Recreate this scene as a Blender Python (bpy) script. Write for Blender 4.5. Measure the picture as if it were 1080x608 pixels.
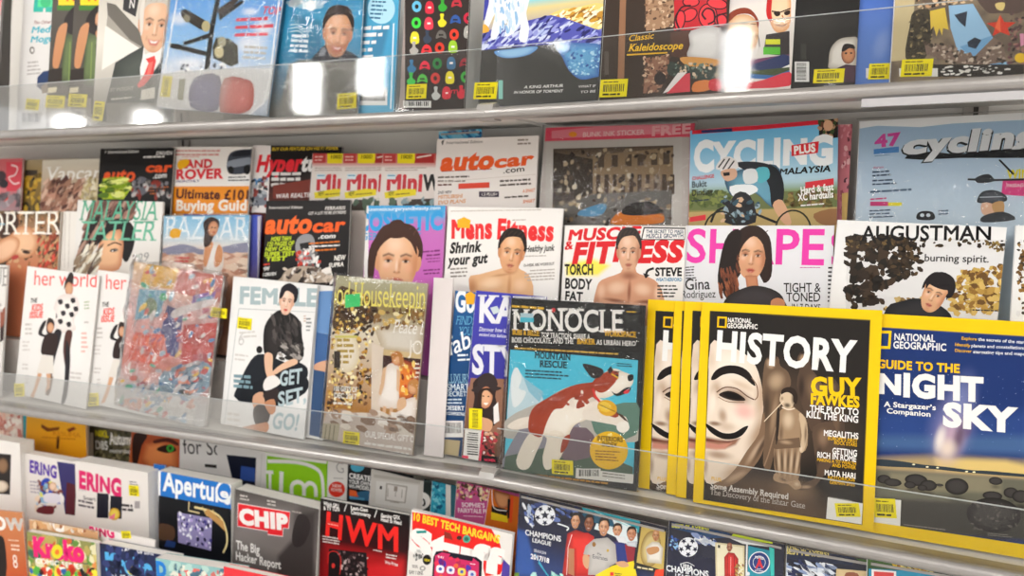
import bpy, math, random
import numpy as np
from mathutils import Matrix, Vector
for o in list(bpy.data.objects): bpy.data.objects.remove(o, do_unlink=True)
SC = bpy.context.scene
COL = SC.collection
# ------------------------------------------------------------------ camera, world, exposure
cam_d = bpy.data.cameras.new('camera'); cam = bpy.data.objects.new('camera', cam_d); COL.objects.link(cam)
cam_d.sensor_width = 36.0; cam_d.lens = 780.0/1080.0*36.0; cam_d.clip_start = .02
cam_d.dof.use_dof = True; cam_d.dof.focus_distance = .98; cam_d.dof.aperture_fstop = 3.6
YAW, PITCH = math.radians(21.0), math.radians(6.9)
fwd = Vector((-math.sin(YAW)*math.cos(PITCH), math.cos(YAW)*math.cos(PITCH), -math.sin(PITCH)))
rgt = Vector((math.cos(YAW), math.sin(YAW), 0)); upv = rgt.cross(fwd)
cam.matrix_world = Matrix(((rgt.x, upv.x, -fwd.x, 0), (rgt.y, upv.y, -fwd.y, 0), (rgt.z, upv.z, -fwd.z, 1.5), (0, 0, 0, 1)))
SC.camera = cam
SC.view_settings.view_transform = 'Standard'; SC.view_settings.look = 'None'
SC.view_settings.gamma = 1.0; SC.view_settings.use_curve_mapping = False
SC.view_settings.exposure = -0.40
wd = bpy.data.worlds.new('world'); SC.world = wd; wd.use_nodes = True
wd.node_tree.nodes['Background'].inputs[0].default_value = (1.0, .985, .965, 1)
wd.node_tree.nodes['Background'].inputs[1].default_value = 1.4
LAMP = 42.0                                            # radiance of the lamp diffusers
SC.cycles.transparent_max_bounces = 24
SC.cycles.max_bounces = 8
SC.cycles.sample_clamp_indirect = 6.0
# ------------------------------------------------------------------ materials
def lin(c):
    c = int(c[1:], 16) if isinstance(c, str) else c; v = [(c >> k & 255)/255 for k in (16, 8, 0)]
    return [x/12.92 if x <= .04045 else ((x+.055)/1.055)**2.4 for x in v]
def mat(name, color, rough=.5, metal=0., spec=.5, coat=0., noise=None, emit=None):
    m = bpy.data.materials.new(name); m.use_nodes = True; nt = m.node_tree; b = nt.nodes['Principled BSDF']
    b.inputs['Base Color'].default_value = (*lin(color), 1); b.inputs['Roughness'].default_value = rough
    b.inputs['Metallic'].default_value = metal; b.inputs['Specular IOR Level'].default_value = spec
    b.inputs['Coat Weight'].default_value = coat; b.inputs['Coat Roughness'].default_value = .15
    if emit: b.inputs['Emission Color'].default_value = (1, .985, .965, 1); b.inputs['Emission Strength'].default_value = emit
    if noise:
        sc, c2, amt = noise
        tx = nt.nodes.new('ShaderNodeTexNoise'); tx.inputs['Scale'].default_value = sc; tx.inputs['Detail'].default_value = 3
        co = nt.nodes.new('ShaderNodeTexCoord'); nt.links.new(co.outputs['Object'], tx.inputs['Vector'])
        mx = nt.nodes.new('ShaderNodeMixRGB'); mx.inputs[1].default_value = (*lin(color), 1); mx.inputs[2].default_value = (*lin(c2), 1)
        mr = nt.nodes.new('ShaderNodeMath'); mr.operation = 'MULTIPLY'; mr.inputs[1].default_value = amt
        nt.links.new(tx.outputs['Fac'], mr.inputs[0]); nt.links.new(mr.outputs[0], mx.inputs[0]); nt.links.new(mx.outputs[0], b.inputs['Base Color'])
    return m
def print_mat(name, rough, coat, bump=0.):
    m = mat(name, '#ffffff', rough, coat=coat); nt = m.node_tree; b = nt.nodes['Principled BSDF']
    at = nt.nodes.new('ShaderNodeAttribute'); at.attribute_name = 'print'; nt.links.new(at.outputs['Color'], b.inputs['Base Color'])
    b.inputs['Specular IOR Level'].default_value = .15
    if bump:
        co = nt.nodes.new('ShaderNodeTexCoord'); tx = nt.nodes.new('ShaderNodeTexNoise'); tx.inputs['Scale'].default_value = 38; tx.inputs['Detail'].default_value = 3
        bp = nt.nodes.new('ShaderNodeBump'); bp.inputs['Strength'].default_value = bump; bp.inputs['Distance'].default_value = .004
        nt.links.new(co.outputs['Object'], tx.inputs['Vector']); nt.links.new(tx.outputs['Fac'], bp.inputs['Height']); nt.links.new(bp.outputs[0], b.inputs['Normal']); nt.links.new(bp.outputs[0], b.inputs['Coat Normal'])
    return m
def clear_mat(name, tint, rough, gloss, bump=0., scale=30., film=0.):
    """thin clear sheet: see-through with a Fresnel gloss"""
    m = bpy.data.materials.new(name); m.use_nodes = True; nt = m.node_tree; nt.nodes.clear()
    out = nt.nodes.new('ShaderNodeOutputMaterial'); mx = nt.nodes.new('ShaderNodeMixShader'); tr = nt.nodes.new('ShaderNodeBsdfTransparent'); gl = nt.nodes.new('ShaderNodeBsdfGlossy')
    tr.inputs[0].default_value = (*tint, 1); gl.inputs['Roughness'].default_value = rough
    fr = nt.nodes.new('ShaderNodeFresnel'); fr.inputs[0].default_value = 1.47
    mu = nt.nodes.new('ShaderNodeMath'); mu.operation = 'MULTIPLY_ADD'; mu.inputs[1].default_value = gloss; mu.inputs[2].default_value = film; mu.use_clamp = True
    nt.links.new(fr.outputs[0], mu.inputs[0]); nt.links.new(mu.outputs[0], mx.inputs[0]); nt.links.new(tr.outputs[0], mx.inputs[1]); nt.links.new(gl.outputs[0], mx.inputs[2]); nt.links.new(mx.outputs[0], out.inputs[0])
    if bump:
        co = nt.nodes.new('ShaderNodeTexCoord'); tx = nt.nodes.new('ShaderNodeTexNoise'); tx.inputs['Scale'].default_value = scale; tx.inputs['Detail'].default_value = 2.5; tx.inputs['Distortion'].default_value = 1.2
        bp = nt.nodes.new('ShaderNodeBump'); bp.inputs['Strength'].default_value = bump; bp.inputs['Distance'].default_value = .006
        nt.links.new(co.outputs['Object'], tx.inputs['Vector']); nt.links.new(tx.outputs['Fac'], bp.inputs['Height'])
        nt.links.new(bp.outputs[0], gl.inputs['Normal']); nt.links.new(bp.outputs[0], fr.inputs['Normal'])
    return m
M_PRINT = print_mat('printed_paper', .42, .03)
M_FOIL = print_mat('printed_foil', .25, .8, .8)
M_STICK = print_mat('sticker_paper', .55, 0.)
M_PAGES = mat('page_edges', '#f4f1ec', .8, noise=(420, '#dcd6cd', .6))
M_WRAP = clear_mat('shrink_wrap', (.985, .985, .985), .045, .75, 1.0, 26., .0)
M_BAG = clear_mat('toy_bag_film', (.98, .98, .98), .06, 3.2, 1.0, 34., .02)
M_ACRYL = clear_mat('clear_acrylic', (.95, .955, .955), .05, .42, 0., 1., .006)
M_ACRYL_EDGE = mat('acrylic_edge', '#b4b8b8', .3, coat=.3)
M_RAIL = mat('brushed_aluminium', '#a9a5a2', .32, .55, noise=(60, '#8f8b88', .6))
M_BOARD = mat('grey_shelf_paint', '#eae7e2', .55, noise=(9, '#dfdbd5', .6))
M_STEP = mat('pale_riser_paint', '#cbc4be', .5, noise=(12, '#bdb6b0', .5))
M_DARK = mat('dark_divider_plastic', '#4a4541', .45)
M_CAP = mat('grey_end_cap', '#a39f9b', .4, coat=.2)
M_STRIP = mat('price_channel_plastic', '#b4b2b4', .25, coat=.6)
M_WALL = mat('back_panel_paint', '#e4e0da', .6, noise=(5, '#d8d4cd', .6))
M_CEIL = mat('ceiling_tile', '#d8d5d0', .8, noise=(14, '#cbc8c2', .6))
M_FLOOR = mat('floor_tile', '#dedad4', .35, noise=(3, '#cfcac3', .7))
M_PEND = mat('lit_opal_shade', '#ffffff', .5, emit=42.0)
M_HOUSING = mat('lamp_housing', '#e0deda', .5)
M_TUBE = mat('lit_diffuser', '#ffffff', .5, emit=LAMP)
# ------------------------------------------------------------------ mesh helpers
def link(name, verts, faces, material, parent=None, colors=None, smooth=False):
    me = bpy.data.meshes.new(name); me.from_pydata([tuple(v) for v in verts], [], faces)
    mats = material if isinstance(material, list) else [material]
    for m in mats: me.materials.append(m)
    if colors is not None:
        a = me.color_attributes.new('print', 'FLOAT_COLOR', 'POINT'); a.data.foreach_set('color', np.asarray(colors, dtype=np.float32).ravel())
    if smooth: me.shade_smooth()
    o = bpy.data.objects.new(name, me); COL.objects.link(o)
    if parent: o.parent = parent
    return o
class Mesh:
    def __init__(s): s.v = []; s.f = []
    def box(s, x0, y0, z0, x1, y1, z1):
        n = len(s.v); s.v += [(x, y, z) for z in (z0, z1) for y in (y0, y1) for x in (x0, x1)]
        s.f += [tuple(n+i for i in q) for q in ((0, 2, 3, 1), (4, 5, 7, 6), (0, 1, 5, 4), (2, 6, 7, 3), (0, 4, 6, 2), (1, 3, 7, 5))]; return s
    def prism(s, prof, x0, x1):
        """profile of (y, z) points swept along x"""
        n = len(s.v); k = len(prof); s.v += [(x0, y, z) for y, z in prof]+[(x1, y, z) for y, z in prof]
        s.f += [tuple(range(n, n+k))[::-1], tuple(range(n+k, n+2*k))]+[(n+i, n+(i+1) % k, n+k+(i+1) % k, n+k+i) for i in range(k)]; return s
    def link(s, name, m, parent=None): return link(name, s.v, s.f, m, parent)
def thing(name, label, cat, mw, group=None):
    e = bpy.data.objects.new(name, None); e.empty_display_size = .05; COL.objects.link(e); e.matrix_world = mw
    e['label'] = label; e['category'] = cat
    if group: e['group'] = group
    return e
def structure(o): o['kind'] = 'structure'; return o
# ------------------------------------------------------------------ bays of the rack: s along the shelf, q depth behind the lip, z height
BEND = Vector((-.42991, 1.02032, 0)); BETA = math.radians(5.4)
DIR = {'L': Vector((1, 0, 0)), 'R': Vector((math.cos(BETA), -math.sin(BETA), 0))}
INTO = {'L': Vector((0, 1, 0)), 'R': Vector((math.sin(BETA), math.cos(BETA), 0))}
def bay_matrix(bay):
    d, n = DIR[bay], INTO[bay]
    return Matrix(((d.x, n.x, 0, BEND.x), (d.y, n.y, 0, BEND.y), (0, 0, 1, 0), (0, 0, 0, 1)))
SPAN = {'L': (-2.3, -.0012), 'R': (.0012, 1.3)}
PENDANTS = [(-0.89, -1.9, 2.37, 2.659), (-2.17, -1.43, 2.323, 2.58), (-2.54, -1.38, 2.229, 2.486), (-5.13, -2.71, 2.445, 2.596), (-5.61, -2.37, 2.374, 2.512)]
def build_room():
    structure(Mesh().box(-8, -9, -.05, 7, 2.2, 0).link('floor', M_FLOOR))
    structure(Mesh().box(-8, -9, 2.95, 7, 2.2, 3.0).link('ceiling', M_CEIL))
    for bay, nm in (('L', 'wall_back'), ('R', 'wall_back_right')):
        s0, s1 = SPAN[bay]; s0 -= .03 if bay == 'R' else 0; s1 += .03 if bay == 'L' else 0
        o = structure(Mesh().box(s0, .262, 0, s1, .30, 2.9).link(nm, M_WALL)); o.matrix_world = bay_matrix(bay)
    xs = (-3.6, -2.2, -.8, .6, 2.0, 3.4, 4.8)
    for j, y in enumerate((-.75, -1.9, -4.75, -6.3)):
        for i, x in enumerate(xs):
            t = thing('ceiling_light', 'white strip ceiling light, row %d from the rack, column %d from the left' % (j+1, i+1), 'ceiling light', Matrix.Translation((x, y, 2.95)), 'strip lights over the aisle')
            Mesh().prism([(-.62, 0), (.62, 0), (.6, -.045), (-.6, -.045)], -.10, .10).link('housing', M_HOUSING, t)
            Mesh().prism([(-.58, -.0455), (.58, -.0455), (.57, -.075), (-.57, -.075)], -.025, .025).link('diffuser', M_TUBE, t)
    for i, (x, y, zb, zt) in enumerate(PENDANTS):
        t = thing('pendant_lamp', 'glowing white cylinder lamp hanging over the aisle, %s from the left' % ('first', 'second', 'third', 'fourth', 'fifth')[i], 'pendant lamp', Matrix.Translation((x, y, 2.95)), 'cylinder lamps over the aisle')
        def tube(r, z0, z1, n=20):
            m = Mesh(); m.v = [(r*math.cos(2*math.pi*k/n), r*math.sin(2*math.pi*k/n), z) for z in (z0, z1) for k in range(n)]
            m.f = [tuple(range(n))[::-1], tuple(range(n, 2*n))]+[(k, (k+1) % n, n+(k+1) % n, n+k) for k in range(n)]; return m
        tube(.05, -.02, 0).link('canopy', M_HOUSING, t); tube(.004, zt+.02-2.95, -.02, 8).link('cord', M_DARK, t)
        tube(.075, zt-2.95, zt+.02-2.95).link('cap', M_HOUSING, t); tube(.072, zb-2.95, zt-2.95).link('lamp_shade', M_PEND, t)
build_room()
def rail_profile(zt, zb, q=-.006):
    r = (zt-zb)/2; zc = (zt+zb)/2
    return [(q+.02, zb), (q+.02, zt)]+[(q-.45*r+ -.75*r*math.sin(a), zc+r*math.cos(a)) for a in [i*math.pi/8 for i in range(9)]]
def shelf(bay, label, z, lip_h, steps, lip_lean, lip_q=0., depth=(0., .255), rail=.0165, extra=None):
    s0, s1 = SPAN[bay]; tr = max(0., -depth[0])*.05; s0, s1 = (s0, s1-tr) if bay == 'L' else (s0+tr, s1)
    t = thing('magazine_shelf', label, 'shelf', bay_matrix(bay))
    Mesh().box(s0, depth[0]+.012, z-.005, s1, depth[1], z-.001).link('board', M_BOARD, t)
    Mesh().prism(rail_profile(z, z-rail, depth[0]-.002), s0, s1).link('front_rail', M_RAIL, t)
    a = math.radians(lip_lean); y0 = depth[0]+lip_q
    dy = lip_h*math.tan(a)
    Mesh().prism([(y0, z), (y0+dy, z+lip_h), (y0+dy+.0005, z+lip_h), (y0+.0005, z)], s0+.012, s1-.012).link('front_lip', M_ACRYL, t)
    Mesh().prism([(y0+dy-.0004, z+lip_h), (y0+dy-.0004, z+lip_h+.0008), (y0+dy+.002, z+lip_h+.0008), (y0+dy+.002, z+lip_h)], s0+.012, s1-.012).link('lip_edge', M_ACRYL_EDGE, t)
    for q0, q1, za, zb in steps: Mesh().box(s0, q0, za, s1, q1, zb).link('riser', M_STEP, t)
    e = s1 if bay == 'L' else s0
    x0, x1 = (e-.012, e+.001) if bay == 'L' else (e-.001, e+.012)
    Mesh().prism([(y0-.002, z-.0185), (y0-.0105, z-.014), (y0-.0115, z-.005), (y0-.007, z+.004), (y0+.006, z+.008), (y0+.018, z), (y0+.018, z-.0185)], x0, x1).link('end_cap', M_CAP, t)
    if extra: extra(t)
    return t
def top_left_extra(t):
    Mesh().prism([(.010, 1.632), (.052, 1.93), (.066, 1.93), (.034, 1.632)], -1.0705, -1.0635).link('divider', M_DARK, t)
def top_right_extra(t):
    m = Mesh().prism([(-.0125, 1.605), (-.0105, 1.6145), (-.007, 1.6145), (-.009, 1.605)], .497, 1.29); m.link('price_channel', M_STRIP, t)
MID_STEPS = [(.074, .255, 1.076, 1.1935), (.130, .255, 1.1945, 1.3235)]
LOW_STEPS = [(-.017, .255, .584, .6645), (.066, .255, .6655, .7465)]
TOP_LEAN, MID_LEAN = 3.0, 2.0
shelf('L', 'upper left shelf with clear front lip, ending at the joint between bays', 1.632, .085, [], TOP_LEAN, extra=top_left_extra)
shelf('R', 'upper right shelf with clear front lip and white price channel below', 1.632, .085, [], TOP_LEAN, extra=top_right_extra)
shelf('L', 'middle left shelf with stepped risers behind a clear front lip', 1.0755, .065, MID_STEPS, MID_LEAN)
shelf('R', 'middle right shelf holding the yellow-bordered magazines behind a clear lip', 1.0755, .073, MID_STEPS, MID_LEAN)
shelf('L', 'lower left shelf of stepped rows under the middle shelf', .583, .05, LOW_STEPS, 2, depth=(-.135, .255))
shelf('R', 'lower right shelf under the football sticker packs', .583, .05, LOW_STEPS, 2, depth=(-.135, .255))
for bay, s, lab in (('L', -.845, 'white slotted rack upright behind the left end of the back row'), ('R', .62, 'white slotted rack upright behind the pale blue cycling magazine')):
    t = thing('rack_upright', lab, 'rack post', bay_matrix(bay))
    m = Mesh().box(s, .2555, 0, s+.03, .2615, 2.6); m.link('post', M_STEP, t)
    m = Mesh()
    for i in range(14): m.box(s+.012, .2550, 1.36+i*.05, s+.018, .2554, 1.385+i*.05)
    m.link('slots', M_DARK, t)
# ------------------------------------------------------------------ printed covers
_G = {}; _LAY = {}
def glyph(ch, wt):
    """outline of one letter as triangles: verts (N,2), faces, advance"""
    k0 = (ch, wt)
    if k0 in _G: return _G[k0]
    def make(body, off):
        cu = bpy.data.curves.new('g', 'FONT'); cu.body = body; cu.size = 1; cu.resolution_u = 3; cu.offset = off; cu.dimensions = '2D'; cu.fill_mode = 'FRONT'
        ob = bpy.data.objects.new('g', cu); COL.objects.link(ob); dg = bpy.context.evaluated_depsgraph_get(); ev = ob.evaluated_get(dg); me = ev.to_mesh()
        v = np.array([(p.co.x, p.co.y) for p in me.vertices]).reshape(-1, 2); f = [tuple(p.vertices) for p in me.polygons]
        ev.to_mesh_clear(); bpy.data.objects.remove(ob); bpy.data.curves.remove(cu); return v, f
    off = wt*.0095; multi = ch in 'MNWmw&' and wt > 0
    v, f = make(ch, 0 if multi else off) if ch != ' ' else (np.zeros((0, 2)), [])
    if multi:                                              # bold by overlaid impressions, keeps the pointed joints sharp
        n = len(v); sh = [-off, -off/3, off/3, off]; f = [tuple(i+n*k for i in q) for k in range(4) for q in f]; v = np.concatenate([v+np.array((d, 0)) for d in sh]); _LAY[k0] = n
    a, _ = make('H'+ch+'H', 0); b, _ = make('HH', 0)
    adv = (a[:, 0].max()-b[:, 0].max())*.975+off*1.0
    _G[k0] = (v, f, adv); return _G[k0]
SERIF = set('AFHIKLMNPRTUVWXYEDBfhiklmnprtuvwxy1')
def clip(poly, W, H):
    for ax, lim, sg in ((0, 0, 1), (0, W, -1), (1, 0, 1), (1, H, -1)):
        out = []; n = len(poly)
        for i in range(n):
            p, q = poly[i], poly[(i+1) % n]; a, b = (p[ax]-lim)*sg, (q[ax]-lim)*sg
            if a >= 0: out.append(p)
            if a*b < 0:
                t = a/(a-b); out.append((p[0]+(q[0]-p[0])*t, p[1]+(q[1]-p[1])*t))
        poly = out
        if len(poly) < 3: return []
    return poly
def spline(p, closed=True, k=4):
    n = len(p); o = []
    for i in range(n if closed else n-1):
        a, b, c, d = (p[(i-1) % n], p[i], p[(i+1) % n], p[(i+2) % n]) if closed else (p[max(i-1, 0)], p[i], p[i+1], p[min(i+2, n-1)])
        for j in range(k):
            t = j/k
            o.append(tuple(.5*(2*b[x]+(c[x]-a[x])*t+(2*a[x]-5*b[x]+4*c[x]-d[x])*t*t+(3*b[x]-a[x]-3*c[x]+d[x])*t**3) for x in (0, 1)))
    if not closed: o.append(p[-1])
    return o
def pairs(l): return [(l[i]/10, l[i+1]/10) for i in range(0, len(l), 2)]
def vnoise(x, y, seed):
    rs = np.random.RandomState(seed+11); T = rs.rand(64, 64)
    xi, yi = np.floor(x).astype(int), np.floor(y).astype(int); fx, fy = x-xi, y-yi; fx, fy = fx*fx*(3-2*fx), fy*fy*(3-2*fy)
    g = lambda a, b: T[a % 64, b % 64]
    return (g(xi, yi)*(1-fx)+g(xi+1, yi)*fx)*(1-fy)+(g(xi, yi+1)*(1-fx)+g(xi+1, yi+1)*fx)*fy
def poly_dist(X, Y, p):
    ins = np.zeros(X.shape, bool); d2 = np.full(X.shape, 1e9); n = len(p)
    for i in range(n):
        (x0, y0), (x1, y1) = p[i], p[(i+1) % n]
        if y0 != y1: ins ^= ((y0 > Y) != (y1 > Y)) & (X < (x1-x0)*(Y-y0)/(y1-y0)+x0)
        dx, dy = x1-x0, y1-y0; L2 = dx*dx+dy*dy or 1e-9; t = np.clip(((X-x0)*dx+(Y-y0)*dy)/L2, 0, 1)
        d2 = np.minimum(d2, (X-x0-t*dx)**2+(Y-y0-t*dy)**2)
    d = np.sqrt(d2); return np.where(ins, d, -d)
def paint(X, Y, C, ops):
    for o in ops:
        if o[0] == 'v':
            st = sorted((a/10, lin(c)) for a, c in o[1]); ys = [a for a, _ in st]
            for k in range(3): C[..., k] = np.interp(Y, ys, [c[k] for _, c in st])
        elif o[0] == 's':
            _, c, cx, cy, rx, ry, rot, a, f = o; r = math.radians(rot); dx, dy = X-cx/10, Y-cy/10
            u, v = (dx*math.cos(r)+dy*math.sin(r))/(rx/10), (-dx*math.sin(r)+dy*math.cos(r))/(ry/10)
            m = np.clip((1-np.sqrt(u*u+v*v))/max(f, .02), 0, 1); m = a*m*m*(3-2*m); C = C*(1-m[..., None])+np.array(lin(c))*m[..., None]
        elif o[0] == 'f':
            _, c, a, f, p = o; m = np.clip(poly_dist(X, Y, pairs(p))/max(f/10, .05)+.5, 0, 1)*a; C = C*(1-m[..., None])+np.array(lin(c))*m[..., None]
        elif o[0] == 'z':
            _, c, amt, scl, seed, lo, asp, p = o
            m = vnoise(X/scl, Y/scl/asp, seed)*.6+vnoise(X/scl*2.3, Y/scl/asp*2.3, seed+1)*.4; m = np.clip((m-lo)*3+.5, 0, 1)*amt
            if p: m = m*(poly_dist(X, Y, pairs(p)) > 0)
            C = C*(1-m[..., None])+np.array(lin(c))*m[..., None]
    return C
class Print:
    """a printed sheet W x H mm: a ground of painted colour and ink shapes lying on it"""
    def __init__(s, W, H, base, res, ops, lift=.000009):
        s.W, s.H = W, H; s.V = []; s.F = []; s.C = []; s.n = 0; s.y = 0.; s.lift = lift
        soft = any(o[0] in 'sfz' for o in ops); grad = any(o[0] == 'v' for o in ops)
        nx, ny = (max(1, int(W/res)), max(1, int(H/res))) if soft else ((1, 48) if grad else (1, 1))
        X, Y = np.meshgrid(np.linspace(0, W, nx+1), np.linspace(0, H, ny+1)); C = np.ones(X.shape+(3,))*np.array(lin(base))
        C = paint(X, Y, C, ops)
        s.V += [(x/1000, 0, y/1000) for x, y in zip(X.ravel(), Y.ravel())]; s.C += [tuple(c) for c in C.reshape(-1, 3)]; s.n = len(s.V)
        w = nx+1; s.F += [(j*w+i, j*w+i+1, (j+1)*w+i+1, (j+1)*w+i) for j in range(ny) for i in range(nx)]
        for o in ops:
            k = o[0]
            if k in 'sfzv': continue
            s.y -= s.lift; getattr(s, 'op_'+k)(*o[1:])
    def add(s, poly, c):
        if any(x < 0 or x > s.W or y < 0 or y > s.H for x, y in poly): poly = clip(poly, s.W, s.H)
        if len(poly) < 3: return
        s.V += [(x/1000, s.y, y/1000) for x, y in poly]; s.C += [tuple(c)]*len(poly); s.F.append(tuple(range(s.n, s.n+len(poly)))); s.n += len(poly)
    def op_p(s, c, sm, p):
        p = pairs(p); s.add(spline(p, True, 3) if sm else p, lin(c))
    def op_q(s, c0, c1, sm, p):
        p = pairs(p); p = spline(p, True, 3) if sm else p; p = clip(p, s.W, s.H)
        if len(p) < 3: return
        cx, cy = sum(a for a, _ in p)/len(p), sum(b for _, b in p)/len(p); A, B = np.array(lin(c0)), np.array(lin(c1)); n0 = s.n; k = len(p)
        for t, m in ((0, 0), (.6, .12), (1, 1)):
            q = [(cx, cy)] if t == 0 else [(cx+(x-cx)*t, cy+(y-cy)*t) for x, y in p]
            s.V += [(x/1000, s.y, y/1000) for x, y in q]; s.C += [tuple(A*(1-m)+B*m)]*len(q); s.n += len(q)
        for i in range(k):
            j = (i+1) % k; s.F += [(n0, n0+1+i, n0+1+j), (n0+1+i, n0+1+k+i, n0+1+k+j, n0+1+j)]
    def op_m(s, base, res, sm, p, ops):
        p = pairs(p); p = spline(p, True, 3) if sm else p; xs, ys = [a for a, _ in p], [b for _, b in p]
        x0, x1, y0, y1 = max(0, min(xs)), min(s.W, max(xs)), max(0, min(ys)), min(s.H, max(ys))
        if x1-x0 < res or y1-y0 < res: return
        nx, ny = max(2, int((x1-x0)/res)), max(2, int((y1-y0)/res)); X, Y = np.meshgrid(np.linspace(x0, x1, nx+1), np.linspace(y0, y1, ny+1))
        C = paint(X, Y, np.ones(X.shape+(3,))*np.array(lin(base)), ops); ins = poly_dist(X, Y, p) > -.25*res
        # rim drawn with the colours of the nearest painted points, then the painted cells over it
        rim = clip(p, s.W, s.H); n0 = s.n
        if len(rim) > 2:
            ci = [C[min(ny, max(0, int(round((b-y0)/(y1-y0)*ny)))), min(nx, max(0, int(round((a-x0)/(x1-x0)*nx))))] for a, b in rim]
            s.V += [(a/1000, s.y, b/1000) for a, b in rim]; s.C += [tuple(c) for c in ci]; s.F.append(tuple(range(n0, n0+len(rim)))); s.n += len(rim)
        s.y -= s.lift*.5; n0 = s.n; w = nx+1
        use = ins[:-1, :-1] & ins[1:, :-1] & ins[:-1, 1:] & ins[1:, 1:]
        s.V += [(a/1000, s.y, b/1000) for a, b in zip(X.ravel(), Y.ravel())]; s.C += [tuple(c) for c in C.reshape(-1, 3)]; s.n += X.size
        s.F += [(n0+j*w+i, n0+j*w+i+1, n0+(j+1)*w+i+1, n0+(j+1)*w+i) for j, i in zip(*np.nonzero(use))]
    def op_l(s, c, w, sm, p):
        p = pairs(p); p = spline(p, False, 4) if sm else p; c = lin(c); h = w/20; L, Rr = [], []
        for i in range(len(p)):
            a, b = p[max(i-1, 0)], p[min(i+1, len(p)-1)]; dx, dy = b[0]-a[0], b[1]-a[1]; d = math.hypot(dx, dy) or 1
            L.append((p[i][0]-dy/d*h, p[i][1]+dx/d*h)); Rr.append((p[i][0]+dy/d*h, p[i][1]-dx/d*h))
        for i in range(len(p)-1): s.add([L[i], Rr[i], Rr[i+1], L[i+1]], c)
    def op_n(s, cols, n, size, asp, ang, jit, seed, p):
        p = pairs(p); rs = random.Random(seed); cols = [lin(c) for c in cols]; xs, ys = [a for a, _ in p], [b for _, b in p]; P = []
        X = np.array([rs.uniform(min(xs), max(xs)) for _ in range(n*3)]); Y = np.array([rs.uniform(min(ys), max(ys)) for _ in range(n*3)])
        ok = np.nonzero(poly_dist(X, Y, p) > 0)[0][:n]
        for j, i in enumerate(ok):
            if j % 12 == 0: s.y -= s.lift*.5
            r = size/20*rs.uniform(.5, 1.3); a = math.radians(-ang+rs.uniform(-jit, jit)/2); k = rs.choice((5, 6, 7)); q = []
            for m in range(k):
                t = 2*math.pi*m/k; d = r*rs.uniform(.7, 1.15); u, v = d*math.cos(t)*asp, d*math.sin(t); q.append((X[i]+u*math.cos(a)-v*math.sin(a), Y[i]+u*math.sin(a)+v*math.cos(a)))
            s.add(q, rs.choice(cols))
    def op_k(s, c, x, y, w, lh, ang, n, al, fill, hh, seed):
        rs = random.Random(seed); c = lin(c); x, y, w, lh = x/10, y/10, w/10, lh/10; a = math.radians(ang/10); ca, sa = math.cos(a), math.sin(a); h = lh*hh
        for i in range(n):
            lw = w*rs.uniform(max(.3, fill-.25), fill); u = 0 if al == 'l' else w-lw; e = u+lw
            while u < e:
                ww = min(rs.uniform(1.2, 4.2)*h, e-u); t = u+ww
                if ww > .4*h: s.add([(x+p*ca-q*sa, y+p*sa+q*ca) for p, q in ((u, -i*lh), (t, -i*lh), (t, -i*lh+h*rs.uniform(.75, 1)), (u, -i*lh+h*rs.uniform(.75, 1)))], c)
                u = t+.45*h
    def op_t(s, c, tx, x, y, w, h, ang, wt, it, st):
        c = lin(c); x, y, w, h = x/10, y/10, w/10, h/10; a = math.radians(ang/10); ca, sa = math.cos(a), math.sin(a)
        gl = [glyph(ch, wt) for ch in tx]; tot = sum(g[2] for g in gl) or 1; cap = glyph('H', wt)[0][:, 1].max(); sx, sy = w/tot, h/cap; pen = 0
        for ch, (v, f, adv) in zip(tx, gl):
            if len(v):
                def put(u, q):
                    px, py = (pen+u)*sx, q*sy
                    if it: px += py*.2
                    return (x+px*ca-py*sa, y+px*sa+py*ca)
                P = [put(*q) for q in v]
                if all(0 <= p[0] <= s.W and 0 <= p[1] <= s.H for p in P):
                    n1 = _LAY.get((ch, wt), 10**9); s.V += [(p[0]/1000, s.y-s.lift*.25*(i//n1), p[1]/1000) for i, p in enumerate(P)]; s.C += [tuple(c)]*len(P); s.F += [tuple(s.n+i for i in q) for q in f]; s.n += len(P)
                else:
                    for q in f: s.add([P[i] for i in q], c)
                if st == 's' and ch in SERIF:
                    hi = cap if ch.isupper() else None
                    for lev in ((0, cap) if hi else (0,)):
                        xs = np.sort(v[np.abs(v[:, 1]-lev) < .03][:, 0])
                        if not len(xs): continue
                        runs = np.split(xs, np.nonzero(np.diff(xs) > .2)[0]+1)
                        for r in runs:
                            if r[-1]-r[0] < .34 or len(runs) > 1:
                                l0, l1 = (lev, lev+.045) if lev == 0 else (lev-.045, lev); s.add([put(*q) for q in ((r[0]-.08, l0), (r[-1]+.08, l0), (r[-1]+.08, l1), (r[0]-.08, l1))], c)
            pen += adv
    def quad(s, pts3, c):
        s.V += pts3; s.C += [tuple(c)]*len(pts3); s.F.append(tuple(range(s.n, s.n+len(pts3)))); s.n += len(pts3)
    def link(s, name, m, parent):
        return link(name, s.V, s.F, m, parent, [(*c, 1) for c in s.C])
ROWS = {'top': (.022, 1.635, 8, 1.636), 'front': (.030, 1.066, 8, 1.0775), 'mid': (.080, 1.12, 8, 1.197), 'back': (.130, 1.20, 8, 1.327), 'b1': (.115, .75, 3, .75), 'b2': (.035, .70, 3, .668), 'b3': (-.045, .70, 3, .585)}
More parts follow.
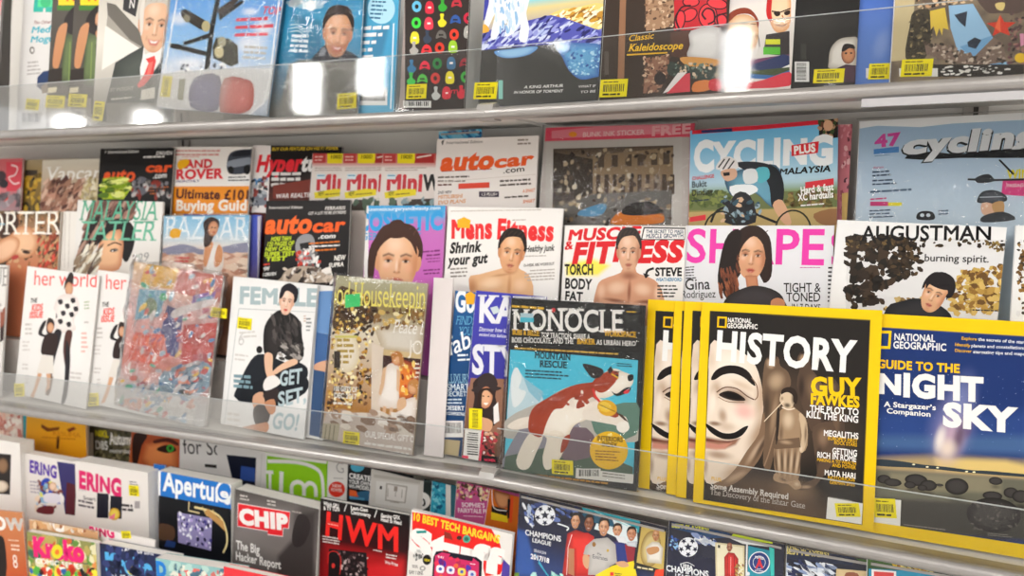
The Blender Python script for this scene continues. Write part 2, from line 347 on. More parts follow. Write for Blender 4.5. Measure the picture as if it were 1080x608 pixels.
def sticker(parent, y, cx, cy, w, h, ang, c, mark):
    ops = []; W, H = int(w), int(h); q = lambda *p: [int(v) for v in p]; rs = random.Random(W*7+H)
    if mark == 'bar' or W >= H:
        x = .12*W
        while x < .86*W:
            t = rs.uniform(.012, .04)*W; ops.append(['p', '#4a4420', 0, q(x, .3*H, x+t, .3*H, x+t, .72*H, x, .72*H)]); x += t+rs.uniform(.012, .035)*W
        ops += [['k', '#6a6020', int(.12*W), int(.82*H), int(.75*W), int(.12*H), 0, 1, 'l', .95, .7, 3], ['k', '#3a3418', int(.12*W), int(.1*H), int(.75*W), int(.14*H), 0, 1, 'l', .95, .8, 5]]
    else:
        y0 = .08*H
        while y0 < .9*H:
            t = rs.uniform(.015, .04)*H; ops.append(['p', '#5a5220', 0, q(.25*W, y0, .7*W, y0, .7*W, y0+t, .25*W, y0+t)]); y0 += t+rs.uniform(.02, .05)*H
    p = Print(W/10, H/10, c, 3., ops)
    d = .00025
    for a, b in (((0, 0), (1, 0)), ((1, 0), (1, 1)), ((1, 1), (0, 1)), ((0, 1), (0, 0))):
        w_, h_ = W/10000, H/10000; p.quad([(a[0]*w_, 0, a[1]*h_), (b[0]*w_, 0, b[1]*h_), (b[0]*w_, d, b[1]*h_), (a[0]*w_, d, a[1]*h_)], lin(c))
    o = p.link('price_sticker', M_STICK, parent)
    a = math.radians(ang/10); u = Vector((math.cos(a), 0, math.sin(a))); v = Vector((-math.sin(a), 0, math.cos(a)))
    o.matrix_local = Matrix.Translation(Vector((cx/10000, y, cy/10000))-u*W/20000-v*H/20000) @ Matrix.Rotation(-a, 4, 'Y')
def wrap_sheet(parent, w, h, t, y0, strong, seed):
    """loose clear film around the magazine: rumpled front, closed round the edges"""
    st = .0055 if strong else .011; e = .004 if not strong else .006; nx, ny = int((w+2*e)/st)+2, int((h+2*e)/st)+2
    X, Z = np.meshgrid(np.linspace(-e, w+e, nx), np.linspace(0 if not strong else -.0, h+e, ny)); a = .0075 if strong else .0011; sc = 24. if strong else 16.
    n = np.abs(vnoise(X*sc+Z*6, Z*sc-X*5, seed)-.5)*2*.6+np.abs(vnoise(X*sc*2.6-Z*20, Z*sc*1.6+X*22, seed+3)-.5)*.9; ed = np.minimum(np.minimum((X+e)/.012, (w+e-X)/.012), np.minimum((h+e-Z)/.012, 1)); ed = np.clip(ed, 0, 1)
    Y = y0-.0008-n*a*(.35+.65*ed)-(.004*ed if strong else 0)
    if strong:                                             # loose uneven edge of the bag
        k = 1-ed; X = X+k*np.sign(X-w/2)*(vnoise(Z*60, X*0+3, seed+5)-.4)*.010; Z = Z+k*(Z > h*.5)*(vnoise(X*50, Z*0+8, seed+6)-.3)*.012
    V = [(x, y, z) for x, y, z in zip(X.ravel(), Y.ravel(), Z.ravel())]; F = [(j*nx+i, j*nx+i+1, (j+1)*nx+i+1, (j+1)*nx+i) for j in range(ny-1) for i in range(nx-1)]
    ring = [i for i in range(nx)]+[j*nx+nx-1 for j in range(1, ny)]+[(ny-1)*nx+i for i in range(nx-2, -1, -1)]+[j*nx for j in range(ny-2, 0, -1)]
    b = len(V); V += [(V[i][0], t+.0009, V[i][2]) for i in ring]; m = len(ring); F += [(ring[i], b+i, b+(i+1) % m, ring[(i+1) % m]) for i in range(m)]; F.append(tuple(range(b, b+m)))
    link('plastic_wrap', V, F, M_BAG if strong else M_WRAP, parent)
def MAG(name, label, cat, group, bay, row, os, ob, phi, dq, w, h, t, base, spine, res, wrap, stickers, ops):
    q0, z0, lean, zb = ROWS[row]; l = math.radians(lean); d, n = DIR[bay], INTO[bay]; Z = Vector((0, 0, 1))
    up = n*math.sin(l)+Z*math.cos(l); into = n*math.cos(l)-Z*math.sin(l); f = math.radians(phi)
    X = d*math.cos(f)+up*math.sin(f); U = up*math.cos(f)-d*math.sin(f)
    z = zb+ob/1000*math.cos(l); q = q0+dq/1000/math.cos(l)+(z-z0)*math.tan(l); P = BEND+d*(os/1000)+n*q+Z*z
    root = thing(name, label, cat, Matrix(((X.x, into.x, U.x, P.x), (X.y, into.y, U.y, P.y), (X.z, into.z, U.z, P.z), (0, 0, 0, 1))), group)
    W, H, T = w/1000, h/1000, (t-1.3 if t <= 8 else t)/1000
    p = Print(w, h, base, res, ops); sc = lin(spine); b = .0004
    # spine fold (rounded) and back cover belong to the cover
    k = 5; arc = [(-.0012*math.sin(math.pi*i/k), T*i/k) for i in range(k+1)]
    for i in range(k): p.quad([(arc[i][0], arc[i][1], 0), (arc[i+1][0], arc[i+1][1], 0), (arc[i+1][0], arc[i+1][1], H), (arc[i][0], arc[i][1], H)], sc)
    p.quad([(0, T, 0), (W, T, 0), (W, T, H), (0, T, H)], lin(base))
    for y in (0, T-b):
        y1 = y+b
        p.quad([(W, y, 0), (W, y1, 0), (W, y1, H), (W, y, H)], lin(base)); p.quad([(0, y, H), (W, y, H), (W, y1, H), (0, y1, H)], lin(base))
    pack = name == 'sticker_pack'
    p.link('cover' if not pack else 'printed_foil', M_FOIL if (pack or name == 'gift_pack') else M_PRINT, root)
    if pack or name == 'gift_pack':
        m = Mesh().box(.0006, b*1.5, .0006, W-.0006, T-b*1.5, H-.0006); m.link('backing', M_STEP, root)
        m = Mesh(); m.box(.004, -.0008+p.y, H-.007, W-.004, -.0002+p.y, H-.0035); m.link('crimp_seam', M_RAIL, root)
    else:
        Mesh().box(.0004, b*1.2, .0012, W-.0012, T-b*1.2, H-.0008).link('pages', M_PAGES, root)
    y = p.y-.0006
    for s in stickers: sticker(root, y, *s)
    if wrap in (1, 2): wrap_sheet(root, W, H, T, y, wrap == 2, int(w*7) % 97)
MAG("magazine","white magazine with red masthead at the far left end of top shelf","magazine","","L","top",-1276.7,0.0,0.0,6,205.0,285.0,6,14867671,15132390,3.0,0,[],[["p",14769238,0,[1751,2700,2356,2641,2340,2346,1779,2367]],["l",15722467,51,0,[1821,2693,1812,2383]],["l",15722467,38,0,[1958,2537,2340,2515]],["k",10590354,1391,1987,491,146,-34,5,"l",0.92,0.5,867]])
MAG("magazine","white technology magazine with green and teal masthead beside the dark divider post","magazine","","L","top",-1060.2,0.0,0.0,25,200.0,285.0,6,14736859,15132390,3.0,0,[[447,525,387,219,-66,15588373,"bar"]],[["p",3453858,0,[328,2843,1093,2766,1042,2341,309,2407]],["p",5493907,0,[429,2833,896,2786,876,2459,422,2501]],["p",3849083,2,[796,2561,773,2502,703,2471,612,2479,535,2524,502,2588,526,2647,596,2678,687,2670,763,2625]],["l",14736859,62,0,[626,2459,620,2365]],["l",14736859,61,0,[887,2646,870,2366]],["t",9261387,"The Other",329,2158,507,67,-27,1,1,""],["t",4172991,"Media",276,1982,758,135,-25,3,1,""],["t",4172991,"Moguls",264,1792,850,134,-24,3,1,""],["p",7696490,2,[412,1625,402,1581,367,1556,321,1559,281,1590,263,1636,274,1679,309,1705,355,1701,394,1671]],["p",14736859,2,[385,1627,379,1602,360,1588,335,1590,314,1607,304,1633,310,1657,329,1671,354,1670,375,1653]],["k",11775659,231,1367,448,77,-1,4,"l",0.92,0.5,206],["p",2373986,0,[536,1073,694,1181,890,1192,1083,1227,1088,761,761,754,538,884]],["p",1516350,0,[864,1522,1145,1689,1163,1036,964,1094]],["p",9337964,0,[652,878,843,961,926,746,696,734]],["p",13157311,0,[134,382,726,357,747,98,155,119]],["p",3091755,0,[172,354,193,353,207,182,186,183]],["p",3091755,0,[213,352,232,351,246,181,227,182]],["p",3091755,0,[253,351,268,350,282,180,267,180]],["p",3091755,0,[294,349,305,348,319,178,307,179]],["p",3091755,0,[334,347,363,346,376,176,348,177]],["p",3091755,0,[374,346,397,345,411,175,388,176]],["p",3091755,0,[414,344,432,343,446,174,428,174]],["p",3091755,0,[454,342,473,341,487,172,468,173]],["p",3091755,0,[494,341,509,340,523,171,508,171]],["p",3091755,0,[534,339,561,338,575,169,548,170]],["p",3091755,0,[574,337,603,336,617,167,588,168]],["p",3091755,0,[614,336,628,335,641,166,627,167]],["p",3091755,0,[654,334,669,333,682,165,667,165]]])
MAG("magazine","first of two matching magazines with a dark-haired woman in a green dress","magazine","women in green dresses covers","L","top",-967.8,0.0,0.0,19,200.0,285.0,4,5064512,15132390,3.0,0,[[238,540,525,242,-47,15588373,"bar"]],[["p",14780439,0,[142,2846,1418,2714,1444,2378,169,2499]],["p",15716640,0,[162,2583,1438,2460,1446,2342,172,2461]],["p",4159529,0,[133,2465,1446,2342,1454,2242,141,2362]],["t",13578782,"N",373,2516,256,234,-34,3,0,""],["q",6781003,4147253,1,[425,1846,709,1870,782,1498,878,898,373,880,365,1389]],["p",2102804,1,[352,2130,466,2304,667,2415,844,2316,901,2060,817,1861,617,1831,418,1939]],["p",12880223,1,[220,2011,439,2085,425,1846,379,1619,290,1278,231,1203,103,1267,129,1684]],["p",12880223,1,[644,1898,810,1953,887,1764,816,1701,686,1757]],["q",13868923,11432787,1,[801,2139,784,2069,742,2021,687,2010,634,2037,596,2096,585,2172,603,2243,645,2290,700,2301,753,2273,790,2214]],["p",2102804,1,[521,2253,670,2378,719,2318,619,2222,601,2039,526,2023]],["l",8295249,30,0,[552,1698,574,915]],["l",3225896,29,0,[663,1644,752,905]],["p",3090210,0,[-73,1185,379,1203,380,788,-78,835]],["p",9537920,0,[-127,628,618,591,657,86,-86,112]],["p",12630964,0,[-76,392,477,368,496,114,-55,135]],["p",3091755,0,[-40,365,-21,364,-8,197,-27,198]],["p",3091755,0,[-2,363,19,362,32,195,11,196]],["p",3091755,0,[36,362,58,361,71,194,49,195]],["p",3091755,0,[73,360,87,359,100,193,86,193]],["p",3091755,0,[111,358,121,358,134,191,124,192]],["p",3091755,0,[148,357,175,356,188,189,161,190]],["p",3091755,0,[186,355,204,354,217,188,199,189]],["p",3091755,0,[223,354,239,353,252,187,236,188]],["p",3091755,0,[260,352,281,351,294,185,273,186]],["p",3091755,0,[298,350,319,350,332,184,311,185]],["p",3091755,0,[335,349,353,348,366,183,348,183]],["p",3091755,0,[372,347,386,347,399,181,385,182]],["p",3091755,0,[409,346,419,345,431,180,422,181]],["p",14866098,0,[21,830,261,831,243,725,9,723]]])
MAG("magazine","second of two matching magazines with a dark-haired woman in a green dress","magazine","women in green dresses covers","L","top",-899.8,0.0,0.0,13,200.0,285.0,4,5064512,15132390,3.0,0,[[246,524,495,246,-47,15588373,"bar"]],[["p",14780439,0,[137,2760,1370,2633,1394,2304,163,2420]],["p",15716640,0,[157,2503,1388,2384,1397,2268,166,2383]],["p",4159529,0,[128,2387,1397,2268,1404,2170,136,2286]],["t",13578782,"N",360,2438,247,229,-34,3,0,""],["q",6781003,4147253,1,[410,1781,684,1805,755,1440,847,852,359,835,352,1333]],["p",2102804,1,[340,2059,450,2230,644,2339,815,2242,870,1991,788,1796,596,1767,403,1872]],["p",12880223,1,[212,1942,423,2015,410,1781,366,1558,280,1225,223,1151,99,1213,124,1622]],["p",12880223,1,[621,1832,782,1886,856,1701,788,1639,662,1694]],["q",13868923,11432787,1,[773,2069,756,2000,716,1953,663,1942,612,1968,576,2027,565,2100,582,2170,623,2216,676,2227,727,2200,763,2142]],["p",2102804,1,[503,2180,647,2302,694,2244,597,2149,580,1971,508,1954]],["l",8295249,29,0,[532,1636,554,869]],["l",3225896,29,0,[640,1583,725,859]],["p",3090210,0,[-71,1133,366,1151,366,744,-76,790]],["p",9537920,0,[-123,587,596,552,634,56,-84,82]],["p",12630964,0,[-74,356,459,333,478,84,-54,104]],["p",3091755,0,[-39,329,-21,329,-8,165,-27,166]],["p",3091755,0,[-3,328,17,327,30,163,10,164]],["p",3091755,0,[33,326,55,325,68,162,46,163]],["p",3091755,0,[70,325,83,324,96,161,82,161]],["p",3091755,0,[106,323,116,323,128,160,119,160]],["p",3091755,0,[142,322,168,321,181,158,155,159]],["p",3091755,0,[178,320,196,319,209,157,191,157]],["p",3091755,0,[214,319,230,318,243,155,227,156]],["p",3091755,0,[250,317,270,316,283,154,263,155]],["p",3091755,0,[286,316,307,315,320,152,299,153]],["p",3091755,0,[322,314,340,313,353,151,335,152]],["p",3091755,0,[358,313,372,312,385,150,371,150]],["p",3091755,0,[394,311,403,311,416,149,406,149]],["p",14866098,0,[19,785,251,786,234,683,8,681]]])
MAG("magazine","business magazine with a grey-haired smiling man in a suit and red tie","magazine","","L","top",-826.8,0.0,0.0,7,200.0,285.0,6,14341065,15132390,3.0,0,[[158,286,264,366,-64,15588373,"bar"]],[["v",[[2676,12893876],[1632,14736079],[98,9670279]]],["p",6841180,0,[207,2350,439,2284,1183,1650,1200,1410,842,1589,243,2115]],["p",10591121,0,[243,2115,842,1589,1200,1410,1146,1371,229,1903]],["p",15394526,0,[199,1906,1145,1384,519,1209,172,1063]],["p",3157809,0,[633,2441,1025,2403,956,2008,624,2169]],["t",15065564,"N",769,2187,147,168,-53,1,0,""],["q",4804424,3422261,0,[509,1183,804,1308,1197,1450,1299,993,1204,566,1766,964,1785,1235,1999,1161,2086,-70,246,83]],["p",15855339,0,[1199,1432,1299,993,1166,784,1135,1046,1180,1217]],["p",15460324,0,[1210,1280,1734,1410,1625,1144,1342,861,1211,868]],["p",3751231,0,[1665,1205,1782,1283,1803,834,1410,857,1514,979]],["p",14303037,0,[1261,1203,1472,1249,1513,1143,1453,889,1251,710,1116,674,1089,737,1237,901,1335,1120]],["p",15363170,0,[1335,1120,1446,1147,1404,943,1308,863]],["p",12893620,2,[1029,1877,1034,2185,1212,2420,1479,2434,1735,2337,1871,2041,1837,1745,1741,1862,1143,1961]],["p",13474940,2,[1110,1926,1042,1957,1026,1827,1069,1717,1109,1736]],["p",13474940,2,[1767,1817,1835,1826,1834,1696,1779,1604,1744,1635]],["m",14199948,1.6,1,[1094,1918,1098,2148,1245,2343,1473,2353,1693,2264,1807,2027,1781,1805,1736,1560,1595,1355,1404,1308,1221,1412,1107,1660],[["s",14727063,1410,1968,376,488,-6,1,0.9],["s",15454136,1400,2097,207,180,-6,0.7,0.9],["s",12618092,1749,1709,155,508,-6,0.8,0.9],["s",12618092,1053,1771,115,466,-6,0.7,0.9],["s",12618092,1401,1268,300,154,-6,0.8,0.9],["s",14854282,1616,1670,111,112,-6,0.5,0.9],["s",14854282,1242,1730,114,113,-6,0.5,0.9],["s",15387828,1246,1791,98,93,-6,0.6,0.9],["s",12618092,1304,1873,136,87,-6,0.9,0.9],["s",8410690,1302,1843,91,39,-6,0.9,0.7],["s",15590876,1338,1827,26,18,-6,0.8,0.8],["s",15590876,1256,1840,26,18,-6,0.7,0.8],["s",1116937,1304,1838,38,39,-6,1,0.6],["f",5521205,0.85,23,[1205,1946,1310,1969,1409,1917,1400,1893,1308,1936,1211,1917]],["s",12618092,1602,1824,134,87,-6,0.9,0.9],["s",8410690,1600,1794,89,38,-6,0.9,0.7],["s",15590876,1637,1778,26,18,-6,0.8,0.8],["s",15590876,1555,1792,26,18,-6,0.7,0.8],["s",1116937,1603,1789,37,38,-6,1,0.6],["f",5521205,0.85,22,[1506,1896,1609,1919,1706,1868,1697,1844,1606,1887,1511,1867]],["s",12618092,1492,1741,45,154,-6,0.7,0.9],["s",15652545,1438,1734,34,144,-6,0.8,0.9],["s",8410690,1402,1641,30,21,-6,0.8,0.8],["s",8410690,1477,1629,30,20,-6,0.8,0.8],["s",12618092,1439,1623,82,31,-6,0.7,0.9],["s",12618092,1424,1406,105,31,-6,0.6,0.9],["f",12874084,1,30,[1281,1571,1430,1527,1580,1524,1506,1424,1341,1450]],["f",15986666,1,19,[1325,1544,1428,1507,1534,1511,1479,1472,1374,1488]],["s",12618092,1251,1586,30,72,-6,0.7,0.9],["s",12618092,1610,1530,30,71,-6,0.7,0.9]]],["p",12893620,2,[1048,1977,1093,2252,1289,2437,1590,2404,1815,2152,1832,1847,1773,2008,1668,2177,1465,2223,1255,2208,1128,2092]],["l",11838358,18,1,[1158,2196,1206,2334,1287,2397]],["l",11838358,18,1,[1301,2263,1342,2311,1422,2373]],["l",11838358,18,1,[1435,2229,1476,2287,1556,2349]],["l",11838358,18,1,[1571,2234,1610,2263,1689,2325]],["l",11838358,18,1,[1698,2121,1743,2240,1822,2302]],["p",14341067,1,[1051,2052,1081,2267,1191,2473,1159,2129,1153,1739,1102,1656]],["t",11314586,"BY INSIGHT",413,641,585,71,0,1,1,""],["k",13946305,455,480,612,71,13,1,"l",0.92,0.5,701],["p",14736077,0,[1200,631,1525,670,1529,464,1190,445]],["p",8091502,0,[339,433,1725,369,1751,5,367,56]]])
MAG("magazine","sky-blue magazine with a black street signpost, tilted in clear packaging","magazine","","L","top",-651.3,26.0,-5.73,-9,245.0,300.0,6,8960224,15132390,3.0,1,[[176,391,228,371,-4,15588373,"digits"]],[["v",[[2188,5742046],[1174,9551845],[669,13752288],[-86,12108239]]],["s",15592944,273,1605,325,168,0,0.8,0.8],["s",15592944,1904,1188,546,241,0,0.8,0.8],["s",15592944,2154,1472,293,240,0,0.8,0.8],["s",15592944,623,825,533,146,0,0.8,0.8],["s",15592944,1811,1745,249,89,0,0.8,0.8],["s",15592944,1648,619,605,243,0,0.8,0.8],["p",1643794,0,[1050,2184,1154,2184,1086,1453,1099,699,985,694,979,1532]],["p",3089948,0,[275,1750,378,1780,837,1592,982,1512,951,1389,760,1426,442,1566,313,1626]],["p",9537904,2,[509,1616,502,1572,469,1545,422,1544,380,1571,358,1614,365,1658,398,1686,445,1686,487,1660]],["p",12563076,2,[987,1484,979,1426,938,1389,880,1388,826,1423,798,1480,806,1538,848,1575,906,1576,959,1541]],["p",2104085,0,[409,1192,1006,1370,1046,1289,463,1131]],["p",2104085,0,[98,1163,296,1156,1011,1035,997,961,145,1081]],["p",2104085,0,[1133,1697,1602,1943,1673,1911,1178,1584]],["p",4141352,0,[1093,1778,1513,2023,1630,1991,1155,1657]],["p",4144172,0,[1150,1291,1436,1277,1648,1162,1709,863,1567,797,1143,933,1100,1127]],["p",11051397,2,[1383,1224,1374,1171,1334,1138,1277,1136,1225,1167,1198,1219,1207,1272,1248,1305,1305,1306,1357,1275]],["p",13550488,2,[1362,1045,1353,983,1308,943,1245,941,1187,978,1156,1039,1166,1102,1211,1141,1274,1143,1332,1106]],["k",14768231,1538,1573,908,130,28,3,"l",0.95,0.5,998],["t",14768231,"TOP",2064,1715,367,128,-18,3,1,""],["k",12762550,1790,1126,570,89,-12,3,"l",0.92,0.5,118],["p",14803166,0,[7,602,483,696,2458,810,2447,298,2105,-6,1497,7,-19,45]],["p",15263718,0,[612,577,729,581,820,50,703,43]],["q",5656968,4143980,1,[774,563,1340,627,1398,42,779,68]],["q",13856868,11685701,1,[1449,591,2007,575,2132,362,2090,81,1657,-32,1439,44]],["p",9013348,0,[447,528,588,555,602,162,464,175]],["l",15987184,31,0,[151,1937,95,891,-7,37,1503,-33,2057,-20,2363,215,2412,651,2390,1946]],["n",[16185078,6843510,13554908],30,55,1.6,0,180,400,[171,768,1503,876,1476,734,165,642]]])
MAG("magazine","blue magazine in plastic with a half-smiling bearded man in a dark jacket","magazine","","L","top",-412.1,0.0,0.0,3,174.2,285.0,6,3445693,15132390,3.0,1,[[1532,212,362,252,13,15588373,"bar"]],[["v",[[2268,2391986],[1541,4170699],[1018,3442861],[96,6973279]]],["f",2185078,0.5,67,[392,1731,962,1564,998,980,490,936]],["f",7762794,1,29,[351,886,583,950,1698,894,1752,1,189,65]],["n",[14805998,10997467,14346475],36,86,3,0,40,73,[329,1974,940,1915,924,1800,336,1855]],["p",16185335,2,[825,1833,811,1779,766,1749,709,1754,660,1793,638,1850,653,1904,697,1934,755,1928,804,1890]],["l",13099498,19,1,[332,1547,498,1549,644,1454,777,1560]],["l",13099498,19,1,[336,1491,501,1493,647,1407,780,1521]],["l",13099498,19,1,[339,1436,505,1438,650,1360,782,1482]],["p",3290169,1,[842,905,946,1080,1087,1167,1270,980,1468,1043,1697,913,1701,848]],["p",8291209,0,[929,984,1011,1134,1093,1070,1044,977]],["p",3088925,2,[994,1369,993,1602,1115,1783,1305,1798,1489,1729,1591,1506,1571,1281,1501,1368,1073,1435]],["p",12814179,2,[1050,1407,1002,1430,993,1331,1025,1249,1053,1264]],["p",12814179,2,[1520,1334,1568,1342,1570,1243,1532,1173,1507,1195]],["m",14065786,1.6,1,[1039,1401,1038,1575,1140,1725,1302,1737,1460,1672,1546,1494,1531,1325,1502,1139,1405,981,1269,943,1138,1020,1053,1206],[["s",14856842,1263,1443,268,368,-5,1,0.9],["s",15584434,1254,1541,148,136,-5,0.7,0.9],["s",11299403,1509,1252,111,384,-5,0.8,0.9],["s",11299403,1013,1289,82,351,-5,0.7,0.9],["s",11299403,1268,913,214,116,-5,0.8,0.9],["s",14984067,1415,1221,80,85,-5,0.5,0.9],["s",14984067,1148,1261,81,85,-5,0.5,0.9],["s",15452332,1150,1307,70,70,-5,0.6,0.9],["f",10577995,0.75,81,[1049,1245,1145,1185,1279,1165,1412,1145,1509,1176,1431,978,1269,928,1111,1024]],["s",11299403,1199,1369,97,66,-5,0.9,0.9],["s",7488304,1198,1346,65,29,-5,0.9,0.7],["s",15590876,1224,1334,19,14,-5,0.8,0.8],["s",15590876,1165,1343,19,14,-5,0.7,0.8],["s",1116937,1201,1341,27,29,-5,1,0.6],["f",3088925,0.85,16,[1128,1422,1202,1442,1273,1403,1267,1385,1201,1417,1132,1400]],["s",11299403,1412,1336,96,66,-5,0.9,0.9],["s",7488304,1411,1313,64,29,-5,0.9,0.7],["s",15590876,1437,1301,19,13,-5,0.8,0.8],["s",15590876,1379,1310,19,13,-5,0.7,0.8],["s",1116937,1415,1309,27,29,-5,1,0.6],["f",3088925,0.85,16,[1342,1389,1415,1408,1485,1370,1479,1352,1414,1383,1346,1367]],["s",11299403,1334,1271,32,116,-5,0.7,0.9],["s",15782844,1297,1265,24,108,-5,0.8,0.9],["s",7488304,1272,1194,21,15,-5,0.8,0.8],["s",7488304,1326,1186,21,15,-5,0.8,0.8],["s",11299403,1299,1181,59,23,-5,0.7,0.9],["s",11299403,1292,1017,75,23,-5,0.6,0.9],["f",11425349,1,22,[1185,1140,1292,1109,1399,1108,1348,1032,1230,1049]],["f",15986666,1,13,[1217,1120,1291,1094,1366,1098,1328,1067,1253,1078]],["s",11299403,1164,1151,22,54,-5,0.7,0.9],["s",11299403,1420,1113,21,54,-5,0.7,0.9]]],["p",3088925,2,[1006,1445,1033,1654,1170,1797,1384,1777,1549,1589,1566,1358,1521,1479,1444,1606,1298,1638,1149,1623,1061,1533]],["l",4731690,13,1,[1081,1613,1112,1718,1169,1767]],["l",4731690,13,1,[1181,1666,1209,1702,1265,1751]],["l",4731690,13,1,[1277,1642,1306,1686,1361,1735]],["l",4731690,13,1,[1374,1648,1401,1670,1457,1719]],["l",4731690,13,1,[1466,1564,1496,1655,1552,1703]],["k",15462899,378,1346,488,83,-63,4,"l",0.9,0.6,8]])
MAG("magazine","blue magazine with a pale round badge, half hidden behind the bearded man","magazine","","L","top",-371.5,0.0,0.0,11,195.0,285.0,6,4167875,15132390,3.0,0,[],[["v",[[2297,5352401],[1037,4299461],[108,6598095]]],["f",4280669,0.9,90,[1169,2066,1369,2046,1332,1210,1264,872]],["f",3435151,0.6,70,[1542,1346,1796,1438,1697,918,1396,863]],["p",11459565,2,[1880,1663,1873,1590,1841,1526,1789,1477,1722,1448,1645,1443,1566,1462,1493,1502,1434,1561,1393,1633,1376,1710,1384,1784,1417,1849,1470,1898,1538,1926,1616,1930,1694,1910,1766,1869,1825,1810,1864,1739]],["k",3304082,1449,1809,374,65,-77,5,"l",0.8,0.5,740],["k",15198955,1322,1371,523,77,-30,1,"l",0.97,0.85,743],["k",15198955,1307,1258,458,77,-26,1,"l",0.97,0.85,958],["k",15198955,1301,1136,341,77,-17,1,"l",0.97,0.85,411],["k",15198955,1299,1014,263,77,-8,1,"l",0.97,0.85,624],["k",15198955,1297,900,272,77,-7,1,"l",0.97,0.85,670],["k",15198955,1292,778,197,77,7,1,"l",0.97,0.85,720],["k",15198955,1289,671,184,77,12,1,"l",0.97,0.85,519],["k",15198955,1281,584,176,77,16,1,"l",0.97,0.85,204],["p",14868958,0,[1282,432,1814,403,1830,121,1299,145]],["p",3091755,0,[1316,401,1341,400,1352,214,1327,215]],["p",3091755,0,[1352,399,1376,398,1387,212,1363,213]],["p",3091755,0,[1389,397,1413,396,1425,210,1400,211]],["p",3091755,0,[1425,395,1437,395,1448,209,1436,210]],["p",3091755,0,[1461,393,1481,392,1492,207,1472,208]],["p",3091755,0,[1497,392,1518,390,1529,205,1508,206]],["p",3091755,0,[1533,390,1556,388,1567,204,1545,205]],["p",3091755,0,[1569,388,1596,386,1607,202,1581,203]],["p",3091755,0,[1605,386,1630,385,1641,200,1616,201]],["p",3091755,0,[1641,384,1665,383,1676,198,1652,200]],["p",3091755,0,[1677,382,1699,381,1710,197,1688,198]],["p",3091755,0,[1713,380,1735,379,1746,195,1724,196]],["p",3091755,0,[1748,378,1771,377,1782,193,1759,194]],["l",14346993,26,0,[1873,1431,1898,62]]])
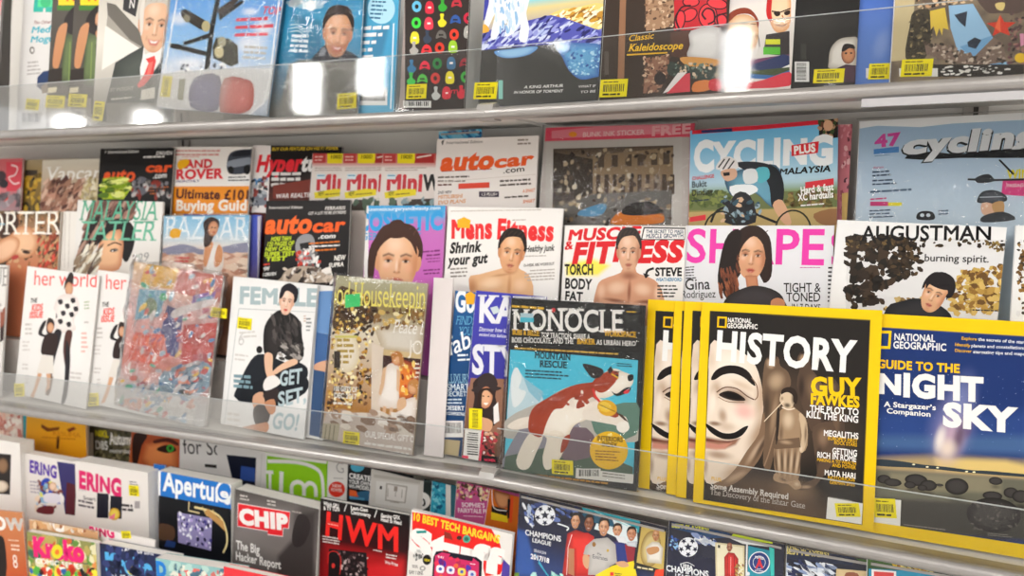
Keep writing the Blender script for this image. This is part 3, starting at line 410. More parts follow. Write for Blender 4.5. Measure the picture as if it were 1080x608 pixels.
MAG("magazine","black magazine scattered with small coloured toy icons beside the shelf joint","magazine","","L","top",-161.0,0.0,0.0,2,111.8,285.0,6,3089955,9266266,3.0,0,[[295,297,351,228,-10,15588373,"bar"]],[["p",10589070,0,[-128,1997,-10,1985,104,19,-13,24]],["p",6865125,2,[300,1630,287,1580,248,1551,197,1556,153,1592,134,1646,147,1696,187,1725,238,1720,281,1684]],["p",2103832,2,[251,1635,246,1614,230,1602,209,1604,192,1619,184,1641,189,1662,205,1674,226,1672,243,1657]],["p",13904193,2,[384,1520,369,1638,407,1701,481,1686,517,1610,511,1509]],["p",15656671,0,[415,1619,472,1614,474,1585,417,1590]],["p",3449649,1,[628,1723,692,1717,688,1645,748,1581,703,1520,631,1527,594,1603,640,1649]],["p",12332861,1,[820,1571,839,1663,900,1700,974,1650,995,1555,906,1592]],["p",2103832,0,[864,1639,943,1632,945,1606,865,1614]],["p",4117571,2,[307,1373,294,1322,255,1294,203,1298,160,1333,141,1387,154,1438,194,1466,245,1462,288,1426]],["p",2103832,2,[257,1377,252,1356,236,1344,216,1346,199,1360,191,1383,196,1404,212,1416,232,1414,250,1399]],["p",14761297,2,[386,1271,371,1389,409,1452,482,1438,519,1362,513,1261]],["p",15656671,0,[417,1371,474,1366,476,1337,419,1341]],["p",15391272,1,[633,1483,698,1477,694,1405,753,1342,709,1281,636,1287,600,1363,646,1409]],["p",3168159,1,[814,1319,833,1411,894,1449,968,1399,989,1304,900,1340]],["p",2103832,0,[858,1387,938,1380,939,1355,860,1362]],["p",12591678,2,[1192,1369,1180,1320,1143,1292,1095,1296,1054,1331,1036,1383,1048,1432,1085,1460,1134,1456,1175,1421]],["p",2103832,2,[1146,1373,1141,1352,1126,1341,1106,1342,1090,1357,1083,1379,1088,1399,1103,1411,1122,1409,1138,1395]],["p",15064113,2,[152,1062,137,1181,174,1244,249,1231,287,1155,280,1052]],["p",15656671,0,[183,1163,241,1158,243,1129,185,1133]],["p",3424339,1,[392,1249,457,1243,453,1171,513,1108,468,1046,395,1051,358,1127,404,1175]],["p",6841439,1,[582,1102,601,1195,663,1234,738,1184,760,1089,670,1125]],["p",2103832,0,[627,1172,707,1165,709,1140,628,1146]],["p",14432804,2,[971,1137,959,1087,921,1059,872,1063,830,1097,812,1150,824,1199,862,1228,911,1224,953,1189]],["p",2103832,2,[923,1141,918,1120,903,1108,884,1110,867,1124,860,1146,865,1167,880,1178,899,1177,916,1162]],["p",11447461,2,[1068,1083,1054,1198,1089,1260,1160,1247,1195,1173,1189,1073]],["p",15656671,0,[1098,1181,1152,1176,1154,1147,1099,1152]],["p",11709606,1,[167,1083,233,1078,229,1005,291,942,245,879,170,884,133,960,180,1008]],["p",14758201,1,[343,894,362,988,425,1027,501,978,522,881,431,917]],["p",2103832,0,[388,964,469,958,471,932,389,938]],["p",13842468,2,[736,950,723,899,685,871,635,874,593,909,574,961,587,1012,626,1040,675,1037,717,1002]],["p",2103832,2,[687,953,682,932,667,920,647,922,630,936,623,958,628,979,643,991,663,989,680,975]],["p",10275375,2,[823,875,809,991,845,1053,917,1041,953,966,947,866]],["p",15656671,0,[854,973,909,969,911,940,855,944]],["p",3766179,1,[142,801,208,797,204,724,266,661,220,598,145,602,108,678,155,727]],["p",14692168,1,[324,639,344,733,407,773,483,724,504,628,413,663]],["p",2103832,0,[369,709,451,704,453,678,371,684]],["p",2390073,2,[709,709,697,659,658,630,608,633,566,667,548,720,560,770,599,799,649,796,691,761]],["p",2103832,2,[661,712,656,691,641,679,621,680,604,695,596,716,601,737,617,750,637,748,654,734]],["p",4091023,2,[810,623,795,740,831,802,903,790,939,716,933,616]],["p",15656671,0,[840,722,896,719,897,690,842,693]],["p",4373583,1,[145,599,212,595,208,521,269,459,223,396,149,400,111,476,158,524]],["p",5748811,1,[295,436,314,530,377,570,454,522,475,426,384,460]],["p",2103832,0,[340,506,422,502,424,476,342,481]],["p",13123385,2,[690,482,677,432,639,403,589,406,547,440,528,492,541,542,580,572,630,569,672,535]],["p",2103832,2,[642,485,637,464,621,452,601,453,584,467,577,489,582,510,597,522,617,521,634,507]],["p",15062579,2,[798,400,784,517,820,579,892,568,928,494,922,394]],["p",15656671,0,[829,500,884,496,886,467,830,471]],["p",12632509,1,[593,354,657,350,653,278,713,217,668,154,596,158,559,232,605,281]],["p",9577521,1,[1010,639,1029,731,1089,770,1162,722,1183,628,1095,662]],["p",2103832,0,[1054,708,1132,703,1133,678,1055,683]],["p",4432707,2,[1195,471,1183,421,1146,392,1098,395,1057,429,1039,480,1051,530,1089,559,1137,556,1178,522]],["p",2103832,2,[1149,474,1144,453,1129,441,1109,442,1093,456,1086,477,1091,498,1106,510,1125,509,1141,495]],["p",13512509,2,[756,168,741,285,777,348,850,336,886,263,879,162]],["p",15656671,0,[786,268,842,265,843,236,788,239]],["p",13445691,1,[1023,349,1085,345,1082,274,1140,214,1096,152,1026,155,990,229,1034,276]],["p",14341841,0,[63,161,557,138,562,36,69,58]],["p",3091755,0,[93,150,105,149,109,82,97,82]],["p",3091755,0,[127,148,136,148,140,80,131,81]],["p",3091755,0,[161,146,185,145,189,78,165,79]],["p",3091755,0,[195,145,218,144,222,77,199,78]],["p",3091755,0,[228,143,251,142,255,75,232,76]],["p",3091755,0,[262,142,273,141,276,74,266,75]],["p",3091755,0,[295,140,317,139,321,72,299,73]],["p",3091755,0,[329,138,354,137,358,71,333,72]],["p",3091755,0,[362,137,384,136,388,69,366,70]],["p",3091755,0,[395,135,404,135,408,68,399,69]],["p",3091755,0,[429,134,449,133,452,66,433,67]],["p",3091755,0,[462,132,485,131,489,65,466,66]],["p",3091755,0,[495,131,510,130,513,64,499,64]],["t",13642559,"FUTURE",776,236,421,58,-10,3,0,""]])
MAG("comic_book","fantasy comic with blue mountains and a dark lower band on top shelf","comic book","","R","top",-29.7,0.0,0.0,2,190.7,285.0,6,4210492,15132390,2.4,0,[[117,252,399,250,-27,15588373,"bar"]],[["v",[[1854,2933217],[1563,7918053],[1419,14798735],[956,6843579]]],["p",15389307,1,[1052,1268,1280,1350,1510,1351,1901,1359,1923,1015,1642,1071,1348,1209]],["p",12881204,1,[1287,1256,1513,1311,1908,1253,1916,1121,1576,1211]],["n",[16181938,13933876,9659434,16774874],60,48,2.6,-25,30,911,[1052,1268,1397,1337,1903,1332,1923,1015,1524,1136]],["p",5461935,0,[-160,1072,200,1192,633,1230,1109,1289,1406,1189,1927,963,1949,620,1546,801,1020,863,96,863,-151,942]],["n",[3092864,9672919,13555437,4145564,2303071,11714533],190,53,3,-30,35,113,[-143,1056,633,1230,1110,1275,1407,1175,1913,964,1933,648,1315,836,31,883]],["p",4211875,1,[-213,1806,129,1763,151,1450,-125,1253,-178,1316]],["p",15594231,1,[129,1763,724,1689,716,1359,777,1133,745,930,620,983,635,1202,521,1076,382,1061,426,1336,243,1033,145,1085,201,1417,74,1176,8,1211,78,1572]],["n",[12901101,9681889,16777215,14346484],70,45,3.4,80,25,437,[131,1735,710,1663,689,1307,486,1135,238,1104]],["p",14788671,1,[-172,1230,36,1265,108,1145,-149,1142]],["p",4210492,0,[-146,871,127,875,1020,863,1226,855,1403,587,1455,449,1691,312,1966,357,1993,-62,-86,26]],["f",4210492,1,33,[-141,799,1972,252,1994,-88,-86,26]],["q",9682913,5736643,1,[225,838,506,849,931,849,819,744,546,712,326,745]],["q",6990807,4155823,1,[1226,855,1601,836,1940,752,1964,384,1830,328,1635,316,1455,449,1342,645]],["n",[9685736,3299231,11721710,5345227],90,38,1.4,0,60,80,[1258,814,1928,727,1949,411,1633,342,1423,505]],["t",15460579,"A KING ARTHUR",756,244,617,42,-18,2,1,""],["t",15460579,"IN HONOR OF TORMENT",589,177,786,42,-20,2,1,""],["t",14868442,"WHAT IF",1608,198,258,35,-15,1,1,""],["t",14868442,"TO BE",1642,117,229,35,3,1,1,""],["p",8371119,0,[326,395,398,390,417,110,345,114]]])
MAG("comic_book","brown illustrated book cover with gold script and red swirling letters","comic book","","R","top",164.1,0.0,0.0,1,170.4,285.0,6,3681058,15132390,2.4,0,[[200,155,396,245,-18,15588373,"bar"]],[["p",9529419,0,[206,1536,295,1525,342,280,249,274]],["p",10714978,0,[562,1491,937,1444,1017,958,868,923,611,911]],["n",[8150085,12623744,5652273,13940631],90,40,1.6,0,180,27,[562,1491,937,1444,994,935,599,899]],["p",9266255,0,[621,540,953,562,958,286,844,67,625,56]],["n",[6834233,11701617,4863791,13478797],80,39,1.6,0,180,44,[608,541,953,562,948,236,844,67,625,56]],["p",3089441,2,[928,238,915,188,876,160,826,163,783,198,764,250,776,299,816,328,866,324,909,289]],["p",12263723,0,[963,1441,1652,1354,1681,864,1370,852,998,872]],["p",4132120,2,[1287,1114,1296,1057,1263,1003,1200,972,1131,977,1083,1014,1074,1072,1108,1126,1171,1157,1240,1152]],["p",14432063,2,[1273,1107,1278,1061,1249,1016,1195,990,1137,992,1098,1022,1092,1068,1122,1113,1176,1139,1233,1137]],["p",4132120,2,[1558,1011,1540,917,1481,863,1403,871,1335,938,1305,1039,1324,1134,1384,1187,1462,1178,1529,1111]],["p",14432063,2,[1542,1013,1526,928,1475,880,1407,887,1349,947,1322,1037,1338,1122,1390,1170,1458,1162,1516,1102]],["p",4132120,2,[1316,1223,1296,1183,1240,1164,1168,1172,1107,1205,1082,1251,1102,1291,1159,1310,1232,1301,1291,1268]],["p",14432063,2,[1299,1225,1282,1195,1234,1181,1172,1188,1121,1214,1100,1249,1117,1279,1166,1293,1227,1285,1278,1260]],["p",4132120,2,[1694,936,1680,884,1638,856,1583,861,1537,899,1516,954,1530,1006,1573,1034,1628,1028,1674,991]],["p",14432063,2,[1677,937,1666,896,1632,873,1587,877,1550,908,1533,953,1544,995,1579,1017,1623,1013,1661,982]],["p",4132120,2,[1142,981,1118,904,1073,864,1025,877,992,939,987,1024,1011,1102,1056,1141,1104,1128,1137,1066]],["p",14432063,2,[1125,986,1105,918,1070,882,1033,892,1008,945,1005,1020,1025,1088,1060,1124,1097,1113,1122,1060]],["p",4132120,2,[1680,1132,1649,1096,1578,1089,1494,1114,1428,1161,1406,1212,1438,1248,1510,1254,1594,1229,1659,1182]],["p",14432063,2,[1663,1137,1637,1110,1575,1107,1501,1128,1443,1167,1423,1207,1450,1234,1513,1237,1587,1215,1645,1177]],["l",3410709,24,1,[1439,914,1521,954,1502,1079,1414,1125,1358,1058,1411,978]],["l",3410709,24,1,[1073,877,1013,1033,1079,1176,1203,1187]],["l",3410709,23,1,[1587,849,1554,999,1671,1035]],["p",5321769,0,[948,852,1223,849,1247,463,968,536]],["q",14802908,11775661,1,[1223,849,1611,847,1634,455,1382,451,1194,517,1222,663]],["p",13538123,1,[1096,500,1294,496,1588,439,1616,371,1400,346,1202,387]],["p",3424057,1,[972,460,1177,381,1618,334,1628,163,1262,214,958,286]],["n",[6846572,2370343,10587510,13942691],50,36,1.6,0,180,205,[985,459,1616,371,1628,163,983,284]],["p",13451084,0,[1147,272,1245,289,1260,41,948,35]],["p",14802135,0,[1083,302,1207,305,972,59,897,39]],["p",13794369,1,[1314,161,1508,172,1515,49,1297,38]],["p",13315899,1,[1508,172,1627,175,1659,39,1515,49]],["p",5655621,0,[32,681,98,675,119,348,54,353]],["t",14790436,"Classic",369,788,353,83,12,1,1,"s"],["t",15252263,"Kaleidoscope",377,651,749,99,-26,2,1,"s"],["p",14790436,0,[361,614,926,595,927,575,362,593]]])
MAG("comic_book","comic with two cartoon heads over a stack of books on white ground","comic book","","R","top",332.8,0.0,0.0,3,82.1,285.0,6,15064791,15132390,2.2,0,[],[["s",13945547,127,1217,474,146,0,0.6,0.6],["q",15848109,14392167,1,[485,1055,518,1265,624,1299,737,1262,771,976,764,789,701,725,612,729,539,836]],["p",12788772,1,[472,1009,490,1293,535,1287,534,1003,554,882,513,886]],["l",3086354,17,0,[540,1002,642,976,762,1012]],["p",2758931,1,[564,980,630,992,644,943,601,929]],["p",2758931,1,[687,971,752,992,759,944,712,931]],["l",7877669,15,1,[595,830,675,798,729,821]],["l",11689268,12,1,[667,940,693,867,661,851]],["q",15981759,13869425,1,[5,892,93,991,256,986,379,853,388,613,311,529,164,586,39,718]],["p",9255717,1,[-25,919,20,1036,158,1088,287,1049,388,899,382,805,340,928,256,998,116,1001,26,926]],["l",4137496,10,0,[182,873,251,878]],["l",4137496,10,0,[291,867,356,855]],["l",9261369,13,1,[204,690,275,659,332,678]],["l",4139294,10,1,[310,656,387,708,419,562]],["p",3287851,0,[489,710,767,730,785,412,470,463]],["p",14474801,0,[486,651,662,634,666,568,490,584]],["p",5748783,0,[464,553,668,535,673,440,470,458]],["p",7880548,0,[302,405,784,435,789,341,322,332]],["p",2372450,0,[340,342,717,441,785,412,792,294,596,227,325,279]],["p",15461094,0,[325,279,596,227,791,306,793,275,609,195,322,248]],["p",4477231,0,[317,260,793,271,797,212,621,178,320,217]],["p",3435174,0,[319,224,621,178,795,235,800,153,601,132,323,164]],["p",14301512,1,[250,109,489,133,797,212,806,36,196,38,-39,34,-43,93]]])
MAG("comic_book","black book with a pale hooded face at its lower right","comic book","","R","top",414.6,0.0,0.0,5,73.1,285.0,6,2170654,15132390,3.0,0,[[433,130,346,171,-22,15588373,"bar"]],[["s",3091754,274,713,324,373,0,0.8,0.9],["q",14867667,10853262,1,[423,307,436,467,524,573,658,588,733,542,752,190,450,214]],["q",13602146,7882037,1,[717,366,708,317,685,280,653,263,618,269,587,298,566,342,559,395,569,445,592,482,624,498,659,492,690,463,711,419]],["p",2168340,1,[559,433,590,510,688,490,707,438,645,453,589,419]],["q",5321795,3876917,0,[471,200,614,258,739,236,750,32,522,48]],["p",3088411,2,[626,393,623,387,616,383,607,384,600,389,596,396,599,402,606,406,615,405,622,400]],["p",3088411,2,[683,390,681,384,674,380,665,381,658,386,654,393,657,399,664,403,673,402,680,397]],["p",14868700,0,[30,340,199,326,213,74,45,86]],["p",3091755,0,[52,318,166,308,167,300,52,309]],["p",3091755,0,[53,301,167,292,168,286,53,295]],["p",3091755,0,[54,285,168,276,168,270,54,279]],["p",3091755,0,[55,269,169,260,170,250,55,259]],["p",3091755,0,[56,252,170,243,170,235,56,244]],["p",3091755,0,[57,236,171,227,171,216,57,225]],["p",3091755,0,[57,219,172,211,172,201,58,209]],["p",3091755,0,[58,203,173,194,173,186,59,194]],["p",3091755,0,[59,187,174,178,174,171,60,180]],["p",3091755,0,[60,170,174,162,175,155,61,163]],["p",3091755,0,[61,154,175,146,176,139,62,147]],["p",3091755,0,[62,138,176,129,177,124,62,132]],["p",3091755,0,[63,121,177,113,178,102,64,110]],["p",3815220,0,[88,557,154,551,165,352,99,357]]])
MAG("book","plain blue book between the black hooded cover and the red star cover","book","","R","top",487.6,0.0,0.0,9,200.0,285.0,6,5469887,15132390,3.0,0,[[257,151,231,189,-24,15588373,"bar"]],[["v",[[1199,4483000],[599,5733315],[71,5732539]]],["s",8887759,260,469,121,248,-10,0.6,0.8],["p",14341843,0,[109,201,375,180,382,61,116,80]]])
MAG("comic_book","tan illustrated comic with a red star and pale blue figure","comic book","","R","top",525.5,0.0,0.0,1,200.0,285.0,6,6575946,15132390,2.4,0,[[268,148,322,202,-25,15588373,"bar"]],[["z",9272164,0.8,14,0,0.5,1.0,[]],["p",12891018,0,[-54,1114,210,1080,200,731,148,254,-18,246]],["z",14471083,0.5,10,0,0.5,1.0,[-54,1114,210,1080,200,731,148,254,-18,246]],["p",4142889,1,[205,818,387,798,402,493,322,218,146,276,167,625]],["n",[2367515,6839365,9272150,3419941],90,27,1.6,0,180,715,[157,802,388,776,421,491,320,261,165,296]],["p",14334789,0,[368,800,516,826,567,563,510,590,505,504,472,594,449,499,414,622,388,581]],["p",9681883,0,[552,844,791,837,988,457,1202,42,1026,55,801,263,672,296,584,583]],["p",7380935,0,[688,359,988,457,1149,46,956,50]],["p",3028291,0,[614,730,740,758,731,578,673,638]],["p",3028291,0,[758,405,828,452,893,414,844,319,770,351]],["p",7890008,0,[330,435,520,395,655,287,839,239,1007,434,1099,363,1144,150,916,127,585,196,356,302]],["n",[10587518,5325627,12627612,7692886,3616036],110,31,1.6,0,180,65,[309,458,576,390,839,239,1098,384,1128,131,587,175]],["p",13580836,0,[1057,681,1101,596,1210,581,1134,526,1165,436,1072,487,998,452,1016,538,932,600,1031,604]],["p",14771261,0,[1057,681,1072,487,1016,538,1031,604]],["p",5324601,1,[800,1006,1266,948,1278,698,1047,703,921,738]],["n",[3088923,13607286,6831917,14795676],60,35,1.6,0,180,431,[203,1038,784,966,791,837,251,857]],["p",13942136,1,[1006,812,1094,812,1081,730,1027,747]],["n",[6831941,3417381,10121316,5455679],60,32,1.6,0,180,542,[1134,714,1278,698,1311,33,1167,44]],["p",13929896,0,[1251,452,1290,448,1296,324,1266,306]],["p",14792482,2,[1328,177,1319,146,1292,128,1258,131,1229,153,1217,186,1226,217,1253,234,1287,231,1316,209]],["p",3090724,0,[419,177,1307,106,1314,-29,426,36]],["n",[15263198,14341581,2367517],60,23,2.5,0,8,980,[476,151,1181,106,1186,1,482,43]],["p",14868699,0,[86,160,481,129,486,32,92,61]]])
MAG("magazine","pink-red magazine with a gift offer at the left end of back row","magazine","","L","back",-1436.8,0.0,0.0,0,200.0,267.8,6,12870247,15132390,3.0,0,[],[["v",[[2708,12803426],[1948,13334139],[1366,9273477]]],["p",13845843,0,[1457,2599,1997,2589,2068,1916,1513,1918]],["l",15651795,37,1,[1630,2526,1843,2465,1774,2293,1570,2237,1749,2091,1937,2118]],["p",4140853,2,[1484,2267,1458,2192,1378,2146,1273,2147,1184,2195,1146,2271,1172,2346,1253,2392,1358,2390,1446,2342]],["p",3089707,2,[1565,2092,1542,2031,1469,1993,1376,1994,1296,2032,1262,2094,1286,2156,1359,2193,1453,2192,1532,2154]],["p",14766415,0,[1313,1785,1666,1785,1678,1629,1326,1628]],["n",[9667978,6839650,11707816],20,169,1.6,0,180,86,[1304,1890,2054,1888,2087,1486,1338,1482]]])
MAG("magazine","dark gold magazine mostly hidden beside the pink-red magazine","magazine","","L","back",-1263.2,0.0,0.0,10,190.0,264.4,6,9269557,15132390,3.0,0,[],[["v",[[2657,11706752],[2244,9664573],[1421,6968101]]],["p",4142123,0,[218,2409,627,2404,637,2277,228,2282]],["p",12619042,2,[661,2088,628,1987,528,1925,396,1925,284,1989,235,2091,268,2193,370,2255,501,2253,612,2189]],["n",[6574370,11701545,3419933,13477951],60,115,1.6,0,180,637,[186,2294,959,2285,1022,1489,251,1484]]])
MAG("magazine","pale magazine with flowing script masthead over a crowd photo","magazine","","L","back",-1175.8,0.0,0.0,3,200.0,262.4,6,13945528,15132390,3.0,0,[],[["v",[[2651,14736075],[2183,12627349],[1365,7885121]]],["t",15855336,"Vapcar",124,2169,1675,296,2,1,1,"s"],["n",[9659473,12619126,5715245,13939356,6831925,10713186],160,127,2.4,-40,40,146,[148,2169,1276,2159,1326,1496,82,1489]],["n",[14076067,12627839,15261895,10588002],60,121,1.6,0,180,254,[1276,2159,1941,2262,1973,1826,1322,1551]]])
MAG("magazine","black motoring magazine with orange masthead and lime text, in back row","magazine","","L","back",-994.5,3.1,-0.84,-4,208.7,280.4,6,1512725,15132390,3.0,0,[],[["t",15227168,"a",139,2096,197,229,4,5,1,""],["t",15161381,"auto",138,2101,914,283,4,4,1,""],["t",15161381,"car",1329,2298,711,201,9,4,1,""],["t",15460581,"f  International Edition",136,2697,968,65,8,1,1,""],["t",15658474,".com",1549,2162,381,116,34,2,1,""],["t",15658474,"DRIVEN",1596,2656,442,74,10,2,1,""],["k",14934236,1255,2594,787,85,12,1,"l",0.92,0.5,377],["p",11782946,0,[126,2155,760,2196,960,1946,767,1715,152,1705]],["n",[14477137,9021462,5732370,15594381],40,117,3,-5,10,649,[126,2155,833,2180,925,1946,730,1725,166,1716]],["p",6579308,1,[990,2010,1185,2197,1398,2146,1484,1962,1289,1802,1077,1825]],["k",12280881,1415,1951,681,63,23,3,"l",0.92,0.5,362],["n",[3420469,7894651,12630968,9253929,2104864],60,99,1.6,0,180,41,[980,2117,2088,2071,2115,1761,1013,1745]]])
MAG("magazine","white magazine with red masthead, grey car and orange band","magazine","","L","back",-801.1,5.1,-1.43,3,206.1,278.1,6,15591651,15132390,3.0,0,[],[["t",13838131,"LAND",234,2339,867,177,13,5,0,"s"],["t",13838131,"ROVER",148,2109,1229,199,18,5,0,"s"],["t",3093622,"MONTHLY",156,2031,636,52,24,2,0,""],["k",13929861,93,2681,1347,79,1,2,"l",0.92,0.5,446],["k",14791336,280,2557,658,63,12,1,"l",0.92,0.5,897],["p",4146255,1,[1475,2311,1481,2589,1641,2705,1999,2736,2062,2716,2098,2318,1672,2223]],["p",2237741,1,[1576,2589,1680,2685,2001,2716,2047,2616]],["p",9278881,1,[1491,2488,1952,2566,2066,2542,2075,2442,1534,2362]],["p",1447705,2,[1645,2313,1635,2265,1600,2236,1554,2235,1513,2264,1494,2311,1504,2359,1539,2388,1586,2389,1627,2360]],["p",1447705,2,[2061,2328,2050,2269,2010,2232,1956,2231,1910,2267,1888,2326,1899,2384,1939,2421,1992,2422,2039,2386]],["p",15461096,0,[1485,2210,2108,2219,2121,2070,1499,2059]],["k",3223343,1522,2150,566,61,19,2,"l",0.92,0.5,210],["p",15109408,0,[55,1951,2127,2000,2178,1450,73,1346]],["t",5316629,"Ultimate £101",186,1714,1936,198,2,4,0,""],["t",15985633,"Buying Guide",211,1454,2023,219,18,4,0,""],["p",15643154,1,[219,2495,430,2527,477,2445,380,2351,237,2308,161,2400]]])
MAG("magazine","dark tuning-car magazine with red italic masthead and side photos","magazine","","L","back",-607.3,9.1,-2.47,14,210.7,273.9,6,1709333,15132390,3.0,0,[],[["v",[[2695,1381139],[2161,2102547],[1628,5316632]]],["p",15591397,0,[-2,2751,438,2732,506,1389,81,1394]],["t",14690613,"Hyper",117,2210,1090,331,23,5,1,""],["t",15658475,"tu",1206,2253,350,312,34,5,1,""],["t",14794543,"BUY OUR FEATURE ON HIS F1 FISHER",468,2632,1548,64,19,2,1,""],["p",5736632,0,[74,2060,429,2098,446,1940,72,1900]],["p",7896712,0,[86,1767,449,1798,463,1545,102,1507]],["n",[3422529,11712447,9256761,14802651],40,92,1.6,0,180,103,[51,2086,429,2098,472,1466,95,1448]],["k",14802651,522,2138,911,106,25,3,"l",0.9,0.65,144],["p",7876386,0,[575,1945,1531,2109,1569,1750,603,1683]],["f",9254181,0.8,77,[642,1921,1506,2056,1536,1775,664,1712]],["t",15657960,"WAR REALTIES",666,1691,904,84,44,2,1,""]])
MAG("magazine","first of three overlapping white magazines with dark red masthead and yellow corner","magazine","white dark-red-masthead magazines","L","back",-453.1,3.4,-1.25,9,155.5,258.7,4,15064021,15132390,3.0,0,[],[["v",[[2584,12802129],[2400,13334641],[2322,15130329],[1614,14800847]]],["p",12271421,0,[16,2579,289,2579,304,2406,31,2405]],["k",15252402,53,2507,212,62,1,2,"l",0.92,0.5,974],["p",15390494,0,[330,2599,722,2599,739,2398,347,2396]],["t",4142360,"100S!",399,2488,274,71,1,2,0,""],["p",11022125,0,[765,2584,1142,2599,1158,2410,721,2408]],["l",15457235,28,0,[771,2509,1088,2559]],["t",12791609,"Mini",125,1869,833,338,10,5,0,""],["t",2104605,"W",958,1884,369,331,10,5,0,""],["p",13885928,0,[122,2191,322,2193,330,2091,131,2089]],["p",4165554,0,[142,2170,305,2172,307,2152,144,2150]],["k",11706261,71,2292,1095,41,9,2,"l",0.92,0.5,5],["p",15061794,0,[92,1832,555,1912,804,1906,813,1796,331,1725,119,1720]],["t",3090706,"NEW!",194,1768,133,92,78,2,0,""],["k",7889944,356,1787,415,51,53,1,"l",0.92,0.5,826],["p",4142381,0,[333,1695,1270,1745,1288,1518,230,1488]],["n",[9281955,3227433,13881283,5334097],30,120,1.6,0,180,768,[273,1693,1270,1745,1288,1518,290,1490]]])
MAG("magazine","second of three overlapping white magazines with dark red masthead and yellow corner","magazine","white dark-red-masthead magazines","L","back",-380.9,3.3,-1.25,4,149.7,256.9,4,15064021,15132390,3.0,0,[],[["v",[[2567,12802129],[2387,13334641],[2310,15130329],[1618,14800847]]],["p",12271421,0,[16,2562,278,2562,292,2393,30,2391]],["k",15252402,51,2492,204,60,1,2,"l",0.92,0.5,976],["p",15390494,0,[317,2582,695,2582,711,2385,334,2383]],["t",4142360,"100S!",384,2473,263,70,1,2,0,""],["p",11022125,0,[736,2567,1099,2582,1114,2396,693,2394]],["l",15457235,27,0,[742,2493,1047,2543]],["t",12791609,"Mini",120,1867,801,331,10,5,0,""],["t",2104605,"W",921,1881,355,324,10,5,0,""],["p",13885928,0,[118,2182,309,2184,318,2084,126,2082]],["p",4165554,0,[137,2162,294,2164,295,2144,138,2142]],["k",11706261,68,2281,1054,40,10,2,"l",0.92,0.5,900],["p",15061794,0,[88,1831,534,1909,773,1903,782,1795,318,1726,115,1722]],["t",3090706,"NEW!",187,1768,128,90,79,2,0,""],["k",7889944,342,1786,400,50,54,1,"l",0.92,0.5,110],["p",4142381,0,[321,1696,1222,1746,1240,1522,221,1494]],["n",[9281955,3227433,13881283,5334097],30,116,1.6,0,180,676,[263,1695,1222,1746,1240,1522,279,1496]]])
MAG("magazine","third of three overlapping white magazines with dark red masthead and yellow corner","magazine","white dark-red-masthead magazines","L","back",-291.4,3.1,-1.25,-1,142.7,254.9,4,15064021,15132390,3.0,0,[],[["v",[[2546,12802129],[2371,13334641],[2296,15130329],[1623,14800847]]],["p",12271421,0,[15,2541,265,2541,278,2376,28,2375]],["k",15252402,48,2473,194,59,1,2,"l",0.92,0.5,873],["p",15390494,0,[302,2561,662,2561,678,2369,318,2367]],["t",4142360,"100S!",366,2454,251,68,1,2,0,""],["p",11022125,0,[701,2546,1048,2560,1062,2380,661,2378]],["l",15457235,26,0,[707,2474,998,2522]],["t",12791609,"Mini",115,1864,764,322,10,5,0,""],["t",2104605,"W",878,1878,339,316,10,5,0,""],["p",13885928,0,[112,2171,295,2173,303,2076,120,2074]],["p",4165554,0,[130,2152,280,2153,281,2134,132,2132]],["k",11706261,65,2268,1004,39,10,2,"l",0.92,0.5,691],["p",15061794,0,[84,1830,508,1905,737,1899,745,1794,303,1727,109,1723]],["t",3090706,"NEW!",178,1768,122,88,80,2,0,""],["k",7889944,326,1786,381,49,55,1,"l",0.92,0.5,539],["p",4142381,0,[305,1698,1165,1746,1182,1528,211,1502]],["n",[9281955,3227433,13881283,5334097],30,110,1.6,0,180,799,[250,1697,1165,1746,1182,1528,266,1503]]])
MAG("magazine","white motoring magazine with orange masthead and blue gift pack behind","magazine","","L","back",-170.9,0.0,0.29,-9,190.2,280.3,6,15130586,15132390,3.0,0,[],[["t",14834212,"auto",91,2249,1019,322,10,6,1,""],["t",14834212,"car",1110,2273,710,216,40,5,1,""],["l",10563861,12,0,[117,2226,1082,2252]],["t",3090725,".com",1288,2173,397,97,44,2,0,""],["t",3091755,"f",92,2703,49,78,47,3,0,""],["t",5327429,"International Edition",177,2711,707,50,0,1,1,""],["k",9273462,1529,2722,270,64,4,2,"l",0.92,0.5,770],["k",6576723,49,2106,747,72,8,2,"l",0.92,0.5,324],["p",13845809,0,[456,2007,1046,2026,1051,1929,460,1913]],["k",6569781,56,1973,377,67,10,1,"l",0.92,0.5,294],["t",3090725,"2ND NEW",64,1829,268,50,19,2,1,""],["t",13929791,"MITSUBISHI",68,1740,478,66,23,2,1,""],["t",13929791,"EVO PLANS",73,1641,538,66,34,2,1,""],["p",4142405,0,[855,1866,1228,1863,1233,1767,860,1769]],["t",15459806,"1.5 PLUS+",894,1790,303,49,7,1,1,""],["k",5326913,1238,2024,622,70,22,2,"l",0.92,0.5,105],["t",13922607,"A SMART",1662,1838,212,58,38,2,1,""],["k",5326913,1337,1745,552,64,30,1,"l",0.92,0.5,979],["t",13922607,"SMART",1671,1658,212,58,41,2,1,""],["l",13945539,12,0,[53,2039,1882,2147]]])
MAG("gift_pack","blue foil FREE gift pack poking above the white motoring magazine","gift pack","","L","back",-167.8,0.0,1.6,4,83.1,295.1,5,2394307,15132390,3.0,0,[],[["v",[[3138,3120339],[2854,2127538]]],["t",1392497,"FREE",188,2874,677,190,-6,4,0,""],["n",[5356517,1663647,8114157,1462666],40,75,3,30,40,147,[-3,3082,877,3080,884,2806,4,2828]]])
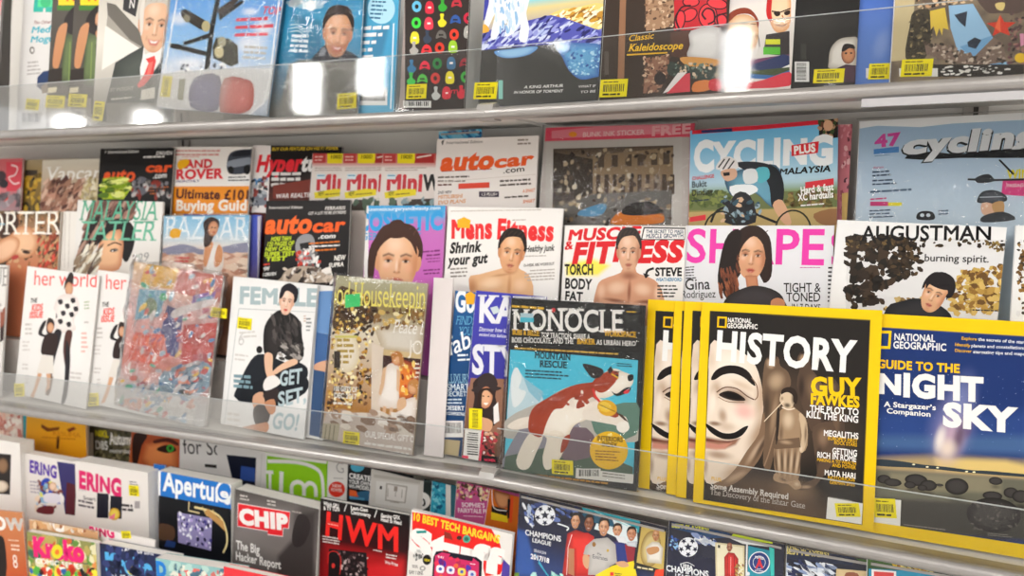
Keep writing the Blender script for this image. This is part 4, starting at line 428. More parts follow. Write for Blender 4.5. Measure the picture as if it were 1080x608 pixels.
MAG("magazine","clear-wrapped magazine with red FREE strip and grey street photograph","magazine","","R","back",5.3,3.4,-0.76,-1,251.7,291.0,6,13091256,15132390,3.0,1,[],[["p",12630194,0,[-255,2794,2647,2723,2957,-1498,127,-1899]],["p",14568548,0,[14,3020,951,3146,2484,3161,2544,2699,9,2683]],["p",15173525,0,[122,2854,1545,2942,2207,2948,2221,2760,132,2727]],["t",15643318,"FREE",1841,2732,626,153,25,4,0,""],["t",16045011,"BUNK INK STICKER",685,2737,1043,80,11,2,0,""],["p",15242530,2,[584,2785,572,2759,537,2743,492,2744,454,2761,437,2789,449,2815,485,2831,530,2830,568,2812]],["p",12894136,0,[43,2659,2332,2704,2437,1295,127,1224]],["q",9534303,5457209,0,[177,2553,2208,2573,2263,1333,261,1274]],["v",[[2736,12894136],[984,11840931]]],["f",7889996,1,13,[184,2553,2203,2568,2263,1333,261,1274]],["p",4142379,0,[188,2495,893,2372,937,1810,262,1573]],["p",9270872,0,[889,2429,2205,2546,2245,2011,1783,2037,913,2119]],["p",5325621,0,[978,2428,1084,2426,1099,2231,993,2231]],["p",5325621,0,[1212,2436,1316,2434,1331,2241,1227,2241]],["p",5325621,0,[1441,2444,1544,2443,1559,2250,1456,2251]],["p",5325621,0,[1639,2451,1740,2449,1755,2259,1654,2259]],["p",5325621,0,[1862,2459,1961,2457,1975,2268,1876,2269]],["p",5325621,0,[2054,2465,2152,2464,2166,2276,2068,2277]],["p",5062192,0,[972,2119,1043,2119,1068,1801,997,1800]],["p",5062192,0,[1114,2119,1184,2119,1208,1802,1138,1801]],["p",5062192,0,[1254,2119,1323,2119,1347,1804,1278,1803]],["p",5062192,0,[1392,2119,1461,2119,1485,1805,1416,1804]],["p",5062192,0,[1529,2119,1597,2119,1621,1807,1553,1806]],["p",5062192,0,[1665,2119,1732,2118,1756,1808,1688,1807]],["p",5062192,0,[1799,2118,1866,2118,1889,1809,1822,1809]],["p",5062192,0,[1932,2118,1998,2118,2021,1811,1955,1810]],["p",5062192,0,[2063,2118,2129,2118,2152,1812,2086,1811]],["p",5062192,0,[2194,2118,2258,2118,2281,1814,2216,1813]],["p",6841439,0,[262,1573,938,1799,2233,1877,2263,1333,261,1274]],["n",[11705467,5325107,9271389,3418916,13483939],150,69,1.3,0,180,274,[188,2495,2205,2546,2262,1343,260,1286]],["p",13858841,1,[1280,1326,1437,1529,1819,1559,2098,1511,2120,1366,1670,1315]],["p",2367001,1,[1439,1507,1587,1653,1892,1690,2064,1596,2109,1511,1658,1463]],["p",5344690,1,[750,1526,1098,1645,1190,1591,1084,1449,727,1441]]])
MAG("magazine","blue-sky cycling magazine with a helmeted rider in black crouched low","magazine","","R","back",268.2,0.0,2.48,-9,207.2,279.1,6,9682907,13334656,2.4,0,[],[["v",[[3013,4168399],[2532,8109022],[1947,11718622],[1788,7900497],[1364,9271368]]],["p",12789045,0,[27,2801,957,2788,1889,2790,1890,2727,958,2722,28,2733]],["p",2240344,0,[167,2784,623,2776,624,2725,168,2742]],["p",2367520,0,[1821,2796,2089,2796,2105,2528,1937,2508,1824,2566]],["n",[4149551,6831919,11701612],24,63,1.6,0,180,881,[1821,2796,2089,2787,2105,2528,1847,2549]],["p",13607296,2,[2006,2697,1994,2652,1964,2626,1925,2630,1893,2661,1881,2708,1892,2753,1923,2778,1962,2775,1993,2744]],["p",6844741,0,[-8,1819,2078,1781,2081,1540,-4,1567]],["n",[4477225,8095045,5727283],60,73,1.6,0,180,245,[-9,1856,776,1844,779,1641,-5,1620]],["n",[5722409,9272133,6967603],60,65,1.6,0,180,135,[1398,1789,2078,1781,2081,1540,1401,1566]],["p",11704932,0,[-3,1541,2081,1540,2088,962,6,991]],["t",15462128,"C",74,2162,308,463,24,6,0,""],["t",15462128,"YCLING",372,2175,1658,416,-5,6,0,""],["p",13838641,0,[1459,2456,1825,2487,1813,2322,1462,2297]],["t",16051947,"PLUS",1494,2325,293,119,37,5,0,""],["t",1512725,"MALAYSIA",1292,2039,686,90,8,4,1,""],["q",6988731,3428711,1,[525,2037,698,2130,966,2189,1252,2181,1340,1942,1317,1619,1190,1574,971,1784,778,1717,604,1791]],["p",1711394,1,[671,2249,965,2250,1253,2146,1360,1906,1345,1628,1204,1574,1162,1876,1040,2059,845,2121]],["p",15462128,1,[602,1904,921,1913,995,1809,704,1720]],["p",5747391,1,[966,2139,1134,2154,1160,2001,1018,1934]],["p",14475489,1,[796,2124,966,2139,993,1960,824,1934]],["p",13607296,1,[1213,1598,1344,1668,1474,1341,1367,1329]],["p",14802652,1,[397,2173,446,2300,570,2358,695,2283,712,2164,573,2163]],["l",2368036,21,0,[432,2197,521,2321]],["l",2368036,21,0,[498,2167,595,2326]],["l",2368036,21,0,[573,2163,661,2286]],["p",13871245,1,[473,2143,672,2167,699,2042,576,1983,500,2038]],["p",2104862,0,[499,2116,599,2120,599,2069,515,2063]],["l",1644567,36,1,[334,1374,432,1551,730,1617,976,1481,1264,1347]],["p",2368037,1,[678,1788,899,1747,978,1355,536,1368]],["n",[5334124,9676978,2105380,13610381,3428703],40,70,1.6,0,180,868,[530,1754,1021,1707,1074,1352,486,1369]],["l",2368795,24,0,[1256,1222,1262,1294,1282,1361,1315,1419,1358,1465,1410,1497,1466,1512,1524,1510,1580,1491,1632,1456,1675,1407,1708,1348,1729,1281,1737,1211]],["l",2368795,26,0,[235,1221,241,1298,261,1370,295,1433,340,1482,394,1517,453,1533,513,1531,572,1510,626,1473,671,1421,706,1357,728,1285,736,1209]],["t",13838641,"CHALLENGE",46,2027,329,53,41,3,0,""],["t",2236448,"Bukit",37,1912,227,95,24,2,0,""],["t",2236448,"Dinding",39,1786,319,94,30,2,0,""],["k",3095365,41,1697,298,47,26,1,"l",0.92,0.5,364],["p",13841727,0,[1651,1910,2023,1948,2025,1852,1652,1822]],["t",15986925,"Hard & fast",1593,1746,434,99,50,3,0,""],["t",15986925,"XC hardtails",1562,1649,465,99,36,3,0,""],["k",14802651,1596,1568,433,44,29,1,"l",0.92,0.5,621],["p",13841727,0,[14,1462,256,1496,257,1412,15,1388]],["p",9266239,1,[1770,1454,2081,1516,2084,1299,1862,1305]]])
MAG("magazine","pinkish magazine spine showing behind the blue-sky cycling magazine","magazine","","R","back",291.2,0.0,0.0,6,190.0,280.3,6,12808571,15132390,3.0,0,[],[["n",[13864341,9256783,14791346,11032674,5320505],60,45,2,90,30,670,[1753,2849,1931,2841,2007,1435,1830,1433]],["p",13346914,0,[1818,1822,1985,1846,2007,1435,1839,1433]]])
MAG("magazine","pale blue cycling magazine in white-edged plastic with a silver italic masthead","magazine","","R","back",494.5,0.0,0.74,0,205.2,283.3,6,11783649,15132390,2.4,1,[],[["v",[[2841,11061217],[2074,12571621],[1412,13096673]]],["p",16250871,0,[-56,2926,2327,2866,2332,2739,1123,2736,747,2709,222,2758,-47,2723]],["t",14569379,"47",212,2460,309,170,48,5,0,""],["p",5344715,0,[190,2431,498,2457,502,2378,193,2361]],["k",7903935,203,2330,291,30,36,1,"l",0.92,0.5,190],["p",1777186,0,[611,2344,887,2372,1180,2322,2343,2412,2349,2230,1223,2272,764,2265,575,2287]],["t",1645856,"c",547,2337,308,256,50,9,1,""],["t",1645856,"ycling",838,2335,1231,282,29,9,1,""],["t",15396078,"c",546,2347,300,256,52,6,1,""],["t",15396078,"ycling",846,2345,1207,282,30,6,1,""],["t",13320056,"Asian",192,2161,133,30,25,1,0,""],["k",3755111,186,2101,283,50,24,2,"l",0.9,0.5,779],["k",3755111,191,1981,335,50,20,2,"l",0.92,0.5,491],["k",5334912,170,1822,560,45,31,1,"l",1,0.7,835],["k",13320056,175,1722,222,50,44,1,"l",0.92,0.5,380],["p",15260207,0,[398,1690,564,1688,566,1639,400,1641]],["p",13320056,0,[175,1702,397,1700,400,1641,178,1642]],["k",3755111,172,1563,362,45,28,3,"l",0.92,0.5,449],["k",3755111,1002,1558,165,43,30,2,"l",0.92,0.5,183],["p",14368645,0,[1713,1974,2003,1976,2011,1746,1705,1779]],["t",15260207,"WIN",1760,1982,242,121,8,4,0,""],["t",16048616,"PASSAGE",1756,1871,212,42,14,2,0,""],["l",1908258,27,0,[1323,1984,1635,1967,1942,1969]],["l",1908258,22,0,[1665,2232,1828,2036]],["p",2435375,1,[1415,2005,1553,2049,1616,1953,1438,1934]],["q",5330783,2632753,1,[1438,1707,1490,1815,1620,1836,1740,1778,1763,1694,1607,1658,1468,1669]],["l",11845061,13,0,[1465,1745,1722,1750]],["p",14463637,1,[1496,1669,1607,1658,1643,1555,1554,1499,1492,1556]],["p",12819047,1,[1607,1658,1732,1685,1730,1508,1643,1532]],["p",3224891,1,[1514,1499,1729,1555,1868,1452,1517,1415]],["p",2237737,1,[759,1535,834,1569,940,1549,956,1453,762,1453]],["p",13885157,2,[840,1511,836,1497,824,1488,808,1488,795,1497,790,1511,794,1525,806,1534,822,1534,835,1525]],["p",13885157,2,[912,1511,908,1496,896,1488,880,1488,867,1497,862,1511,866,1525,878,1534,894,1534,907,1525]]])
MAG("magazine","fashion magazine with tall white masthead over a reclining face, at row end","magazine","","L","mid",-1258.2,0.0,0.0,-2,205.0,278.5,6,12293484,15132390,3.0,0,[],[["v",[[2804,6574389],[2131,11699556],[1515,12613203]]],["n",[7885109,4470053,13345142,9659457],160,133,1.6,0,180,387,[-345,2745,2065,2761,2195,1580,-241,1499]],["q",15055765,12286803,1,[1430,2044,1358,1896,1209,1786,1011,1735,801,1754,622,1841,511,1979,490,2139,564,2289,718,2399,919,2447,1128,2425,1302,2336,1410,2201]],["q",15252890,12812374,1,[789,2170,844,2073,807,1944,686,1808,505,1692,297,1618,104,1601,-35,1647,-92,1745,-54,1877,71,2015,256,2131,464,2203,654,2217]],["p",4139293,1,[154,2692,636,2723,775,2475,514,2248,196,2187]],["p",3087122,2,[1186,1860,1159,1844,1094,1838,1017,1845,957,1863,936,1885,963,1901,1028,1907,1105,1900,1165,1882]],["p",11681593,2,[832,1786,826,1753,778,1719,706,1698,637,1698,597,1719,603,1752,652,1786,724,1807,793,1807]],["l",5320478,21,0,[899,1924,1215,1904]],["n",[13848383,9256745,11701604,5715237],90,93,2,-50,40,603,[1385,2209,2099,2330,2193,1607,1514,1557]],["t",15854560,"PORTER",-723,2238,2803,505,10,-1,0,"s"],["k",9288651,172,2467,203,79,7,1,"l",0.92,0.5,78]])
MAG("magazine","spare copy behind, white spine edge beside the reclining face cover","magazine","","L","mid",-1055.3,0.0,0.0,4,50.0,278.4,6,14802133,15132390,3.0,0,[],[["l",12827570,20,0,[86,2760,151,1547]],["l",11708575,13,0,[221,2761,270,1551]]])
MAG("magazine","society magazine with green serif masthead over a close-up of wavy dark hair","magazine","","L","mid",-1006.4,3.7,-0.89,-4,237.6,299.5,6,14934236,15132390,3.0,0,[],[["v",[[2971,14802649],[2204,14605271],[1399,13946309]]],["q",4139813,5717817,1,[238,1515,292,2113,236,2428,400,2710,486,2949,1012,3017,1635,3000,1630,2777,1568,2602,1202,2651,955,2488,711,2246,526,1924,188,1473]],["n",[6834239,2694432,9266264,2103064,11044214],170,107,4,-55,25,923,[483,2989,1635,3008,1567,2621,1004,2529,480,1843,78,1467,263,2429]],["p",1643798,1,[853,2446,998,2587,1308,2634,1575,2525,1699,2279,1628,1930,1492,1732,1349,1880,1351,2151,1227,2380]],["q",14791306,12286808,1,[764,2248,1012,2432,1277,2401,1373,2191,1382,1920,1299,1568,726,1500,559,1570,660,1929]],["p",1643798,1,[803,2406,1060,2491,1302,2413,993,2353,749,2129,621,2066]],["p",2102546,2,[1246,1981,1230,1957,1177,1937,1108,1927,1048,1931,1020,1948,1036,1971,1089,1992,1159,2002,1219,1998]],["p",15985637,2,[1211,1967,1200,1956,1165,1946,1121,1939,1084,1939,1067,1946,1079,1957,1113,1968,1157,1974,1195,1974]],["p",1380109,2,[1186,1963,1180,1949,1163,1939,1140,1938,1121,1946,1113,1960,1119,1974,1136,1983,1159,1984,1178,1976]],["l",3087640,28,1,[941,2050,1145,2124,1331,2081]],["s",15650728,788,1699,265,196,0,0.9,0.7],["n",[14801867,9271394,13878184,5719357],60,109,4,-50,30,925,[100,1827,733,2011,673,1497,-28,1422]],["t",5743493,"MALAYSIA",87,2564,2137,420,15,0,1,"s"],["t",6992533,"TATLER",125,2146,2085,399,15,0,1,"s"],["t",7895158,"29",1798,1746,302,169,84,-1,1,"s"]])
MAG("magazine","desert-cover fashion magazine in plastic with a woman in a white sleeveless dress","magazine","","L","mid",-756.1,0.0,0.97,-3,212.7,270.8,6,12832731,15132390,3.0,1,[],[["v",[[2735,8371163],[2378,11719653],[2123,14802651],[1970,14334115],[1487,13869962]]],["p",9276835,1,[-44,2025,437,2138,757,2105,1136,2034,2098,2185,2136,1994,-39,1924]],["f",14793635,0.9,39,[-42,1975,2135,2018,2160,1518,-14,1472]],["n",[14795693,12619126,15258559],60,131,3,0,10,801,[-39,1924,2138,1970,2159,1542,-16,1497]],["k",13844298,323,1853,447,70,7,2,"l",0.92,0.5,729],["t",15593972,"BAZAAR",29,2252,2067,444,-8,-1,0,"s"],["q",15855338,14604239,1,[1071,2083,1283,2182,1488,2134,1550,1747,1409,1526,1101,1520,1056,1789]],["p",13866343,1,[1408,2134,1517,2037,1505,1795,1351,1695,1329,1890]],["p",13866343,1,[1083,2107,1189,2206,1284,2157,1231,1986,1123,1692,1056,1789]],["p",3416605,1,[1056,2377,1015,2574,1196,2680,1383,2620,1409,2484,1278,2279,1193,2132,1071,2083,1039,2230]],["q",14394235,12286808,1,[1385,2433,1362,2372,1320,2327,1266,2306,1212,2313,1167,2348,1142,2403,1140,2467,1163,2528,1206,2574,1260,2595,1314,2587,1358,2552,1384,2497]],["p",3087896,2,[1262,2475,1258,2466,1246,2461,1230,2461,1218,2466,1212,2475,1217,2483,1229,2489,1244,2489,1257,2483]],["p",3087896,2,[1348,2465,1344,2456,1332,2451,1317,2451,1304,2456,1299,2465,1304,2473,1316,2479,1331,2478,1343,2473]],["p",11026229,2,[1322,2377,1316,2368,1297,2363,1275,2363,1256,2368,1248,2377,1255,2385,1273,2391,1296,2391,1315,2385]],["p",15248670,2,[447,2386,435,2331,375,2289,289,2277,211,2300,169,2348,181,2404,242,2446,328,2458,406,2435]],["p",15248670,0,[156,2317,239,2453,358,2397,472,2437,429,2278,237,2257]]])
MAG("magazine","blue-edged magazine sticking out behind the desert fashion cover","magazine","","L","mid",-717.1,0.0,0.0,4,190.0,274.4,6,4145045,15132390,3.0,0,[],[["v",[[2723,4149677],[1852,4144512],[1443,5326173]]],["p",11709883,0,[1825,2722,1931,2723,2010,1510,1905,1506]]])
MAG("magazine","black motoring magazine with orange masthead and racing driver, in front of tuning magazine","magazine","","L","mid",-506.7,0.0,0.59,-3,186.6,301.7,6,1643797,15132390,3.0,0,[],[["t",15229732,"auto",-10,2405,1054,363,12,5,1,""],["t",15030814,"car",1055,2427,697,245,27,4,1,""],["t",15789546,".com",1200,2311,377,88,20,3,1,""],["t",13880775,"International Edition",63,2863,769,50,4,1,1,""],["t",13880775,"FERRARIS",1317,2837,437,63,10,2,1,""],["t",14802135,"GET A LOT MORE EXTREME",956,2750,813,54,12,1,1,""],["t",12571431,"MORE THAN",145,2251,458,80,31,4,1,""],["t",12571431,"120 PAGES OF",53,2155,615,80,26,4,1,""],["t",12571431,"NEW CARS",21,2059,592,80,28,4,1,""],["t",12571431,"SUPER TEST",2,1963,688,80,26,4,1,""],["t",12571431,"TEST",44,1869,473,80,35,4,1,""],["p",9276815,1,[733,2287,875,2386,1051,2378,1134,2242,1101,1997,1023,1800,813,1894,714,2089]],["p",2104864,0,[796,2213,1029,2250,1070,2143,832,2101]],["p",13844273,2,[1022,2045,1010,2016,976,1998,933,1997,897,2014,882,2043,894,2072,928,2090,971,2091,1007,2073]],["n",[13881291,6841444,12271409,15460581],40,77,1.6,0,180,853,[714,2089,1209,2145,1284,1806,761,1770]],["t",13840681,"RED BULL",724,1892,352,49,59,2,0,""],["t",15460581,"RACING",904,1837,321,59,64,3,1,""],["p",11706767,1,[413,1563,584,1741,994,1800,1404,1712,1584,1524,417,1489]],["n",[15459806,6838351,3419433,13878194],40,84,2.4,0,180,391,[464,1738,1572,1764,1584,1524,477,1491]],["k",13857060,1008,2201,778,64,42,1,"l",0.92,0.5,528],["k",15460581,1011,2143,822,64,34,1,"l",0.92,0.5,94],["k",13857060,1154,2076,638,63,43,1,"l",0.92,0.5,14],["t",15855078,"NEW",1565,1909,237,96,58,3,1,""],["t",15855078,"SUPRA",1457,1786,317,77,57,3,1,""],["t",15789546,"BMW",-81,1675,221,80,66,4,1,""],["t",15789546,"M5 DRIVEN",-76,1575,379,60,61,3,1,""],["k",13845809,-38,1787,257,70,57,1,"l",0.92,0.5,986]])
MAG("magazine","beauty magazine with blue masthead and purple cover, woman looking up","magazine","","L","mid",-288.6,0.0,0.19,-2,156.1,293.4,6,12804786,15263201,3.0,0,[],[["v",[[2989,3445707],[2772,5349843],[2603,12283058],[1547,12804790]]],["p",14802651,0,[-65,3059,23,3059,118,1379,30,1375]],["t",15068657,"cosmeticsurgeryandbeauty.com",24,2836,1442,62,12,1,0,""],["t",3446739,"COSMETIC",-176,2487,1711,315,14,6,0,""],["t",4167111,"SURGERY&BEAUTY",-390,2316,1506,125,9,2,0,""],["p",4138267,2,[199,1953,176,2286,359,2571,666,2630,971,2569,1155,2274,1142,1950,1021,2059,323,2063]],["p",13735790,2,[288,2019,207,2042,200,1898,260,1787,304,1815]],["p",13735790,2,[1056,2015,1133,2036,1143,1896,1089,1788,1046,1815]],["m",14527364,1.6,1,[270,2009,253,2258,405,2493,668,2543,929,2483,1082,2248,1073,2004,1043,1734,901,1489,685,1405,465,1485,310,1732],[["s",15054997,631,2116,437,521,-2,1,0.9],["s",15650999,607,2253,241,192,-2,0.7,0.9],["s",12812375,1045,1896,180,542,-2,0.8,0.9],["s",12812375,237,1843,134,498,-2,0.7,0.9],["s",12812375,686,1362,349,164,-2,0.8,0.9],["s",15116425,896,1831,129,120,-2,0.5,0.9],["s",15116425,459,1831,132,121,-2,0.5,0.9],["s",15584435,458,1897,115,99,-2,0.6,0.9],["s",12812375,493,1996,159,94,-2,0.9,0.9],["s",8605750,493,1963,106,41,-2,0.9,0.7],["s",15590876,538,1952,31,19,-2,0.8,0.8],["s",15590876,440,1953,31,19,-2,0.7,0.8],["s",1116937,492,1958,44,41,-2,1,0.6],["f",4138267,0.85,27,[372,2058,491,2101,610,2061,602,2034,492,2065,382,2027]],["s",12812375,842,1995,156,93,-2,0.9,0.9],["s",8605750,843,1962,104,41,-2,0.9,0.7],["s",15590876,886,1951,30,19,-2,0.8,0.8],["s",15590876,791,1951,30,19,-2,0.7,0.8],["s",1116937,841,1956,43,41,-2,1,0.6],["f",4138267,0.85,26,[724,2055,841,2098,958,2059,949,2032,841,2063,733,2025]],["s",12812375,722,1886,52,164,-2,0.7,0.9],["s",15783616,662,1870,39,153,-2,0.8,0.9],["s",8605750,628,1763,35,22,-2,0.8,0.8],["s",8605750,716,1763,35,22,-2,0.8,0.8],["s",12812375,672,1749,96,33,-2,0.7,0.9],["s",12812375,676,1514,122,33,-2,0.6,0.9],["f",12276037,1,35,[544,1623,640,1662,675,1651,710,1662,806,1624,729,1564,624,1563]],["f",5709856,0.9,22,[549,1629,676,1615,802,1630,676,1602]],["s",14323588,676,1588,61,16,-2,0.7,0.9]]],["p",4138267,2,[211,2064,237,2369,447,2602,797,2616,1080,2383,1128,2058,1044,2221,909,2386,670,2400,429,2349,294,2202]],["l",5518888,21,1,[318,2320,360,2477,448,2558]],["l",5518888,21,1,[476,2416,520,2474,606,2555]],["l",5518888,21,1,[635,2402,678,2471,763,2552]],["l",5518888,21,1,[791,2430,834,2468,919,2549]],["l",5518888,20,1,[948,2330,989,2466,1074,2545]],["p",4138267,1,[93,1614,91,2135,265,2421,525,2589,844,2545,1012,2339,1053,2063,921,2291,694,2404,459,2330,257,2091,202,1618]],["p",4138267,1,[483,2377,495,2635,705,2684,846,2522,801,2382]],["k",7876460,1128,2111,368,69,56,2,"r",0.92,0.5,799],["k",9256832,1186,1993,316,51,48,2,"r",0.92,0.5,265],["k",7876460,1146,1790,367,60,54,2,"r",0.92,0.5,550]])
MAG("magazine","white fitness magazine with red masthead and bare-shouldered man, above the blue magazine","magazine","","L","mid",-131.6,2.3,-0.64,-1,205.2,290.1,6,15460323,15132390,2.4,0,[],[["t",14757681,"Mens",83,2348,771,353,33,5,0,""],["t",14757681,"Fitness",921,2384,1005,334,-3,5,0,""],["k",12827570,51,2812,1834,43,18,1,"l",0.92,0.5,815],["k",11708577,1186,2682,301,41,32,1,"l",0.92,0.5,144],["t",2104605,"Shrink",76,2102,568,182,53,5,1,""],["t",2104605,"your gut",66,1899,717,171,58,5,1,""],["k",9274750,107,1815,373,64,59,3,"l",0.92,0.5,389],["p",15248670,0,[179,2670,303,2726,434,2676,420,2538,199,2543]],["m",14462339,1.4,1,[460,1673,655,1767,944,1853,1086,1912,1090,2026,1338,2036,1352,1903,1487,1837,1570,1739,1626,1537,1527,1224,695,1171],[["s",15584168,863,1625,282,156,15,0.9,0.9],["s",11695690,1210,1876,166,114,0,0.9,0.9],["s",12814426,1201,1591,55,310,0,0.8,0.9],["s",15385503,1392,1627,164,154,0,0.8,0.9],["s",12287571,526,1555,149,211,0,0.8,0.9],["s",11695690,1050,1775,279,31,10,0.6,0.9]]],["p",2366232,2,[964,2167,973,2369,1081,2534,1239,2558,1390,2509,1466,2320,1441,2122,1385,2194,1033,2228]],["p",13011552,2,[1012,2203,973,2220,962,2133,985,2063,1009,2078]],["p",13011552,2,[1400,2166,1441,2176,1438,2089,1404,2025,1383,2044]],["m",14131318,1.6,1,[1003,2197,1009,2349,1099,2485,1235,2505,1364,2458,1428,2307,1409,2159,1377,1994,1290,1851,1176,1810,1069,1870,1006,2027],[["s",14790533,1191,2247,221,319,-8,1,0.9],["s",15518382,1187,2331,122,118,-8,0.7,0.9],["s",11694410,1388,2094,92,334,-8,0.8,0.9],["s",11694410,976,2098,67,304,-8,0.7,0.9],["s",11694410,1173,1783,177,101,-8,0.8,0.9],["s",14918271,1308,2061,66,74,-8,0.5,0.9],["s",14918271,1087,2081,67,74,-8,0.5,0.9],["s",15386536,1091,2121,58,61,-8,0.6,0.9],["s",11694410,1130,2178,80,57,-8,0.9,0.9],["s",7751471,1128,2158,53,25,-8,0.9,0.7],["s",15590876,1150,2149,16,12,-8,0.8,0.8],["s",15590876,1101,2154,16,12,-8,0.7,0.8],["s",1116937,1130,2154,22,25,-8,1,0.6],["f",2366232,0.85,13,[1073,2221,1135,2242,1193,2213,1187,2196,1134,2220,1076,2202]],["s",11694410,1306,2162,79,57,-8,0.9,0.9],["s",7751471,1305,2142,53,25,-8,0.9,0.7],["s",15590876,1326,2133,15,12,-8,0.8,0.8],["s",15590876,1278,2137,15,12,-8,0.7,0.8],["s",1116937,1307,2138,22,25,-8,1,0.6],["f",2366232,0.85,13,[1250,2204,1312,2225,1369,2196,1363,2180,1310,2203,1253,2185]],["s",11694410,1239,2101,26,101,-8,0.7,0.9],["s",15717050,1207,2093,20,94,-8,0.8,0.9],["s",7751471,1184,2030,18,13,-8,0.8,0.8],["s",7751471,1228,2026,18,13,-8,0.8,0.8],["s",11694410,1206,2020,49,20,-8,0.7,0.9],["s",11694410,1193,1876,62,20,-8,0.6,0.9],["f",11691087,1,18,[1130,1949,1181,1968,1198,1960,1216,1965,1263,1937,1220,1904,1167,1909]],["f",5709856,0.9,11,[1133,1952,1196,1938,1261,1941,1195,1930]],["s",13999242,1195,1921,31,10,-8,0.7,0.9]]],["p",2366232,2,[977,2233,1008,2416,1127,2550,1305,2544,1435,2390,1440,2189,1407,2293,1348,2399,1227,2418,1103,2397,1026,2313]],["l",4140581,11,1,[1046,2384,1076,2477,1125,2523]],["l",4140581,11,1,[1131,2435,1156,2469,1205,2514]],["l",4140581,11,1,[1210,2420,1236,2461,1284,2506]],["l",4140581,11,1,[1291,2431,1315,2453,1363,2498]],["l",4140581,11,1,[1364,2364,1393,2445,1441,2490]],["t",3090725,"Healthy junk",1444,2174,494,103,45,3,1,""],["k",11708575,1417,2091,526,41,39,1,"l",0.92,0.5,418],["t",5327427,"10-WEEK ABS WORKOUT",1427,1927,537,46,58,2,0,""],["k",11708575,1405,1843,564,51,57,4,"r",0.92,0.5,685]])
MAG("magazine","plain pink-white back cover beside the white fitness magazine","magazine","","L","mid",-185.3,0.0,2.21,4,51.6,165.9,6,15061967,15132390,3.0,0,[],[])
